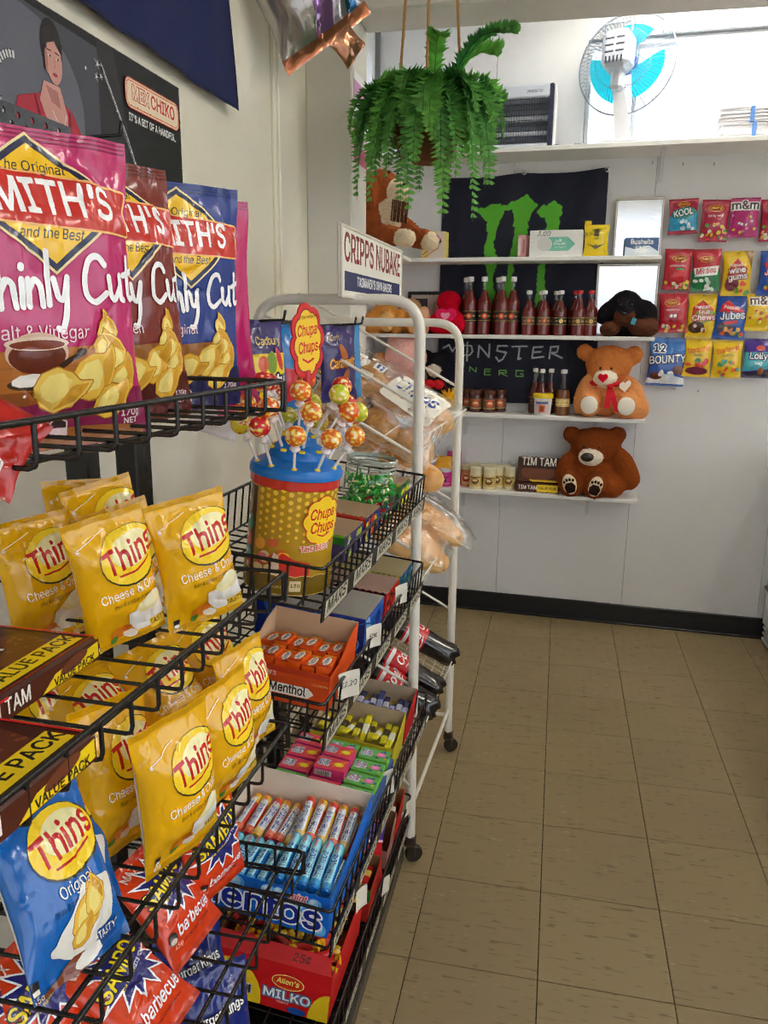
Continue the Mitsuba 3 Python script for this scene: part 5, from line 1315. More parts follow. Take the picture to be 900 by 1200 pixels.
def plush(prims, h=.006, blend=.014, fur=.0035, seed=0, freq=150):
    """prims: (centre, radii, colour[, 3x3 rotation]) -> one continuous furry body, coloured by the nearest ellipsoid"""
    C_ = np.array([p[0] for p in prims]); R_ = np.array([p[1] for p in prims])
    lo, hi = (C_ - R_.max(1, keepdims=True)).min(0) - .03, (C_ + R_.max(1, keepdims=True)).max(0) + .03
    g = [np.arange(a, b, h) for a, b in zip(lo, hi)]; P = np.stack(np.meshgrid(*g, indexing='ij'), -1)
    def each(P):
        out = []
        for p in prims:
            q = P - np.asarray(p[0]); 
            if len(p) > 3: q = q @ p[3]
            r = np.asarray(p[1]); k0 = np.linalg.norm(q / r, axis=-1); k1 = np.linalg.norm(q / r ** 2, axis=-1)
            out.append(k0 * (k0 - 1) / np.maximum(k1, 1e-6))
        return np.array(out)
    D = each(P); F = -blend * np.log(np.maximum(np.exp(-np.clip(D, -.2, .2) / blend).sum(0), 1e-12))
    v, f = nets(F, lo, h)
    m = trimesh.Trimesh(v, f, process=False)
    n = meshkit.arrays(m, True)[2]
    fz = meshkit.fbm(v * freq + seed, 3) - .5; v2 = v + n * (fz * 2 * fur)[:, None]
    col = np.array([p[2] for p in prims])[each(v).argmin(0)] * (.86 + .5 * np.clip(fz + .25, 0, 1))[:, None]
    vv, ff, nn = meshkit.arrays(trimesh.Trimesh(v2, f, process=False), True)
    return MB().raw(vv, ff, nn, np.clip(col, 0, 1))


def rot3(ax, deg): return trimesh.transformations.rotation_matrix(math.radians(deg), ax)[:3, :3]


def bead(r, c=(.01, .01, .012)): return MB().add(ball(r, sub=2), c, smooth=True)


def pad(key, name, M, poly, c, bulge=.006, bsdf='plush', t=.004):
    part(key, name, one(c, prism(poly, t)), bsdf, M)


S1Z, S2Z, S3Z, S4Z, TOPZ = 1.790, 1.440, 1.068, .690, 2.248
# light tan bear with a heart nose, on the third shelf
TAN, TAN2, CREAM = lin(206, 124, 66), lin(224, 150, 92), lin(240, 226, 204)
k = thing('teddy_bear', 'light tan teddy bear with a red heart nose and red ribbon on the third shelf', 'teddy bear')
B1 = BF @ tr(.235, -.115, S3Z)
pr = [((0, .02, .10), (.085, .07, .10), TAN2), ((0, .01, .245), (.102, .075, .085), TAN), ((-.115, .02, .298), (.036, .022, .036), TAN), ((.112, .02, .288), (.038, .022, .040), TAN),
      ((-.012, -.062, .178), (.050, .034, .034), CREAM), ((-.105, .0, .10), (.040, .045, .095), TAN2, rot3([0, 1, 0], 14)), ((.125, .0, .095), (.046, .045, .095), TAN2, rot3([0, 1, 0], -18)), ((.15, -.01, .04), (.042, .045, .04), TAN2),
      ((-.075, -.06, .062), (.052, .055, .058), TAN2), ((.090, -.06, .058), (.056, .055, .056), TAN2)]
part(k, 'body', plush(pr, .0055, .012, .006, 1, 210), 'plush', B1)
heart = Polygon([(0, -.022)] + [(.0215 * math.sin(t) ** 3 * 1.0, .0014 * (13 * math.cos(t) - 5 * math.cos(2 * t) - 2 * math.cos(3 * t) - math.cos(4 * t))) for t in np.linspace(-3, 3, 40)]).buffer(.001)
part(k, 'heart_nose', one(lin(206, 24, 44), prism(heart, .010)), 'plush', B1 @ mat((1, 0, 0), (0, 0, 1), (0, -1, 0), (-.022, -.090, .187)))
for x in (-.036, .012): part(k, 'eye', bead(.0065), 'gloss', B1 @ tr(x, -.064, .228))
for s, x in ((-1, -.075), (1, .090)): part(k, 'foot_pad', one(lin(238, 230, 214), bx(1, 1, 1)) if False else MB().add(ball(.039, .012, .042, sub=3), lin(240, 232, 216), smooth=True), 'plush', B1 @ tr(x, -.112, .062) @ rotz(.12 * s))
rb = MB()
for s, x1, z1 in ((-1, -.012, .05), (1, .038, .035)):
    pts = [(0.012, -.092, .142), (.014 + .4 * x1, -.108, .10), (.016 + x1, -.112, z1)]
    for i in range(2):
        a, b = np.array(pts[i]), np.array(pts[i + 1]); rb.add(trimesh.convex.convex_hull(np.vstack([a + [.012, 0, 0], a - [.012, 0, 0], b + [.014, 0, 0], b - [.014, 0, 0], a + [.012, .003, 0], a - [.012, -.003, 0], b + [.014, .003, 0], b - [.014, -.003, 0]])), lin(206, 26, 40), smooth=False)
rb.add(tube([(.105 * math.cos(t) * .78, .01 - .085 * math.sin(t), .158) for t in np.linspace(.2, math.pi - .2, 14)], .011, 8), lin(206, 26, 40), smooth=True); rb.add(ball(.014, .01, .012, (.012, -.098, .148)), lin(190, 20, 34))
part(k, 'ribbon', rb, 'cloth', B1)
part(k, 'swing_tag', one(lin(240, 226, 206), prism(affinity.scale(heart, 1.2, 1.2, origin=(0, 0)), .0016)), 'paper', B1 @ mat(norm((1, .2, .25)), (0, 0, 1), (.2, -1, 0), (.078, -.085, .152)))
# dark brown bear with printed soles, on the lowest shelf
DB, DB2 = lin(122, 58, 24), lin(136, 66, 28)
k = thing('teddy_bear', 'dark brown teddy bear showing its cream paw printed soles on the lowest shelf', 'teddy bear')
B2 = BF @ tr(.20, -.115, S4Z)
pr = [((0, .02, .10), (.105, .075, .11), DB2), ((0, .0, .240), (.112, .08, .085), DB), ((-.118, .02, .285), (.038, .024, .038), DB), ((.100, .02, .292), (.038, .024, .038), DB),
      ((-.018, -.078, .190), (.052, .032, .036), CREAM), ((-.125, -.01, .125), (.050, .048, .085), DB2, rot3([0, 1, 0], 22)), ((.145, .0, .135), (.050, .048, .095), DB2, rot3([0, 1, 0], -22)), ((.165, -.005, .085), (.046, .046, .045), DB2),
      ((-.105, -.065, .060), (.056, .050, .070), DB, rot3([0, 1, 0], -18)), ((.015, -.07, .055), (.056, .050, .064), DB, rot3([0, 1, 0], 14)), ((.09, -.03, .05), (.055, .06, .055), DB2)]
part(k, 'body', plush(pr, .0055, .012, .0065, 2, 190), 'plush', B2)
part(k, 'nose', MB().add(ball(.030, .016, .021, sub=3), lin(34, 22, 18), smooth=True), 'plastic', B2 @ tr(-.032, -.106, .196))
sole = oval(0, 0, .030, .048)
for x, z, a in ((-.105, .062, 18), (.015, .058, -14)):
    Q = B2 @ mat((1, 0, 0), (0, 0, 1), (0, -1, 0), (x, -.108, z)) @ rotz(math.radians(a))
    s = part(k, 'sole', MB().add(ball(.033, .050, .014, sub=3), lin(226, 206, 176), smooth=True), 'plush', Q)
    art = [(Polygon([(-.018, -.036), (.014, -.036), (.022, -.012), (.012, .006), (-.012, .006), (-.022, -.010)]).buffer(.004), lin(40, 24, 18))] + [(oval(-.021 + .014 * i, .018 + .006 * (1.5 - abs(i - 1.5)), .0058, .0075, 12 * (1.5 - i)), lin(40, 24, 18)) for i in range(4)]
    part(s, 'paw_print', ink(art, lambda x, y: (np.stack([x, y, .0145 * np.sqrt(np.maximum(1 - (x / .033) ** 2 - (y / .05) ** 2, 0))], 1), np.tile([0, 0, 1.0], (len(x), 1))), .006, .0014), 'plush', Q)
for x in (-.05, .02): part(k, 'eye', bead(.006), 'gloss', B2 @ tr(x, -.077, .240))
# black dog
BK, BW = lin(26, 24, 28), lin(78, 46, 32)
k = thing('plush_dog', 'black and brown plush dog with drooping ears in front of the lower mirror', 'plush toy')
B3 = BF @ tr(.300, -.11, S2Z)
pr = [((0, .03, .055), (.085, .06, .07), BK), ((-.01, .0, .135), (.072, .062, .070), BK), ((-.095, .0, .105), (.036, .030, .055), BK, rot3([0, 1, 0], 35)), ((.085, .0, .112), (.042, .030, .052), BK, rot3([0, 1, 0], -38)), ((-.012, -.055, .085), (.040, .034, .034), BW), ((-.012, -.060, .110), (.026, .03, .035), BK),
      ((-.075, -.05, .03), (.042, .05, .032), BW), ((.075, -.05, .035), (.062, .05, .036), BW), ((.10, .0, .045), (.035, .05, .04), BW)]
part(k, 'body', plush(pr, .0055, .010, .006, 3, 200), 'plush', B3)
part(k, 'nose', MB().add(ball(.012, .008, .009), lin(16, 14, 16), smooth=True), 'plastic', B3 @ tr(-.014, -.090, .100))
for x in (-.032, .016): part(k, 'eye', bead(.0055), 'gloss', B3 @ tr(x, -.066, .140))
part(k, 'tag', one(lin(60, 150, 170), prism(affinity.rotate(sbox(-.010, -.014, .010, .014), -20), .002)), 'paper', B3 @ mat((1, 0, 0), (0, 0, 1), (0, -1, 0), (.028, -.096, .068)))
# shaggy brown plush animal on the shelf along the alcove wall
WB, WC = lin(150, 78, 42), lin(232, 212, 178)
k = thing('plush_animal', 'reddish brown plush animal with cream paws sitting on the shelf below the fern', 'plush toy')
B4 = tr(-.80, 3.58, S1Z + .004) @ rotz(math.radians(62))
pr = [((0, .03, .12), (.10, .09, .13), WB), ((0, -.01, .255), (.085, .08, .08), WB), ((.0, -.095, .24), (.042, .055, .040), WC), ((.10, -.02, .245), (.026, .036, .085), WB, rot3([1, 0, 0], -14)), ((-.10, -.02, .245), (.026, .036, .085), WB, rot3([1, 0, 0], -14)),
      ((.085, -.07, .10), (.042, .085, .045), WB, rot3([1, 0, 0], 25)), ((.085, -.165, .05), (.040, .06, .040), WB), ((.085, -.215, .035), (.034, .035, .034), WC), ((-.085, -.10, .05), (.045, .10, .045), WB), ((-.085, -.215, .036), (.036, .045, .036), WC), ((.0, -.06, .155), (.05, .05, .07), WC)]
part(k, 'body', plush(pr, .0065, .012, .008, 4, 170), 'plush', B4)
part(k, 'nose', MB().add(ball(.018, .014, .013), lin(26, 20, 20), smooth=True), 'plastic', B4 @ tr(0, -.148, .262))
for x in (-.03, .03): part(k, 'eye', bead(.007), 'gloss', B4 @ tr(x, -.076, .315))
mane = MB()
for i in range(9): mane.add(tube([(-.05 + .0125 * i, -.108 - .002 * (i % 2), .115), (-.05 + .0125 * i, -.118, .20)], .0035, 6), lin(70, 40, 26), smooth=True)
part(k, 'chest_stripes', mane, 'plush', B4)
# two golden plush toys and the red heart toy on the second shelf
GD, GD2 = lin(206, 140, 66), lin(226, 176, 110)
k = thing('plush_toy', 'golden plush toy slumped at the left end of the second shelf', 'plush toy')
part(k, 'body', plush([((0, 0, .055), (.075, .07, .06), GD), ((.02, -.05, .10), (.06, .05, .05), GD), ((.04, -.085, .055), (.028, .035, .045), GD2), ((-.04, -.07, .05), (.05, .05, .05), GD)], .007, .012, .005, 5, 120), 'plush', BF @ tr(-.855, -.12, S2Z))
k = thing('plush_toy', 'golden plush toy with pale soles, right of the slumped one on the second shelf', 'plush toy')
part(k, 'body', plush([((0, 0, .06), (.06, .06, .06), GD), ((0, -.01, .125), (.055, .05, .045), lin(196, 150, 110)), ((-.05, -.06, .055), (.034, .04, .06), GD, rot3([0, 1, 0], 18)), ((.035, -.065, .05), (.030, .04, .055), GD), ((.038, -.095, .05), (.022, .02, .042), GD2), ((.08, -.04, .06), (.03, .04, .07), lin(214, 166, 134))], .007, .010, .004, 6, 130), 'plush', BF @ tr(-.725, -.11, S2Z))
RD = lin(196, 14, 40)
k = thing('plush_heart', 'red plush toy holding a pink heart on the second shelf beside the sauce bottles', 'plush toy')
HB = BF @ tr(-.535, -.11, S2Z)
part(k, 'body', plush([((0, .0, .06), (.075, .05, .065), RD), ((0, .01, .155), (.06, .045, .05), RD), ((-.05, -.03, .05), (.045, .035, .045), RD), ((.05, -.03, .05), (.045, .035, .05), RD)], .007, .010, .002, 7), 'plush', HB)
part(k, 'heart', one(lin(226, 40, 96), prism(affinity.scale(heart, 2.2, 2.0, origin=(0, 0)), .02)), 'plush', HB @ mat((1, 0, 0), (0, 0, 1), (0, -1, 0), (.002, -.062, .085)))
part(k, 'small_heart', one(lin(240, 150, 180), prism(affinity.scale(heart, 1.0, .9, origin=(0, 0)), .004)), 'plush', HB @ mat((1, 0, 0), (0, 0, 1), (0, -1, 0), (.002, -.082, .085)))
# pink pig, tan toy and black toy on the third shelf
k = thing('plush_pig', 'pale pink plush pig on the third shelf behind the bread rack', 'plush toy')
PK = lin(232, 178, 170)
PB = BF @ tr(-.735, -.12, S3Z)
part(k, 'body', plush([((0, .02, .12), (.09, .08, .13), PK), ((.0, -.03, .255), (.105, .085, .10), PK), ((.055, -.105, .215), (.055, .04, .045), PK), ((-.07, -.01, .33), (.028, .02, .034), PK), ((.04, .01, .345), (.028, .02, .03), PK), ((.05, -.08, .07), (.05, .06, .06), PK), ((-.06, -.08, .06), (.05, .06, .06), PK)], .0075, .012, .004, 8), 'plush', PB)
for x in (-.01, .075): part(k, 'eye', bead(.008), 'gloss', PB @ tr(x, -.106 if x < 0 else -.088, .272))
k = thing('plush_toy', 'tan plush toy leaning against the left of the pink pig', 'plush toy')
part(k, 'body', plush([((0, 0, .10), (.06, .07, .12), lin(206, 150, 96)), ((.0, -.02, .22), (.055, .055, .06), lin(206, 150, 96)), ((.01, -.05, .10), (.04, .04, .10), lin(214, 160, 104))], .008, .012, .004, 9), 'plush', BF @ tr(-.865, -.12, S3Z))
k = thing('plush_toy', 'black plush toy with a red bow right of the pink pig', 'plush toy')
KB = BF @ tr(-.592, -.10, S3Z)
part(k, 'body', plush([((0, 0, .09), (.05, .05, .10), BK), ((0, -.01, .22), (.055, .05, .06), BK), ((-.05, 0, .265), (.025, .02, .03), BK), ((.045, 0, .265), (.025, .02, .03), BK), ((.0, -.05, .20), (.03, .025, .026), lin(226, 214, 196))], .0075, .010, .004, 10), 'plush', KB)
part(k, 'bow', one(lin(206, 24, 36), ball(.03, .016, .024, (-.022, -.055, .13)), ball(.03, .016, .024, (.026, -.055, .13)), ball(.012, .014, .012, (.002, -.064, .13))), 'cloth', KB)

# ================================================================ shelves on the back wall
SHW = lin(226, 226, 222)
def shelf(label, z, x0, x1, depth=.20, t=.018, leg=None, brackets=()):
    k = thing('wall_shelf', label, 'shelf')
    mb = one(SHW, span((x0, -depth, z - t), (x1, -.001, z), bevel=.002))
    part(k, 'board', mb, 'paper', BF)
    if leg: part(k, 'side_board', one(SHW, span((WX + .001, leg, z - t), (-.715, 3.905, z), bevel=.002)), 'paper')
    for x in brackets:
        part(k, 'bracket', one(lin(206, 208, 210), span((x - .009, -depth * .85, z - t - .003), (x + .009, -.003, z - t), bevel=.001), span((x - .009, -.006, z - .13), (x + .009, -.002, z - t), bevel=.001)), 'plastic', BF)
    return k


shelf('white top shelf under the window, carrying the fan and insect killer', TOPZ, -.97, 1.75, .25, .02, None, (-.6, .4, 1.2))
shelf('white shelf across the top of the dark banner, running on along the alcove wall', S1Z, -.97, .425, .20, .018, 3.22, (-.50, .15))
shelf('white shelf holding the row of sauce bottles', S2Z, -.97, .425, .20, .018, None, (-.50, .17))
shelf('white shelf holding the light tan bear and the jam jars', S3Z, -.97, .415, .20, .018, None, (-.45, .19))
shelf('lowest white shelf, holding the dark brown bear', S4Z, -.97, .41, .20, .018, None, (-.45, .18))

# dark banner with the three clawed strokes
k = thing('wall_banner', 'black and navy banner with green claw mark and lettering behind the shelves', 'banner')
def px(x, y): return (-.599 + (x - 518) * .00394, 2.183 - (y - 200) * .00398)
def sag(x): return .012 * np.abs(np.sin((x + .6) / .385 * math.pi))
def cloth(x, y): return np.stack([x, -.016 - .006 * np.sin(x * 13 + y * 3) - .004 * np.sin(x * 31 - y * 7), y - sag(x) * np.clip((y - 1.1) / 1.08, 0, 1)], 1)
def clothn(x, y):
    h = .002; a, b = cloth(x + h, y) - cloth(x - h, y), cloth(x, y + h) - cloth(x, y - h); n = np.cross(a, b); return cloth(x, y), n / np.linalg.norm(n, axis=1, keepdims=True)


part(k, 'cloth', ink([(Polygon([(-.60, 1.10), (.178, 1.115), (.172, 2.19), (-.602, 2.175)]), lin(24, 27, 44))], clothn, .03, 0), 'cloth', BF)
def jag(pts, seed):
    g = np.random.default_rng(seed); q = LineString(pts + pts[:1]).segmentize(.012); c = np.array(q.coords)[:-1]
    return Polygon(c + g.normal(size=c.shape) * .0042).buffer(0)


J = lambda *p: [px(*q) for q in p]
claws = [jag(J((560, 236), (571, 238), (581, 233), (596, 236), (592, 246), (585, 262), (582, 276), (586, 290), (588, 300), (582, 318), (586, 335), (590, 352), (585, 368), (578, 350), (576, 330), (578, 310), (574, 290), (576, 268), (577, 252)), 1),
         jag(J((595, 236), (612, 230), (620, 225), (632, 236), (626, 246), (622, 262), (618, 278), (608, 300), (606, 318), (609, 335), (603, 362), (599, 340), (602, 318), (605, 300), (608, 276), (609, 254), (606, 240)), 2),
         jag(J((632, 243), (645, 238), (652, 231), (662, 238), (661, 252), (656, 268), (648, 284), (644, 300), (645, 318), (647, 333), (640, 352), (638, 330), (640, 312), (642, 290), (645, 272), (648, 258), (644, 248)), 3)]
art = [(c.buffer(.0055), lin(88, 170, 48)) for c in claws]
L_ = lambda w, *ps: union_all([stroke(J(*p), w) for p in ps])
sil = lin(168, 170, 176)
w = .0085
art += [(L_(w, [(524, 404), (531, 400), (536, 408), (541, 400), (545, 412)]), sil), (L_(w, [(549, 400), (547, 407), (550, 412), (558, 412), (562, 407), (560, 400), (549, 400)], [(555, 396), (555, 419)]), sil), (L_(w, [(569, 414), (570, 400), (583, 414), (583, 398)]), sil),
        (L_(w, [(606, 400), (594, 400), (593, 406), (605, 408), (601, 416), (596, 419), (592, 414)]), sil), (L_(w, [(612, 401), (630, 400)], [(621, 401), (620, 416), (623, 415)]), sil), (L_(w, [(649, 400), (638, 401), (637, 414), (651, 412)], [(638, 407), (647, 406)]), sil), (L_(w, [(658, 414), (659, 400), (668, 399), (667, 406), (660, 407), (673, 413)]), sil)]
gr = lin(104, 150, 84); w = .006
art += [(L_(w, [(552, 424), (545, 424), (545, 432), (552, 432)], [(545, 428), (551, 428)]), gr), (L_(w, [(559, 432), (559, 426), (567, 433), (567, 427)]), gr), (L_(w, [(586, 429), (578, 429), (578, 436), (586, 436)], [(578, 432), (585, 432)]), gr), (L_(w, [(597, 436), (597, 430), (606, 430), (606, 433), (598, 433), (607, 437)]), gr), (L_(w, [(627, 430), (618, 430), (618, 437), (627, 437), (627, 434), (623, 434)]), gr), (L_(w, [(639, 428), (645, 432), (651, 428)], [(645, 432), (645, 437)]), gr)]
part(k, 'print', ink(art, clothn, .012, .0006), 'cloth', BF)
for x, z in ((-.595, 2.165), (.163, 2.183), (-.21, 2.185)): part(k, 'eyelet', one(lin(190), lathe([(.006, -.001), (.011, 0), (.011, .002), (.006, .003), (.006, -.001)], 14)), 'metal', BF @ mat((1, 0, 0), (0, 0, 1), (0, -1, 0), (x, -.021, z - .004)))

# mirrors leaning on the shelves
def mirror(label, x0, x1, z0, z1, tip):
    k = thing('mirror', label, 'mirror')
    M = BF @ tr((x0 + x1) / 2, -.010, z0) @ rotx(math.radians(tip)); W, H = x1 - x0, z1 - z0; b = .011
    part(k, 'glass', one(WHITE, bx(W - b, .004, H - b, (0, -.012, H / 2))), 'mirror_glass', M)
    fr = MB()
    for o, s in (((0, -.012, b / 2), (W, .016, b)), ((0, -.012, H - b / 2), (W, .016, b)), ((-W / 2 + b / 2, -.012, H / 2), (b, .016, H - 2 * b)), ((W / 2 - b / 2, -.012, H / 2), (b, .016, H - 2 * b))): fr.add(bx(*s, o, bevel=.003), lin(206, 200, 188))
    part(k, 'frame', fr, 'metal', M)


mirror('framed mirror standing on the shelf right of the yellow packet', .213, .428, S1Z, 2.055, 1.2)
mirror('framed mirror standing behind the black plush dog', .150, .430, S2Z, 1.768, 1.2)

# sauce bottles
def bottle_kit(H, R, fill, capc, sauce, labc, labp, neck=.32, seed=0):
    hn = H * (1 - neck); prof = [(0, .0), (R * .9, 0), (R, .004), (R, hn * .78), (R * .93, hn * .9), (R * .62, hn), (R * .36, H * .80), (R * .34, H * .93), (R * .36, H * .935)]
    fl = [p for p in prof if p[1] <= fill]; a, b = fl[-1], next(p for p in prof if p[1] > fill); t = (fill - a[1]) / (b[1] - a[1]); rf = a[0] + (b[0] - a[0]) * t
    sa = MB().add(lathe(fl + [(rf, fill), (0, fill)], 22), sauce)
    gl = MB().add(lathe([(rf, fill)] + [p for p in prof if p[1] > fill], 22), WHITE)
    cp = MB().add(lathe([(0, H * .915), (R * .44, H * .915), (R * .46, H * .93), (R * .46, H * .985), (R * .40, H), (0, H)], 18), capc)
    z0, z1 = hn * .34, hn * .64
    lb = MB().add(lathe([(R * 1.0, z0), (R * 1.012, z0 + .0005), (R * 1.012, z1 - .0005), (R * 1.0, z1)], 24), labc)
    zm = (z0 + z1) / 2
    ar = [(sbox(-R * 1.5, z0 + .004, R * 1.5, z0 + .006), lin(206, 170, 90)), (sbox(-R * 1.5, z1 - .006, R * 1.5, z1 - .004), lin(206, 170, 90)), (Point(0, zm).buffer((z1 - z0) * .26), labp), (Point(0, zm).buffer((z1 - z0) * .12), lin(226, 190, 120)), (sbox(-R * .95, zm - .003, -R * .5, zm + .003), lin(190, 160, 100)), (sbox(R * .5, zm - .003, R * .95, zm + .003), lin(190, 160, 100))]
    return (('sauce', sa.dict('gloss')), ('glass', gl.dict('clear')), ('cap', cp.dict('plastic')), ('label', lb.dict('paper')), ('label_print', ink(ar, wrap(R * 1.014), .01, .0002).dict('paper')))


def set_out(kit, name, label, cat, group, M):
    k = thing(name, label, cat, group)
    for n, d in kit: part(k, n, d, None, M)
    return k


SAU = lin(96, 18, 16)
tall = bottle_kit(.268, .0315, .205, lin(240), SAU, lin(52, 36, 26), lin(206, 60, 46), .34)
small = bottle_kit(.205, .030, .158, lin(238), SAU, lin(96, 80, 66), lin(190, 70, 50), .34)
small2 = bottle_kit(.205, .030, .158, lin(238), lin(88, 22, 20), lin(44, 44, 38), lin(206, 180, 120), .34)
redc = bottle_kit(.205, .031, .170, lin(196, 26, 34), SAU, lin(90, 70, 50), lin(200, 160, 100), .34)
rng = np.random.default_rng(4)
def rz(): return rotz(rng.uniform(-.3, .3))
ordn = ['first', 'second', 'third', 'fourth', 'fifth', 'sixth']
for i, (x, y) in enumerate([(-.458, -.060), (-.426, -.130), (-.360, -.125), (-.302, -.055), (-.273, -.135), (-.224, -.115)]): set_out(tall, 'sauce_bottle', f'tall white capped red sauce bottle, {ordn[i]} from the left on the bottle shelf', 'bottle', 'tall white capped sauce bottles', BF @ tr(x, y, S2Z) @ rz())
for i, (x, y) in enumerate([(-.147, -.13), (-.098, -.055), (-.077, -.125), (-.026, -.05), (-.001, -.12)]): set_out(small2 if i == 4 else small, 'sauce_bottle', f'short white capped red sauce bottle, {ordn[i]} of the short ones from the left', 'bottle', 'short white capped sauce bottles', BF @ tr(x, y, S2Z) @ rz())
for i, (x, y) in enumerate([(.062, -.055), (.084, -.128), (.136, -.120)]): set_out(redc, 'sauce_bottle', f'red capped sauce bottle, {ordn[i]} from the left beside the mirror', 'bottle', 'red capped sauce bottles', BF @ tr(x, y, S2Z) @ rz())
slim = bottle_kit(.215, .028, .150, lin(240), lin(84, 24, 16), lin(60, 30, 22), lin(150, 60, 40), .42)
for i, (x, y) in enumerate([(-.106, -.055), (-.068, -.115), (-.030, -.060)]): set_out(slim, 'sauce_bottle', f'slim dark red sauce bottle, {ordn[i]} behind the yellow lidded tub', 'bottle', 'slim sauce bottles on the bear shelf', BF @ tr(x, y, S3Z) @ rz())
honey = bottle_kit(.215, .0325, .120, lin(240), lin(110, 62, 22), lin(232, 214, 150), lin(220, 200, 130), .42)
set_out(honey, 'sauce_bottle', 'amber bottle with a cream label left of the light tan bear', 'bottle', None, BF @ tr(.034, -.120, S3Z))
for i, (x, y) in enumerate([(-.640, -.12), (-.565, -.06)]): set_out(slim, 'sauce_bottle', f'slim dark red sauce bottle behind the rack, {"left" if i == 0 else "right"} of the pair by the yellow flower', 'bottle', 'slim bottles by the flower', BF @ tr(x, y, S3Z) @ rz())


def jar_kit(H, R, cap, body, lab, pr):
    b = MB().add(lathe([(0, 0), (R * .94, 0), (R, .004), (R, H * .70), (R * .88, H * .80), (0, H * .80)], 22), body)
    c = MB().add(lathe([(0, H * .80), (R * .93, H * .80), (R * .96, H * .82), (R * .96, H * .98), (R * .9, H), (0, H)], 22), cap)
    l = MB().add(lathe([(R, H * .14), (R * 1.012, H * .145), (R * 1.012, H * .62), (R, H * .625)], 24), lab)
    ar = [(sbox(-R * 1.2, H * .17, R * 1.2, H * .2), lin(206, 180, 110)), (oval(0, H * .38, R * .62, H * .15), pr), (oval(0, H * .42, R * .4, H * .06), lin(226, 206, 150)), (sbox(-R * .9, H * .53, R * .9, H * .57), pr)]
    return (('body', b.dict('gloss')), ('lid', c.dict('plastic')), ('label', l.dict('paper')), ('label_print', ink(ar, wrap(R * 1.013), .008, .0002).dict('paper')))


jam = jar_kit(.108, .031, lin(84, 46, 30), lin(60, 20, 14), lin(112, 82, 56), lin(200, 90, 60))
for i, (x, y) in enumerate([(-.436, -.06), (-.384, -.12), (-.318, -.12), (-.272, -.065), (-.345, -.045)]): set_out(jam, 'jam_jar', f'dark brown labelled jam jar {"in front" if y < -.1 else "behind"}, {["far left", "left", "right", "far right", "middle"][i]}, on the bear shelf', 'jar', 'dark jam jars on the bear shelf', BF @ tr(x, y, S3Z) @ rz())
may = jar_kit(.108, .031, lin(224, 214, 176), lin(228, 214, 170), lin(206, 180, 110), lin(120, 84, 40))
sauce_red = jar_kit(.108, .031, lin(206, 190, 150), lin(190, 120, 70), lin(200, 150, 100), lin(170, 40, 30))
for i, (x, y) in enumerate([(-.365, -.150), (-.296, -.152), (-.418, -.10), (-.330, -.085), (-.262, -.095), (-.200, -.105), (-.385, -.045), (-.300, -.035), (-.235, -.045)]):
    set_out(sauce_red if i == 2 else may, 'spread_jar', f'cream lidded jar, {"front row" if i < 2 else "middle row" if i < 6 else "back row"} {["left", "right", "reddish leftmost", "second", "third", "right end", "left", "middle", "right"][i]}, left of the biscuit boxes', 'jar', 'cream lidded jars on the lowest shelf', BF @ tr(x, y, S4Z) @ rz())
can = jar_kit(.094, .036, lin(200, 200, 206), lin(190, 40, 130), lin(196, 44, 136), lin(70, 30, 80))
for i, (x, y, z) in enumerate([(-.606, -.13, S4Z), (-.525, -.14, S4Z), (-.570, -.055, S4Z), (-.490, -.055, S4Z), (-.495, -.055, S4Z + .095)]):
    set_out(can, 'pet_food_can', ['bright pink can, left one in front behind the bread rack', 'bright pink can, right one in front beside the far rack post', 'bright pink can at the back left behind the bread rack', 'bright pink can at the back right under another can', 'bright pink can stacked on top at the back'][i], 'can', 'pink cans on the lowest shelf', BF @ tr(x, y, z) @ rz())
k = thing('snack_packet', 'small orange packet lying on the pink cans behind the rack', 'packet')
packet(k, Packet(.09, .07, .03, 150, 8, .004), BF @ tr(-.53, -.14, S4Z + .12) @ rotx(math.radians(55)), lin(240, 170, 40), [], nu=14, nv=14)

# tub with a yellow lid, and the sunflower
k = thing('spread_tub', 'white tub with a yellow lid in front of the slim sauce bottles', 'tub')
M = BF @ tr(-.056, -.158, S3Z)
part(k, 'tub', one(lin(232, 228, 220), lathe([(0, 0), (.036, 0), (.038, .003), (.043, .085), (0, .085)], 28)), 'plastic', M)
part(k, 'lid', one(lin(240, 206, 24), lathe([(0, .083), (.0465, .083), (.047, .087), (.047, .100), (.045, .103), (0, .103)], 28)), 'plastic', M)
part(k, 'label', ink([(sbox(-.032, .014, .032, .070), lin(206, 196, 206)), (sbox(-.014, .018, .014, .052), lin(226, 110, 40)), (sbox(-.009, .022, .009, .046), lin(150, 60, 30)), (sbox(-.028, .056, .028, .066), lin(90, 90, 140))], wrap(.0415), .01, .0022), 'paper', M)
k = thing('sunflower', 'yellow artificial flower lying at the left end of the bear shelf', 'flower')
M = BF @ tr(-.505, -.170, S3Z + .062) @ rotx(math.radians(20))
g = np.random.default_rng(9)
for r, n, z, L in ((.0, 16, .0, .060), (.0, 14, .010, .048), (.0, 10, .018, .034)):
    pet = MB()
    for i in range(n):
        a = 2 * math.pi * i / n + z * 30; q = trimesh.Trimesh([[0, 0, 0], [L * .5, -.008, .006], [L, -.002, -.004], [L, .002, -.004], [L * .5, .008, .006], [L * .5, 0, .010]], [[0, 1, 5], [1, 2, 5], [2, 3, 5], [3, 4, 5], [4, 0, 5]], process=False)
        pet.add(q, lin(240, 180 + int(g.uniform(-14, 20)), 14), tr(0, 0, z) @ rotz(a) @ roty(g.uniform(-.3, .2)), smooth=False)
    part(k, 'petals', pet, 'cloth', M @ mat((1, 0, 0), (0, 0, 1), (0, -1, 0), (0, 0, 0)))
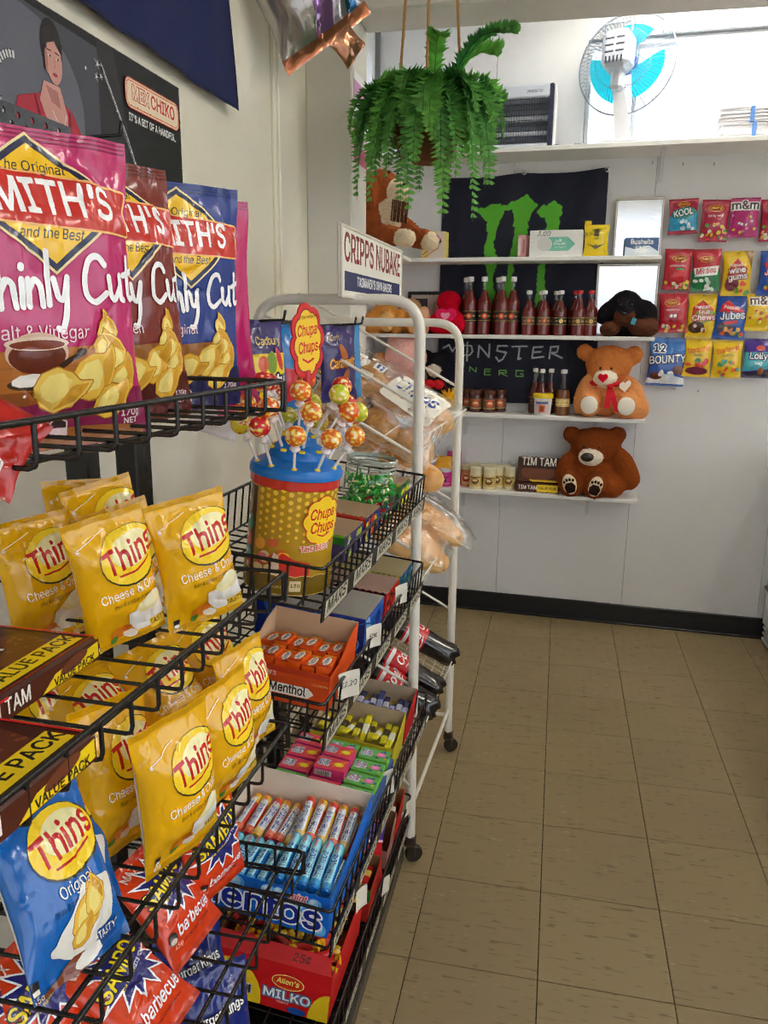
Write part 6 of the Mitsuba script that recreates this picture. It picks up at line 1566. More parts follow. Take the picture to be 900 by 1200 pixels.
part(k, 'heart', one(lin(190, 120, 10), ball(.015, .015, .012, (0, 0, .02))), 'cloth', M @ mat((1, 0, 0), (0, 0, 1), (0, -1, 0), (0, 0, 0)))
part(k, 'leaf', one(lin(50, 90, 30), ball(.03, .012, .003, (.03, -.05, -.01))), 'cloth', M @ mat((1, 0, 0), (0, 0, 1), (0, -1, 0), (0, 0, 0)))
k = thing('spread_jar', 'cream labelled jar standing behind the yellow flower', 'jar')
for n, d in may: part(k, n, d, None, BF @ tr(-.490, -.06, S3Z))


def pack_box(name, label, cat, x, y, z, w, d, h, c, front, yaw=0., tip=0., bsdf='paper'):
    k = thing(name, label, cat)
    M = BF @ tr(x, y, z) @ rotz(math.radians(yaw)) @ rotx(math.radians(tip))
    part(k, 'box', one(c, bx(w, d, h, (0, 0, h / 2), bevel=.0015)), bsdf, M)
    part(k, 'print', ink(front, flat(), None, .0004), bsdf, M @ near(0, -d / 2, 0))
    return k


pack_box('tissue_box', 'white tissue box with a mint green label on the shelf across the banner', 'tissue box', -.036, -.12, S1Z, .236, .11, .116, lin(226, 226, 222),
         [(text('3.00', .020, -.055, .098, shear=.25), lin(50, 50, 60)), (Polygon([(-.03, .03), (.055, .03), (.082, .055), (.05, .082), (-.03, .082)]).buffer(.004), lin(120, 190, 168)), (oval(-.05, .055, .034, .030), lin(210, 212, 208)), (text('soft', .012, .012, .070), lin(240)), (text('tissues', .012, .018, .056), lin(240)), (text('unscented', .007, .02, .042), lin(226, 240, 234))] + [(stroke([(-.118, .02 + .02 * i), (-.06, .05 + .012 * i)], .0012), lin(200, 202, 200)) for i in range(4)])
pack_box('soap_box', 'narrow pink box left of the tissue box', 'box', -.182, -.11, S1Z, .040, .08, .100, lin(214, 160, 160), [(sbox(-.018, .01, -.004, .09), lin(226, 206, 204)), (sbox(.004, .02, .014, .08), lin(180, 120, 124))], yaw=-14)
k = thing('coffee_packet', 'bright yellow packet with a folded top beside the framed mirror', 'packet')
M = BF @ tr(.140, -.125, S1Z + .070)
ya = [(text('coffee', .010, 0, .046, shear=.2), lin(30)), (text('3.50', .016, -.030, .028, rot=10, shear=.2), lin(40, 30, 10)), (sbox(-.010, .018, .012, .050), lin(60, 46, 30)), (text('PURE', .007, .0, .008, bold=True), lin(30)), (Polygon([(-.045, -.012), (0, -.026), (.045, -.012), (.02, -.024), (0, -.036), (-.02, -.024)]), lin(40, 40, 50)), (Point(0, -.026).buffer(.009), lin(120, 110, 100))]
part(k, 'film', Packet(.112, .140, .055, 160, 8, .003).mesh(lin(240, 210, 20), nu=20, nv=24), 'foil', M @ mat((1, 0, 0), (0, 0, 1), (0, -1, 0), (0, 0, 0)))
part(k, 'print', ink(ya, Packet(.112, .140, .055, 160, 8, .003).surf, .01, .0006), 'foil', M @ mat((1, 0, 0), (0, 0, 1), (0, -1, 0), (0, 0, 0)))
part(k, 'folded_top', one(lin(238, 206, 20), bx(.03, .012, .02, (-.040, -.002, .078), bevel=.003)), 'foil', M)
pack_box('tea_box', 'blue and white tea box in front of the framed mirror', 'tea box', .335, -.13, S1Z, .142, .07, .078, lin(70, 96, 140), [(Polygon([(-.071, .0), (.071, .0), (.071, .02), (.03, .045), (-.03, .03), (-.071, .04)]), lin(206, 216, 226)), (text('Bushells', .020, .0, .058, bold=True, wide=.9), lin(240)), (burst(.0, .024, .014, .034, 11, sx=1.6, sy=.6), lin(236, 240, 244)), (text('tea bags', .010, .0, .040), lin(226, 232, 240))], yaw=6)
pack_box('tea_box', 'small yellow box with a flower picture by the plush paw', 'tea box', -.606, -.125, S1Z, .118, .055, .122, lin(226, 206, 120), [(sbox(-.02, .0, .059, .122), lin(232, 216, 200)), (Polygon([(-.059, .122), (.02, .122), (-.03, .07), (-.059, .07)]), lin(240, 206, 40)), (oval(.018, .095, .016, .012, 20), lin(206, 120, 170)), (Point(.036, .078).buffer(.009), lin(110, 50, 60)), (text('Organic', .013, .004, .060, shear=.2), lin(40, 60, 70)), (stroke([(-.05, .02), (0, .05), (.04, .09)], .006), lin(190, 120, 80)), (stroke([(-.04, .008), (.03, .05)], .005), lin(206, 150, 110))], yaw=-10)
for i, (x, z, lab) in enumerate([(-.060, S4Z + .046, 'brown biscuit box standing upright on the flat one beside the dark brown bear'), (-.062, S4Z, 'brown and yellow biscuit box lying flat on the lowest shelf')]):
    if i == 0:
        t = text('TIM TAM', .038, .0, .094, bold=True, wide=.72)
        fr = [(oval(0, .045, .085, .040), lin(112, 60, 36)), (sbox(-.10, .066, .10, .118), lin(58, 26, 18)), (t.buffer(.003), lin(40, 18, 12)), (t, lin(240, 232, 220)), (sbox(-.10, .0, .10, .010), lin(226, 186, 40)), (Polygon([(-.10, .0), (-.03, .0), (-.10, .04)]), lin(84, 42, 26))]
        pack_box('biscuit_box', lab, 'biscuit box', x, -.115, z, .205, .045, .118, lin(72, 34, 22), fr, tip=-6)
    else:
        t = text('TIM TAM', .019, -.045, .022, bold=True, wide=.8)
        fr = [(sbox(.0, .004, .10, .040), lin(236, 200, 40)), (text('VALUE PACK', .010, .05, .022, bold=True), lin(40, 22, 14)), (t, lin(240, 232, 220))]
        pack_box('biscuit_box', lab, 'biscuit box', x, -.115, z, .208, .10, .044, lin(72, 34, 22), fr)
pack_box('picture_frame', 'small dark framed picture behind the red heart plush', 'picture frame', -.640, -.018, S2Z, .245, .014, .205, lin(24, 22, 24), [(sbox(-.105, .02, .105, .188), lin(190, 180, 170)), (sbox(-.09, .1, -.02, .17), lin(60, 56, 60)), (oval(.04, .12, .035, .045), lin(196, 150, 130))], tip=-3)
pack_box('white_box', 'white box half hidden behind the yellow flower', 'box', -.440, -.05, S3Z, .07, .05, .09, lin(226, 222, 214), [(sbox(-.03, .03, .03, .06), lin(196, 60, 50))])

# sweets in bags hooked on the wall
WHITEC = lin(246)
def brand(x, y, s='Allen\'s', sc=1.0): return [(oval(x, y, .034 * sc, .0155 * sc), lin(236, 190, 80)), (oval(x, y, .031 * sc, .013 * sc), lin(150, 30, 26)), (text(s, .013 * sc, x, y, bold=True, shear=.15, wide=.85), lin(246, 206, 90))]
def blobs(seed, x0, y0, x1, y1, n, cols, r=.008): 
    g = np.random.default_rng(seed); return [(oval(g.uniform(x0, x1), g.uniform(y0, y1), r * g.uniform(.7, 1.4), r * g.uniform(.6, 1.2), g.uniform(0, 90), 10), lin(*cols[i % len(cols)])) for i in range(n)]
MIX = [(226, 196, 60), (90, 150, 60), (210, 60, 60), (240, 160, 150), (236, 226, 206)]
def two(s, h, x, y, c, o, **k): t = text(s, h, x, y, **k); return [(t.buffer(h * .14), o), (t, c)]


CRIM, MAG, RED_, YL2, BL2 = lin(170, 28, 62), lin(176, 30, 110), lin(190, 30, 50), lin(236, 196, 20), lin(24, 72, 160)
bags = [
    ('crimson and teal mint bag', 'top row, leftmost', .509, 1.967, .126, .153, CRIM, [(Polygon([(-.062, -.06), (.062, -.06), (.062, .02), (.03, .032), (-.03, .022), (-.062, .0)]), lin(40, 150, 190)), (oval(.0, .012, .055, .024, 8), lin(20, 120, 120))] + two('KOOL', .026, .0, .012, WHITEC, lin(20, 90, 100), rot=10, bold=True, wide=.9) + blobs(1, -.05, -.055, .05, -.02, 9, [(200, 230, 246), (236, 246, 252)]) + brand(.0, .050, sc=.8)),
    ('crimson bag of party sweets', 'top row, second', .642, 1.945, .120, .180, CRIM, brand(.0, .052) + [(text('party mix', .011, .0, .018), WHITEC)] + blobs(2, -.055, -.08, .055, -.015, 26, MIX)),
    ('magenta bag of coated chocolates', 'top row, third', .762, 1.955, .122, .168, MAG, two('m&m', .036, .0, .046, lin(60, 40, 50), WHITEC, bold=True) + blobs(3, -.05, -.07, .05, .01, 12, [(236, 206, 70), (226, 150, 200), (240, 240, 240)], .006)),
    ('crimson sweets bag cut by the picture edge', 'top row, rightmost', .888, 1.943, .120, .177, CRIM, brand(.0, .052) + blobs(4, -.055, -.08, .055, -.0, 24, MIX)),
    ('red bag with a strawberry picture', 'second row, leftmost', .504, 1.739, .121, .181, RED_, brand(.006, .046) + [(text('strawberries', .009, .0, .014), WHITEC), (oval(.006, -.026, .026, .028), lin(214, 40, 50)), (oval(.01, .0, .018, .006), lin(60, 140, 60))] + blobs(5, -.055, -.085, .055, -.055, 16, MIX)),
    ('red and green mint sweets bag', 'second row, second', .626, 1.734, .123, .185, RED_, [(sbox(-.062, -.095, .062, .0), lin(10, 110, 60)), (Polygon([(-.056, .008), (.056, .018), (.050, -.022), (-.048, -.030)]), lin(240)), (affinity.rotate(text('Minties', .024, .0, -.006, bold=True, wide=.8), 5), lin(190, 30, 50))] + brand(.0, .046, sc=.9) + blobs(6, -.05, -.085, .05, -.04, 9, [(236, 240, 236), (206, 226, 214)], .010)),
    ('yellow wine gums bag', 'second row, third', .757, 1.720, .126, .195, YL2, [(Polygon([(-.03, .03), (.0, .065), (.02, .035), (.045, .02), (.04, -.01), (-.045, -.01)]), lin(200, 40, 40)), (Polygon([(.03, .097), (.063, .097), (.063, .02)]), lin(150, 110, 60)), (oval(-.02, -.045, .03, .032), lin(110, 40, 60))] + two('wine', .024, .0, .010, WHITEC, lin(120, 40, 40), rot=6, bold=True) + two('gums', .024, .004, -.018, WHITEC, lin(120, 40, 40), rot=6, bold=True) + [(text('Pascall', .013, -.005, .034, rot=4, bold=True), WHITEC)] + blobs(7, -.01, -.085, .055, -.045, 8, [(226, 80, 40), (100, 150, 50), (240, 180, 60)], .011)),
    ('blue sweets bag cut by the picture edge', 'second row, rightmost', .910, 1.719, .129, .193, BL2, two('Jubes', .022, .0, .0, WHITEC, lin(190, 40, 50), bold=True) + [(Polygon([(-.05, .04), (-.02, .06), (.03, .045), (.02, .02), (-.04, .02)]), lin(206, 40, 50))] + blobs(8, -.05, -.08, .05, -.03, 10, MIX)),
    ('red bag with a raspberry picture', 'third row, leftmost', .501, 1.548, .128, .180, RED_, brand(-.006, .042) + [(text('raspberries', .009, .0, .012), WHITEC), (oval(.0, -.022, .024, .022), lin(150, 20, 40)), (Point(-.008, -.015).buffer(.008), WHITEC), (Point(.010, -.015).buffer(.008), WHITEC)] + blobs(9, -.055, -.085, .055, -.055, 16, MIX)),
    ('yellow fruit chews bag', 'third row, second', .627, 1.534, .128, .201, YL2, [(Polygon([(-.045, .035), (.0, .07), (.05, .03), (.045, -.01), (-.045, -.01)]), lin(200, 40, 40)), (oval(.012, .0, .05, .03, 5), lin(120, 160, 50)), (oval(-.02, -.05, .036, .026), lin(70, 40, 30))] + two('Fruit', .018, .01, .014, WHITEC, lin(180, 40, 40), rot=4, bold=True) + two('Chews', .024, .010, -.010, WHITEC, lin(180, 40, 40), rot=4, bold=True) + [(text('Pascall', .014, .0, .038, rot=4, bold=True), WHITEC)] + blobs(10, -.04, -.07, .02, -.04, 5, [(230, 226, 220), (120, 60, 60)], .008)),
    ('blue jelly sweets bag', 'third row, third', .752, 1.529, .139, .197, BL2, [(Polygon([(-.05, .05), (-.02, .075), (.0, .055), (.05, .035), (.05, .012), (-.055, .02)]), lin(206, 36, 46)), (oval(-.02, -.05, .036, .03), lin(90, 80, 90))] + two('Jubes', .032, .004, .004, WHITEC, lin(40, 60, 110), rot=6, bold=True, wide=.9) + [(text('Pascall', .015, -.004, .040, rot=-4, bold=True), WHITEC), (affinity.rotate(sbox(-.03, -.03, .03, -.016), 10), lin(206, 40, 46))] + blobs(11, -.03, -.08, .055, -.04, 12, [(226, 90, 60), (120, 170, 80), (236, 150, 110), (240, 200, 120)], .010)),
    ('yellow bag of coated chocolates', 'third row, rightmost', .875, 1.552, .131, .163, YL2, two('m&m', .036, .004, .046, lin(90, 60, 40), WHITEC, bold=True) + blobs(12, -.05, -.065, .05, .01, 14, [(226, 60, 50), (240, 226, 120), (150, 90, 50)], .007)),
    ('large blue coconut chocolate bag', 'bottom row, leftmost', .495, 1.325, .170, .222, lin(34, 84, 166), [(Polygon([(-.085, -.01), (.085, .02), (.085, .108), (-.085, .108)]), lin(60, 120, 196)), (Polygon([(-.085, -.10), (.085, -.10), (.085, -.07), (-.01, -.055), (-.085, -.08)]), lin(226, 230, 236)), (oval(-.045, -.065, .030, .018), lin(90, 44, 32)), (oval(.06, -.035, .03, .022), lin(100, 50, 34))] + two('BOUNTY', .034, .002, .008, WHITEC, lin(20, 50, 110), rot=6, bold=True, wide=.88) + two('12', .034, -.040, .056, lin(20, 34, 80), WHITEC, bold=True) + blobs(13, -.04, -.08, .03, -.045, 6, [(240, 244, 250), (206, 220, 240)], .012)),
    ('yellow fruit chews bag with red slanted lettering', 'bottom row, second', .628, 1.346, .122, .174, YL2, two('Starburst', .022, .0, .036, lin(206, 30, 34), lin(244, 206, 40), rot=12, bold=True, wide=.8) + [(text('Babies', .010, .0, .012), lin(80, 60, 20)), (oval(.0, -.058, .05, .018), lin(120, 40, 70))] + blobs(14, -.045, -.035, .045, -.008, 7, [(206, 44, 46), (60, 130, 60), (226, 90, 70)], .011)),
    ('yellow jelly sweets bag with red slanted lettering', 'bottom row, third', .753, 1.344, .128, .173, YL2, two('Starburst', .022, .0, .040, lin(206, 30, 34), lin(244, 206, 40), rot=12, bold=True, wide=.8) + [(text('Party Mix', .010, .0, .016), lin(60, 110, 60))] + blobs(15, -.05, -.075, .05, -.005, 18, [(226, 120, 50), (60, 140, 90), (236, 200, 90), (206, 60, 50), (90, 170, 160)], .010)),
    ('purple and teal lolly bag', 'bottom row, rightmost', .880, 1.349, .117, .175, lin(70, 40, 140), [(Polygon([(-.058, -.06), (.058, -.045), (.058, .03), (-.058, .026)]), lin(70, 170, 190)), (Polygon([(-.058, -.09), (.058, -.09), (.058, -.05), (-.058, -.064)]), lin(34, 26, 54))] + two('Lolly', .028, .006, .008, WHITEC, lin(40, 40, 80), bold=True, wide=.95) + [(text('bag', .014, .008, -.022, bold=True), WHITEC), (oval(.01, .046, .02, .012), lin(206, 70, 50)), (oval(.02, -.055, .012, .018), lin(150, 90, 60))]),
]
for i, (what, row, x, z, w, h, c, art) in enumerate(bags):
    k = thing('sweets_bag', f'{what} hooked on the wall, {row}', 'sweets bag', 'sweets bags hooked on the back wall')
    M = BF @ mat((1, 0, 0), (0, 0, 1), (0, -1, 0), (x, -.034 - .006 * (i % 3), z)) @ rotx(math.radians(-3.5)) @ rotz(math.radians([2, -2, 0, 1, -1, 1, 1, -1, 2, -1, -3, 0, -2, -2, 1, -1][i]))
    packet(k, Packet(w, h, .036, 170 + i, 9, .0032, pinch=.07), M, c, art, nu=18, nv=24, dec=.012)
    part(k, 'hook', rods(lin(150), [[(x, -.002, z + h * .44), (x, -.062, z + h * .44), (x, -.066, z + h * .47)]], .0018, 6), 'metal', BF)
for i, (x, z) in enumerate([(.54, 1.197), (.646, 1.19), (.36, 2.20), (.49, 2.19), (.62, 2.185)]):
    k = thing('wall_hook', ['bare small metal hook below the blue coconut bag', 'bare small metal hook right of the blue coconut bag\'s foot', 'small screw head under the top shelf, leftmost', 'small screw head under the top shelf, middle', 'small screw head under the top shelf, rightmost'][i], 'hook')
    part(k, 'pin', rods(lin(120), [[(x, -.001, z), (x, -.014, z), (x, -.016, z + .008)]], .002, 6), 'metal', BF)

# ---------------- on the top shelf: insect killer, fan, paper bags
k = thing('insect_killer', 'white electric insect killer with a wire front on the top shelf behind the fern', 'insect killer')
M = BF @ tr(-.230, -.15, TOPZ)
W, H, D = .30, .262, .10
part(k, 'top_cover', one(lin(214, 220, 232), bx(W, D, .055, (0, 0, H - .0275), bevel=.006)), 'plastic', M)
part(k, 'base', one(lin(206, 210, 220), bx(W, D, .022, (0, 0, .011), bevel=.004)), 'plastic', M)
part(k, 'back', one(lin(120, 126, 140), bx(W - .02, .006, H - .07, (0, D / 2 - .004, H / 2 - .02))), 'plastic', M)
part(k, 'end_cap', one(lin(34, 40, 66), bx(.022, D + .004, H, (W / 2 - .008, 0, H / 2), bevel=.005)), 'plastic', M)
part(k, 'end_cap', one(lin(34, 40, 66), bx(.022, D + .004, H, (-W / 2 + .008, 0, H / 2), bevel=.005)), 'plastic', M)
part(k, 'side_plate', one(lin(232), bx(.008, D, H, (W / 2 + .008, 0, H / 2), bevel=.002)), 'plastic', M)
for z in (.075, .135): part(k, 'tube', one(lin(226, 230, 240), tube([(-.13, .01, z), (.13, .01, z)], .012, 12)), 'plastic', M)
part(k, 'guard_bars', rods(lin(34, 36, 44), [[(x, -D / 2 + .004, .022), (x, -D / 2 + .004, H - .055)] for x in np.linspace(-.135, .135, 26)], .0011, 5), 'plastic', M)
part(k, 'guard_wires', rods(lin(34, 36, 44), [[(-.138, -D / 2 + .002, z), (.138, -D / 2 + .002, z)] for z in np.linspace(.03, H - .06, 9)], .0014, 5), 'plastic', M)
part(k, 'maker_plate', ink([(text('INSECTO', .011, .07, H - .030, bold=True, shear=.2), lin(60, 80, 120))], flat(), None, .0004), 'plastic', M @ near(0, -D / 2, 0))

k = thing('electric_fan', 'white desk fan with translucent turquoise blades in front of the window, seen from behind', 'fan')
FC = np.array([.205, -.150, TOPZ + .345])
part(k, 'foot', one(lin(226, 228, 234), bx(.20, .16, .018, (.230, -.15, TOPZ + .009), bevel=.007)), 'plastic', BF)
part(k, 'column', one(lin(226, 228, 234), trimesh.convex.convex_hull(np.array([[(.226 if z == 0 else .184) + sx * (.036 if z == 0 else .022), -.16 + sy * .02, TOPZ + .018 + z] for sx in (-1, 1) for sy in (-1, 1) for z in (0, .25)]) + 0)), 'plastic', BF)
FM = BF @ tr(FC) @ rotz(math.radians(-16)) @ rotx(math.radians(-6))     # fan axis along +y (towards the window)
part(k, 'motor_case', one(lin(198, 204, 218), bx(.118, .12, .150, (.0, -.085, .0), bevel=.022)), 'plastic', FM)
part(k, 'motor_neck', one(lin(206, 210, 220), bx(.05, .06, .09, (.0, -.06, -.10), bevel=.012)), 'plastic', FM)
vents = [(sbox(-.040 + .045 * i, .030 - .026 * j, -.004 + .045 * i, .034 - .026 * j + .004), lin(70, 76, 90)) for i in range(2) for j in range(3)] + [(sbox(-.036 + .016 * i, -.062, -.029 + .016 * i, -.036), lin(60, 66, 80)) for i in range(5)]
part(k, 'motor_vents', ink(vents, flat(), None, .0004), 'plastic', FM @ near(0, -.145, 0))
part(k, 'handle', rods(lin(180, 186, 200), [bend([(-.055, -.10, .07), (-.055, -.12, .102), (.055, -.12, .102), (.055, -.10, .07)], .015, 3)], .004, 8), 'plastic', FM)
LY = mat((1, 0, 0), (0, 0, 1), (0, -1, 0), (0, .045, 0)) @ roty(math.pi)
hubm = lathe([(0, -.02), (.040, -.02), (.046, .0), (.040, .02), (0, .024)], 28)
part(k, 'hub', one(lin(16, 80, 190), hubm), 'plastic', FM @ mat((1, 0, 0), (0, 0, 1), (0, -1, 0), (0, .045, 0)))
for i, a0 in enumerate((92, 212, 332)):
    rs, ts = np.linspace(.035, .158, 9), np.linspace(-1, 1, 11)
    P, F_ = [], []
    for r in rs:
        half = math.radians(24 + 21 * math.sin(min((r - .03) / .13, 1) * math.pi * .62))
        for t in ts:
            a = math.radians(a0) + t * half; P.append([r * math.cos(a), .045 + .020 * t * (1 - .2 * r / .16), r * math.sin(a)])
    for u in range(8):
        for v in range(10): q = u * 11 + v; F_ += [[q, q + 1, q + 12], [q, q + 12, q + 11]]
    part(k, 'blade', MB().add(trimesh.Trimesh(P, F_, process=False), lin(20, 180, 220), smooth=True), 'blade_plastic', FM)
GR = .208
gw = []
for i in range(72):
    a = 2 * math.pi * i / 72
    for s in (-1, 1): gw.append([(.062 * math.cos(a), .045 + s * .062, .062 * math.sin(a)), (.13 * math.cos(a), .045 + s * .058, .13 * math.sin(a)), (.185 * math.cos(a + .05), .045 + s * .032, .185 * math.sin(a + .05)), (GR * math.cos(a + .06), .045 + s * .004, GR * math.sin(a + .06))])
part(k, 'guard_wires', rods(lin(120, 126, 140), gw, .0011, 4), 'metal', FM)
ring = lambda r, y, t: tube([(r * math.cos(a), .045 + y, r * math.sin(a)) for a in np.linspace(0, 2 * math.pi, 65)[:-1]], t, 6, closed=True)
part(k, 'guard_rim', one(lin(150, 156, 168), ring(GR, 0, .0036), smooth=True), 'plastic', FM)
for y in (-.062, .062): part(k, 'guard_ring', one(lin(140, 146, 160), ring(.062, y, .002), ring(.12, y * .95, .0014), smooth=True), 'plastic', FM)

for i, (z, lab) in enumerate([(0, 'lower bundle of white paper bags with a blue band on the top shelf'), (.062, 'upper bundle of white paper bags with a blue band on the top shelf')]):
    k = thing('paper_bag_bundle', lab, 'paper bags')
    M = BF @ tr(.715 - .004 * i, -.13, TOPZ + z) @ rotz(.05 * (1 - 2 * i))
    g = np.random.default_rng(i)
    for j in range(9):
        part(k, 'bag', one(tuple(np.array(lin(232, 232, 236)) * g.uniform(.92, 1.0)), bx(.205 + g.uniform(-.014, .01), .16, .0058, (g.uniform(-.006, .006), g.uniform(-.004, .004), .0032 + .0066 * j), bevel=.001)), 'paper', M @ rotz(g.uniform(-.03, .03)))
    part(k, 'band', one(lin(90, 140, 210), span((.016, -.084, -.0), (.032, .084, .0605), bevel=.001)), 'paper', M)
for i, (x, w) in enumerate([(-.055, .030), (.045, .050)]):
    k = thing('small_tin', ['small dark grey block on the top shelf right of the insect killer', 'dark grey block on the top shelf left of the fan foot'][i], 'box')
    part(k, 'block', one(lin(90, 92, 100), bx(w, .05, .014, (0, 0, .007), bevel=.003)), 'plastic', BF @ tr(x, -.17, TOPZ))

# ================================================================ hanging fern
k = thing('hanging_fern', 'large green hanging fern in a coir basket on ropes in front of the top shelf', 'fern')
FX, FY, FZ = -.462, 2.80, 2.115
FM2 = tr(FX, FY, FZ)
part(k, 'basket', one(lin(96, 58, 34), lathe([(0, -.115), (.05, -.11), (.085, -.075), (.105, -.02), (.112, .03), (.104, .034), (.06, .03), (0, .028)], 26)), 'matte', FM2)
g = np.random.default_rng(17)
coir = MB()
for i in range(260):
    a, z = g.uniform(0, 6.28), g.uniform(-.10, .03); r = .060 + .052 * math.sqrt(max(0, 1 - ((z - .03) / .15) ** 2)) + .002
    d = g.uniform(-.25, .25); coir.add(tube([(r * math.cos(a), r * math.sin(a), z), ((r + .006) * math.cos(a + d * .5), (r + .006) * math.sin(a + d * .5), z + g.uniform(-.01, .02)), (r * math.cos(a + d), r * math.sin(a + d), z + g.uniform(-.02, .03))], .0014, 3, caps=False), lin(*[(120, 76, 44), (90, 54, 30), (140, 96, 60)][i % 3]), smooth=True)
part(k, 'coir_fibres', coir, 'matte', FM2, kind='stuff')
for a in (3.6, -1.5, .25):
    p0, p1 = np.array([.108 * math.cos(a), .108 * math.sin(a), .02]), np.array([.055 * math.cos(a), .055 * math.sin(a), 2.895 - FZ])
    tw = [[p0 + (p1 - p0) * t + .0028 * np.array([math.cos(60 * t + q), math.sin(60 * t + q), 0]) for t in np.linspace(0, 1, 60)] for q in (0, 2.1, 4.2)]
    part(k, 'rope', rods(lin(196, 150, 96), tw, .0026, 5), 'matte', FM2)


def frond(az, rise, reach, drop, L, wid, seed, tone):
    g = np.random.default_rng(seed)
    n = int(L / .0108); t = np.linspace(0, 1, n + 1)
    p0 = np.array([.05 * math.cos(az), .05 * math.sin(az), .03])
    c1 = p0 + np.array([math.cos(az) * reach * .45, math.sin(az) * reach * .45, rise]); c2 = p0 + np.array([math.cos(az) * reach, math.sin(az) * reach, rise * .6]); p3 = p0 + np.array([math.cos(az) * reach * 1.04, math.sin(az) * reach * 1.04, -drop])
    P = ((1 - t) ** 3)[:, None] * p0 + (3 * (1 - t) ** 2 * t)[:, None] * c1 + (3 * (1 - t) * t ** 2)[:, None] * c2 + (t ** 3)[:, None] * p3
    side0 = np.array([-math.sin(az), math.cos(az), 0]); tw = g.uniform(-.7, .7)
    d = np.gradient(P, axis=0); d /= np.linalg.norm(d, axis=1, keepdims=True)
    v, f, c = [], [], []
    for i in range(2, n):
        w = wid * min(1, (t[i] / .14)) * (1 - .70 * max(0, (t[i] - .62) / .38) ** 1.8) * g.uniform(.85, 1.12)
        s_ = math.cos(tw * t[i]) * side0 + math.sin(tw * t[i]) * np.cross(d[i], side0); nn = np.cross(s_, d[i])
        for sg in (-1, 1):
            o = P[i]; q = s_ * sg * .92 + d[i] * (.25 + .35 * g.random()) - nn * (.15 + .5 * g.random()); q /= np.linalg.norm(q); e = d[i] * .0066
            k0 = len(v); curl = nn * .12 * w
            v += [o - e * .8, o + q * w * .5 - e + curl, o + q * w - e * .2, o + q * w * .5 + e + curl, o + e * .8]
            f += [[k0, k0 + 1, k0 + 4], [k0 + 1, k0 + 3, k0 + 4], [k0 + 1, k0 + 2, k0 + 3]]
            cc = (np.array(tone) * (1 - .45 * t[i] ** 2) + np.array(lin(150, 196, 116)) * .45 * t[i] ** 2) * g.uniform(.75, 1.3); c += [cc] * 5
    mb = MB(); v, f = np.array(v), np.array(f)
    fn = np.cross(v[f[:, 1]] - v[f[:, 0]], v[f[:, 2]] - v[f[:, 0]]); N = np.zeros_like(v)
    for q in range(3): np.add.at(N, f[:, q], fn)
    N /= np.maximum(np.linalg.norm(N, axis=1, keepdims=True), 1e-12)
    mb.raw(v, f, N, np.array(c)); mb.add(tube(P, np.linspace(.0018, .0008, n + 1), 4, caps=False), np.array(tone) * .7, smooth=True)
    return mb


G1, G2, G3 = np.array(lin(66, 142, 58)), np.array(lin(104, 178, 72)), np.array(lin(42, 110, 56))
spec = []
for i in range(36):        # outer fall
    a = 2 * math.pi * i / 36 + g.uniform(-.15, .15); spec.append((a, g.uniform(.09, .17), g.uniform(.12, .19), g.uniform(.04, .24), (G1, G2, G3)[i % 3]))
for i in range(22):        # crown
    a = 2 * math.pi * i / 22 + g.uniform(-.2, .2); spec.append((a, g.uniform(.11, .18), g.uniform(.09, .19), g.uniform(-.08, .06), (G2, G1)[i % 2]))
# the long hanging ones and those that reach out to the right
spec += [(-2.35, .12, .17, .29, G1), (-1.75, .12, .12, .32, G2), (-1.15, .12, .14, .335, G2), (-.72, .13, .17, .345, G1), (-2.8, .13, .18, .26, G3), (-.45, .12, .18, .24, G3), (-.05, .34, .22, -.25, G1), (-.45, .30, .22, -.20, G3), (.4, .30, .18, -.22, G2), (-1.2, .30, .09, -.20, G2), (-2.9, .15, .20, .05, G1), (-1.57, .12, .15, .18, G2), (-2.05, .12, .16, .22, G1), (-1.0, .12, .16, .22, G1), (-1.4, .14, .18, .10, G2)]
for i, (a, ri, re, dr_, tone) in enumerate(spec):
    L = math.hypot(re, max(dr_, 0)) + ri * 1.3 + .05
    part(k, 'frond', frond(a, ri, re, dr_, L, (.056 if dr_ > 0 else .042) * g.uniform(.85, 1.1), 300 + i, tone), 'leaf', FM2)

# ================================================================ on the left wall
k = thing('poster', 'dark poster of a woman in a red jacket on the left wall above the crisps', 'poster')
PO = mat((0, 1, 0), (0, 0, 1), (1, 0, 0), (WX + .0035, 1.957, 2.036))          # x along the wall away from the camera, y up, origin at the top right corner
PW, PH = 1.05, .72
part(k, 'sheet', one(lin(24, 24, 26), span((-PW, -PH, -.0015), (0, 0, 0))), 'paper', PO)
sk, sk2, hair, red = lin(206, 150, 140), lin(176, 116, 108), lin(26, 20, 22), lin(176, 40, 60)
q = lambda *p: Polygon(p).buffer(.004)
art = [(Polygon([(-PW, -PH), (-.36, -PH), (-.30, -.30), (-.34, -.02), (-PW, -.001)]), lin(66, 68, 78)), (oval(-.62, -.18, .20, .16, 10), lin(96, 98, 110)), (Polygon([(-.38, -PH), (-.22, -PH), (-.24, -.20), (-.30, -.001), (-.36, -.001)]), lin(40, 40, 44))]
art += [(Point(-.625, -.165).buffer(.062).difference(Point(-.625, -.165).buffer(.050)).difference(sbox(-.625, -.3, -.5, .0)), lin(206, 206, 206))]
for t in np.linspace(1.7, 4.3, 18): art += [(stroke([(-.625 + .050 * math.cos(t), -.165 + .050 * math.sin(t)), (-.625 + .063 * math.cos(t), -.165 + .063 * math.sin(t))], .003), lin(50, 50, 54))]
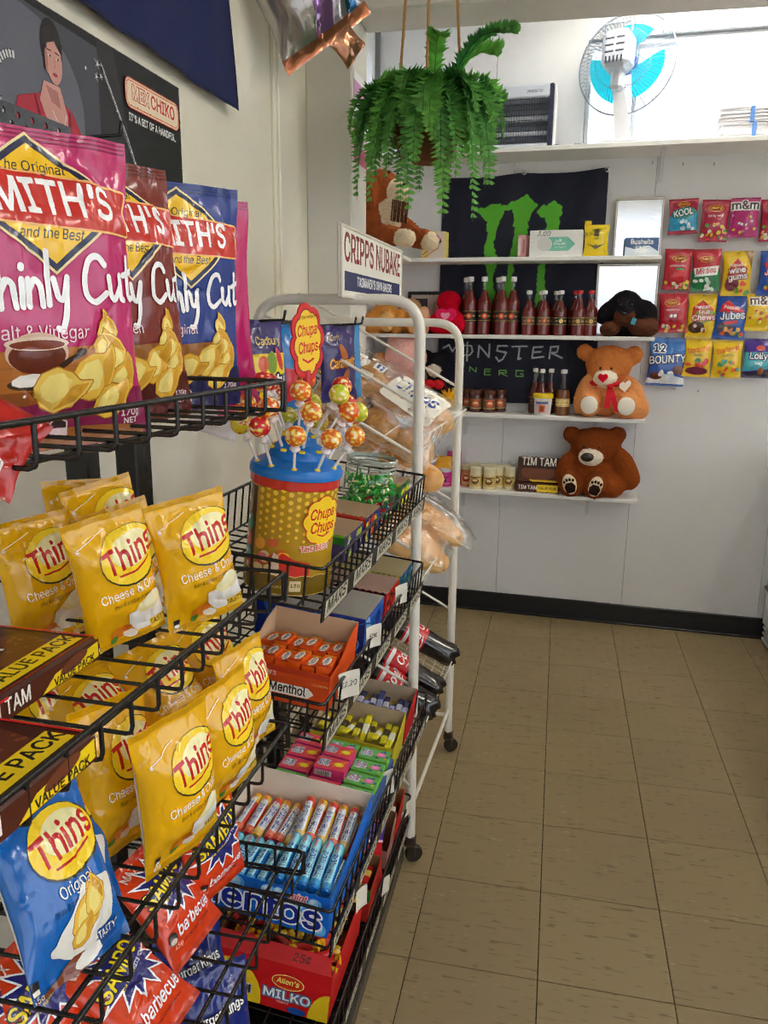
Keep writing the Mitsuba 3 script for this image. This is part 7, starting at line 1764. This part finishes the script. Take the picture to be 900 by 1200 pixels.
fig = [(oval(-.512, -.105, .046, .066), hair), (q((-.72, -.80), (-.71, -.36), (-.665, -.262), (-.58, -.235), (-.51, -.225), (-.44, -.25), (-.385, -.32), (-.34, -.80)), red), (q((-.555, -.20), (-.49, -.20), (-.465, -.262), (-.48, -.52), (-.515, -.54), (-.545, -.30), (-.575, -.245)), sk), (Polygon([(-.55, -.205), (-.50, -.21), (-.49, -.25), (-.53, -.24)]), sk2)]
fig += [(oval(-.508, -.135, .037, .060, 4), sk), (Polygon([(-.548, -.165), (-.545, -.08), (-.50, -.070), (-.468, -.09), (-.472, -.112), (-.50, -.086), (-.535, -.10)]).buffer(.003), hair), (oval(-.524, -.130, .0075, .0030, -6), lin(226, 206, 200)), (oval(-.490, -.130, .0075, .0030, 6), lin(226, 206, 200)), (Point(-.522, -.130).buffer(.0032), hair), (Point(-.488, -.130).buffer(.0032), hair), (stroke([(-.536, -.117), (-.517, -.116)], .003), hair), (stroke([(-.500, -.116), (-.482, -.118)], .003), hair), (stroke([(-.506, -.128), (-.503, -.152), (-.509, -.154)], .0022), sk2), (oval(-.506, -.171, .011, .0048), lin(166, 60, 70)), (oval(-.540, -.145, .006, .03), sk2), (stroke([(-.53, -.262), (-.49, -.31), (-.47, -.262)], .003), lin(230, 226, 220)), (Point(-.49, -.31).buffer(.005), lin(240)), (stroke([(-.60, -.24), (-.56, -.36), (-.53, -.52)], .006), lin(130, 28, 46)), (stroke([(-.45, -.25), (-.46, -.40), (-.49, -.52)], .006), lin(130, 28, 46))]
art += [(affinity.translate(affinity.scale(g_, .70, .70, origin=(-.508, -.135)), -.006, .050), c_) for g_, c_ in fig]
art += [(stroke([(-.352, -.045), (-.31, -.10), (-.26, -.17), (-.221, -.236)], .0022), lin(220, 220, 226)), (stroke([(-.346, -.06), (-.30, -.12), (-.235, -.22)], .0016), lin(190, 190, 200))] + [(burst(x, y, .002, s, 5, seed=i), lin(216, 216, 222)) for i, (x, y, s) in enumerate([(-.365, -.050, .013), (-.372, -.075, .010), (-.355, -.07, .008), (-.30, -.12, .005), (-.25, -.19, .006), (-.235, -.215, .009), (-.41, -.07, .004)])]
lg = sbox(-.243, -.082, -.034, -.060).buffer(.018)
art += [(lg.buffer(.0025), lin(190, 60, 50)), (lg, lin(240, 214, 180)), (lg.buffer(-.003), lin(206, 70, 56)), (lg.buffer(-.005), lin(244, 220, 190))]
t = text('MEX', .027, -.196, -.071, bold=True, wide=.95); art += [(t.buffer(.0022), lin(190, 60, 50)), (t, lin(246, 226, 200)), (text('CHIKO', .027, -.094, -.071, bold=True, wide=.95), lin(190, 30, 40)), (text("IT'S A BIT OF A HANDFUL.", .015, -.145, -.122, bold=True, wide=.82), lin(236))]
part(k, 'print', ink(art, flat(), .2, .0003, .00006, sbox(-PW + .002, -PH + .002, -.002, -.002)), 'paper', PO)

k = thing('flag', 'navy blue cloth flag hanging high on the left wall above the poster', 'flag')
def drape(x, y): return np.stack([.014 + .005 * np.sin(x * 16 + y * 5) + .003 * np.sin(x * 37 - y * 9) + .018 * np.clip(1 - (y - 2.05) / .5, 0, 1), x, y], 1)
def drapen(x, y):
    h = .002; a, b = drape(x + h, y) - drape(x - h, y), drape(x, y + h) - drape(x, y - h); n = np.cross(a, b); return drape(x, y), n / np.linalg.norm(n, axis=1, keepdims=True)


part(k, 'cloth', ink([(Polygon([(.9, 2.095), (1.5, 2.066), (2.25, 2.053), (2.262, 2.86), (.9, 2.86)]), lin(10, 25, 76))], drapen, .03, 0), 'cloth', tr(WX, 0, 0))
part(k, 'hem', ink([(Polygon([(2.238, 2.053), (2.25, 2.053), (2.262, 2.86), (2.25, 2.86)]), lin(10, 20, 60)), (Polygon([(.9, 2.095), (1.5, 2.066), (2.25, 2.053), (2.25, 2.062), (1.5, 2.075), (.9, 2.104)]), lin(10, 20, 60))], drapen, .03, .0008), 'cloth', tr(WX, 0, 0))
part(k, 'hanging_rod', rods(lin(150, 140, 120), [[(WX + .03, .88, 2.862), (WX + .03, 2.30, 2.862)]], .009, 10), 'plastic')

k = thing('foil_balloon', 'shiny silver and lilac foil balloon floating high beside the column', 'balloon')
p = Packet(.36, .42, .16, 210, 26, .008, seal=.02, pinch=.12)
BM = face(50, -6, 38, (-.80, 2.46, 2.47))
bl = [(Polygon([(-.05, -.21), (.03, -.21), (.02, .21), (-.05, .21)]), lin(170, 120, 190)), (Polygon([(.03, -.21), (.07, -.21), (.06, .21), (.03, .21)]), lin(226, 214, 236)), (Polygon([(.09, -.21), (.14, -.2), (.13, .2), (.09, .21)]), lin(50, 110, 160)), (Polygon([(-.18, -.21), (.18, -.21), (.18, -.17), (-.18, -.17)]), lin(190, 120, 90))]
packet(k, p, BM, lin(176, 172, 170), bl, bsdf='balloon_foil', cback=lin(176, 170, 165), nu=40, nv=46, dec=.02, seals=False)
part(k, 'tail', Packet(.10, .10, .02, 211, 8, .006).mesh(lin(176, 124, 96), nu=14, nv=14), 'balloon_foil', BM @ tr(.055, -.235, 0) @ rotz(.3))
part(k, 'ribbon', rods(lin(220, 200, 220), [[(-.80, 2.46, 2.68), (-.80, 2.47, 2.895)]], .0016, 5), 'plastic')

k = thing('small_poster', 'pink and white striped poster on the near side face of the column', 'poster')
Q = mat((0, 1, 0), (0, 0, 1), (1, 0, 0), (-.7675, 3.0, 2.06))
part(k, 'sheet', one(lin(232), span((0, 0, 0), (.20, .30, .0016))), 'paper', Q)
part(k, 'print', ink([(sbox(0, 0, .2, .06), lin(170, 80, 110)), (sbox(0, .06, .2, .10), lin(206, 170, 200)), (sbox(0, .10, .2, .13), lin(240)), (sbox(0, .13, .2, .15), lin(150, 150, 190)), (sbox(0, .19, .2, .27), lin(200, 140, 190))], flat(tr(0, 0, .0016)), None, .0003), 'paper', Q)

# pegs, and the sweets that hang on them behind the lollipop tin
def peg(k, p, d, L): part(k, 'peg', rods(WIRE, [[np.array(p), np.array(p) + np.array(d) * L, np.array(p) + np.array(d) * L + [.004, 0, .018]]], .0028, 7), 'plastic')


k = thing('display_peg', 'empty black peg sticking out of the perforated strip above the pink crisp packet', 'peg')
peg(k, (-.69, 1.095, 1.738), (.86, .48, .14), .066)
k = thing('peg_rail', 'black rail on the wall carrying the pegs with hanging chocolate bags', 'rail')
part(k, 'bar', one(WIRE, span((-.70, 1.40, 1.476), (-.685, 2.12, 1.494), bevel=.002)), 'plastic')
PUR = lin(44, 28, 96)
party = [(Polygon([(-.055, -.085), (.055, -.085), (.055, .030), (-.055, .030)]), lin(240, 206, 30)), (text('Cadbury', .0155, .0, .052, shear=.25, bold=True, wide=.85), lin(206, 176, 110)), (oval(.0, .012, .016, .022), lin(120, 150, 50)), (oval(.025, .018, .008, .024, 20), lin(206, 40, 50)), (oval(-.025, .010, .014, .016), lin(220, 90, 50)), (oval(.0, -.070, .04, .012), lin(206, 110, 40))] + two('Party', .034, .0, -.032, WHITEC, lin(40, 24, 60), rot=3, bold=True, wide=.85)
caram = [(oval(.0, .025, .012, .026, 30), lin(190, 100, 40)), (oval(.004, -.045, .014, .034, -20), lin(170, 90, 40)), (text('Soft', .014, -.022, .062, shear=.2), lin(206, 170, 120))] + two('Caramels', .022, .0, .0, lin(246, 170, 50), lin(120, 50, 30), rot=4, bold=True, shear=.2, wide=.74) + [(oval(-.02, -.06, .012, .007, 30), lin(190, 100, 50)), (oval(.02, -.07, .010, .006), lin(200, 110, 50))]
blur = [(Polygon([(-.05, -.08), (.05, -.06), (.05, -.02), (-.05, -.0)]), lin(200, 36, 50)), (oval(.0, .03, .022, .014, -20), lin(206, 60, 60)), (text('all', .03, .02, -.005, rot=10, bold=True), lin(240)), (text('stars', .03, .02, -.045, rot=10, bold=True), lin(236))]
for lab, x, y, z, az, w, h, c, art, sd in (('purple and yellow chocolate bag hanging on a peg behind the blue crisp packet', -.575, 1.530, 1.398, 68, .118, .19, PUR, party, 1), ('bright blue and red sweets bag hanging between the two purple bags', -.590, 1.760, 1.390, 72, .115, .19, lin(30, 110, 176), blur, 2),
                                         ('dark purple bag of caramels hanging right of the flower shaped card', -.548, 1.985, 1.388, 62, .132, .19, PUR, caram, 3), ('light blue bag hanging just behind the dark purple bag of caramels', -.545, 2.045, 1.390, 64, .125, .19, lin(60, 140, 196), [], 4)):
    k = thing('chocolate_bag', lab, 'sweets bag', 'sweets bags on the pegs')
    packet(k, Packet(w, h, .040, 220 + sd, 10, .004), face(az, 2, 1, (x, y, z)), c, art, nu=26, nv=32, dec=.008)
    peg(k, (-.69, y - .01, z + h * .46), (1, .02, .05), .69 + x + .045)
k = thing('sweets_bag', 'white and pink bag hanging low behind the lollipops', 'sweets bag')
packet(k, Packet(.11, .12, .03, 230, 10, .005), face(60, 0, -20, (-.60, 1.36, 1.345)), lin(226, 220, 220), [(oval(.01, .0, .03, .03), lin(206, 90, 110)), (oval(.03, .02, .02, .02), lin(206, 60, 60))], nu=18, nv=20, dec=.01)
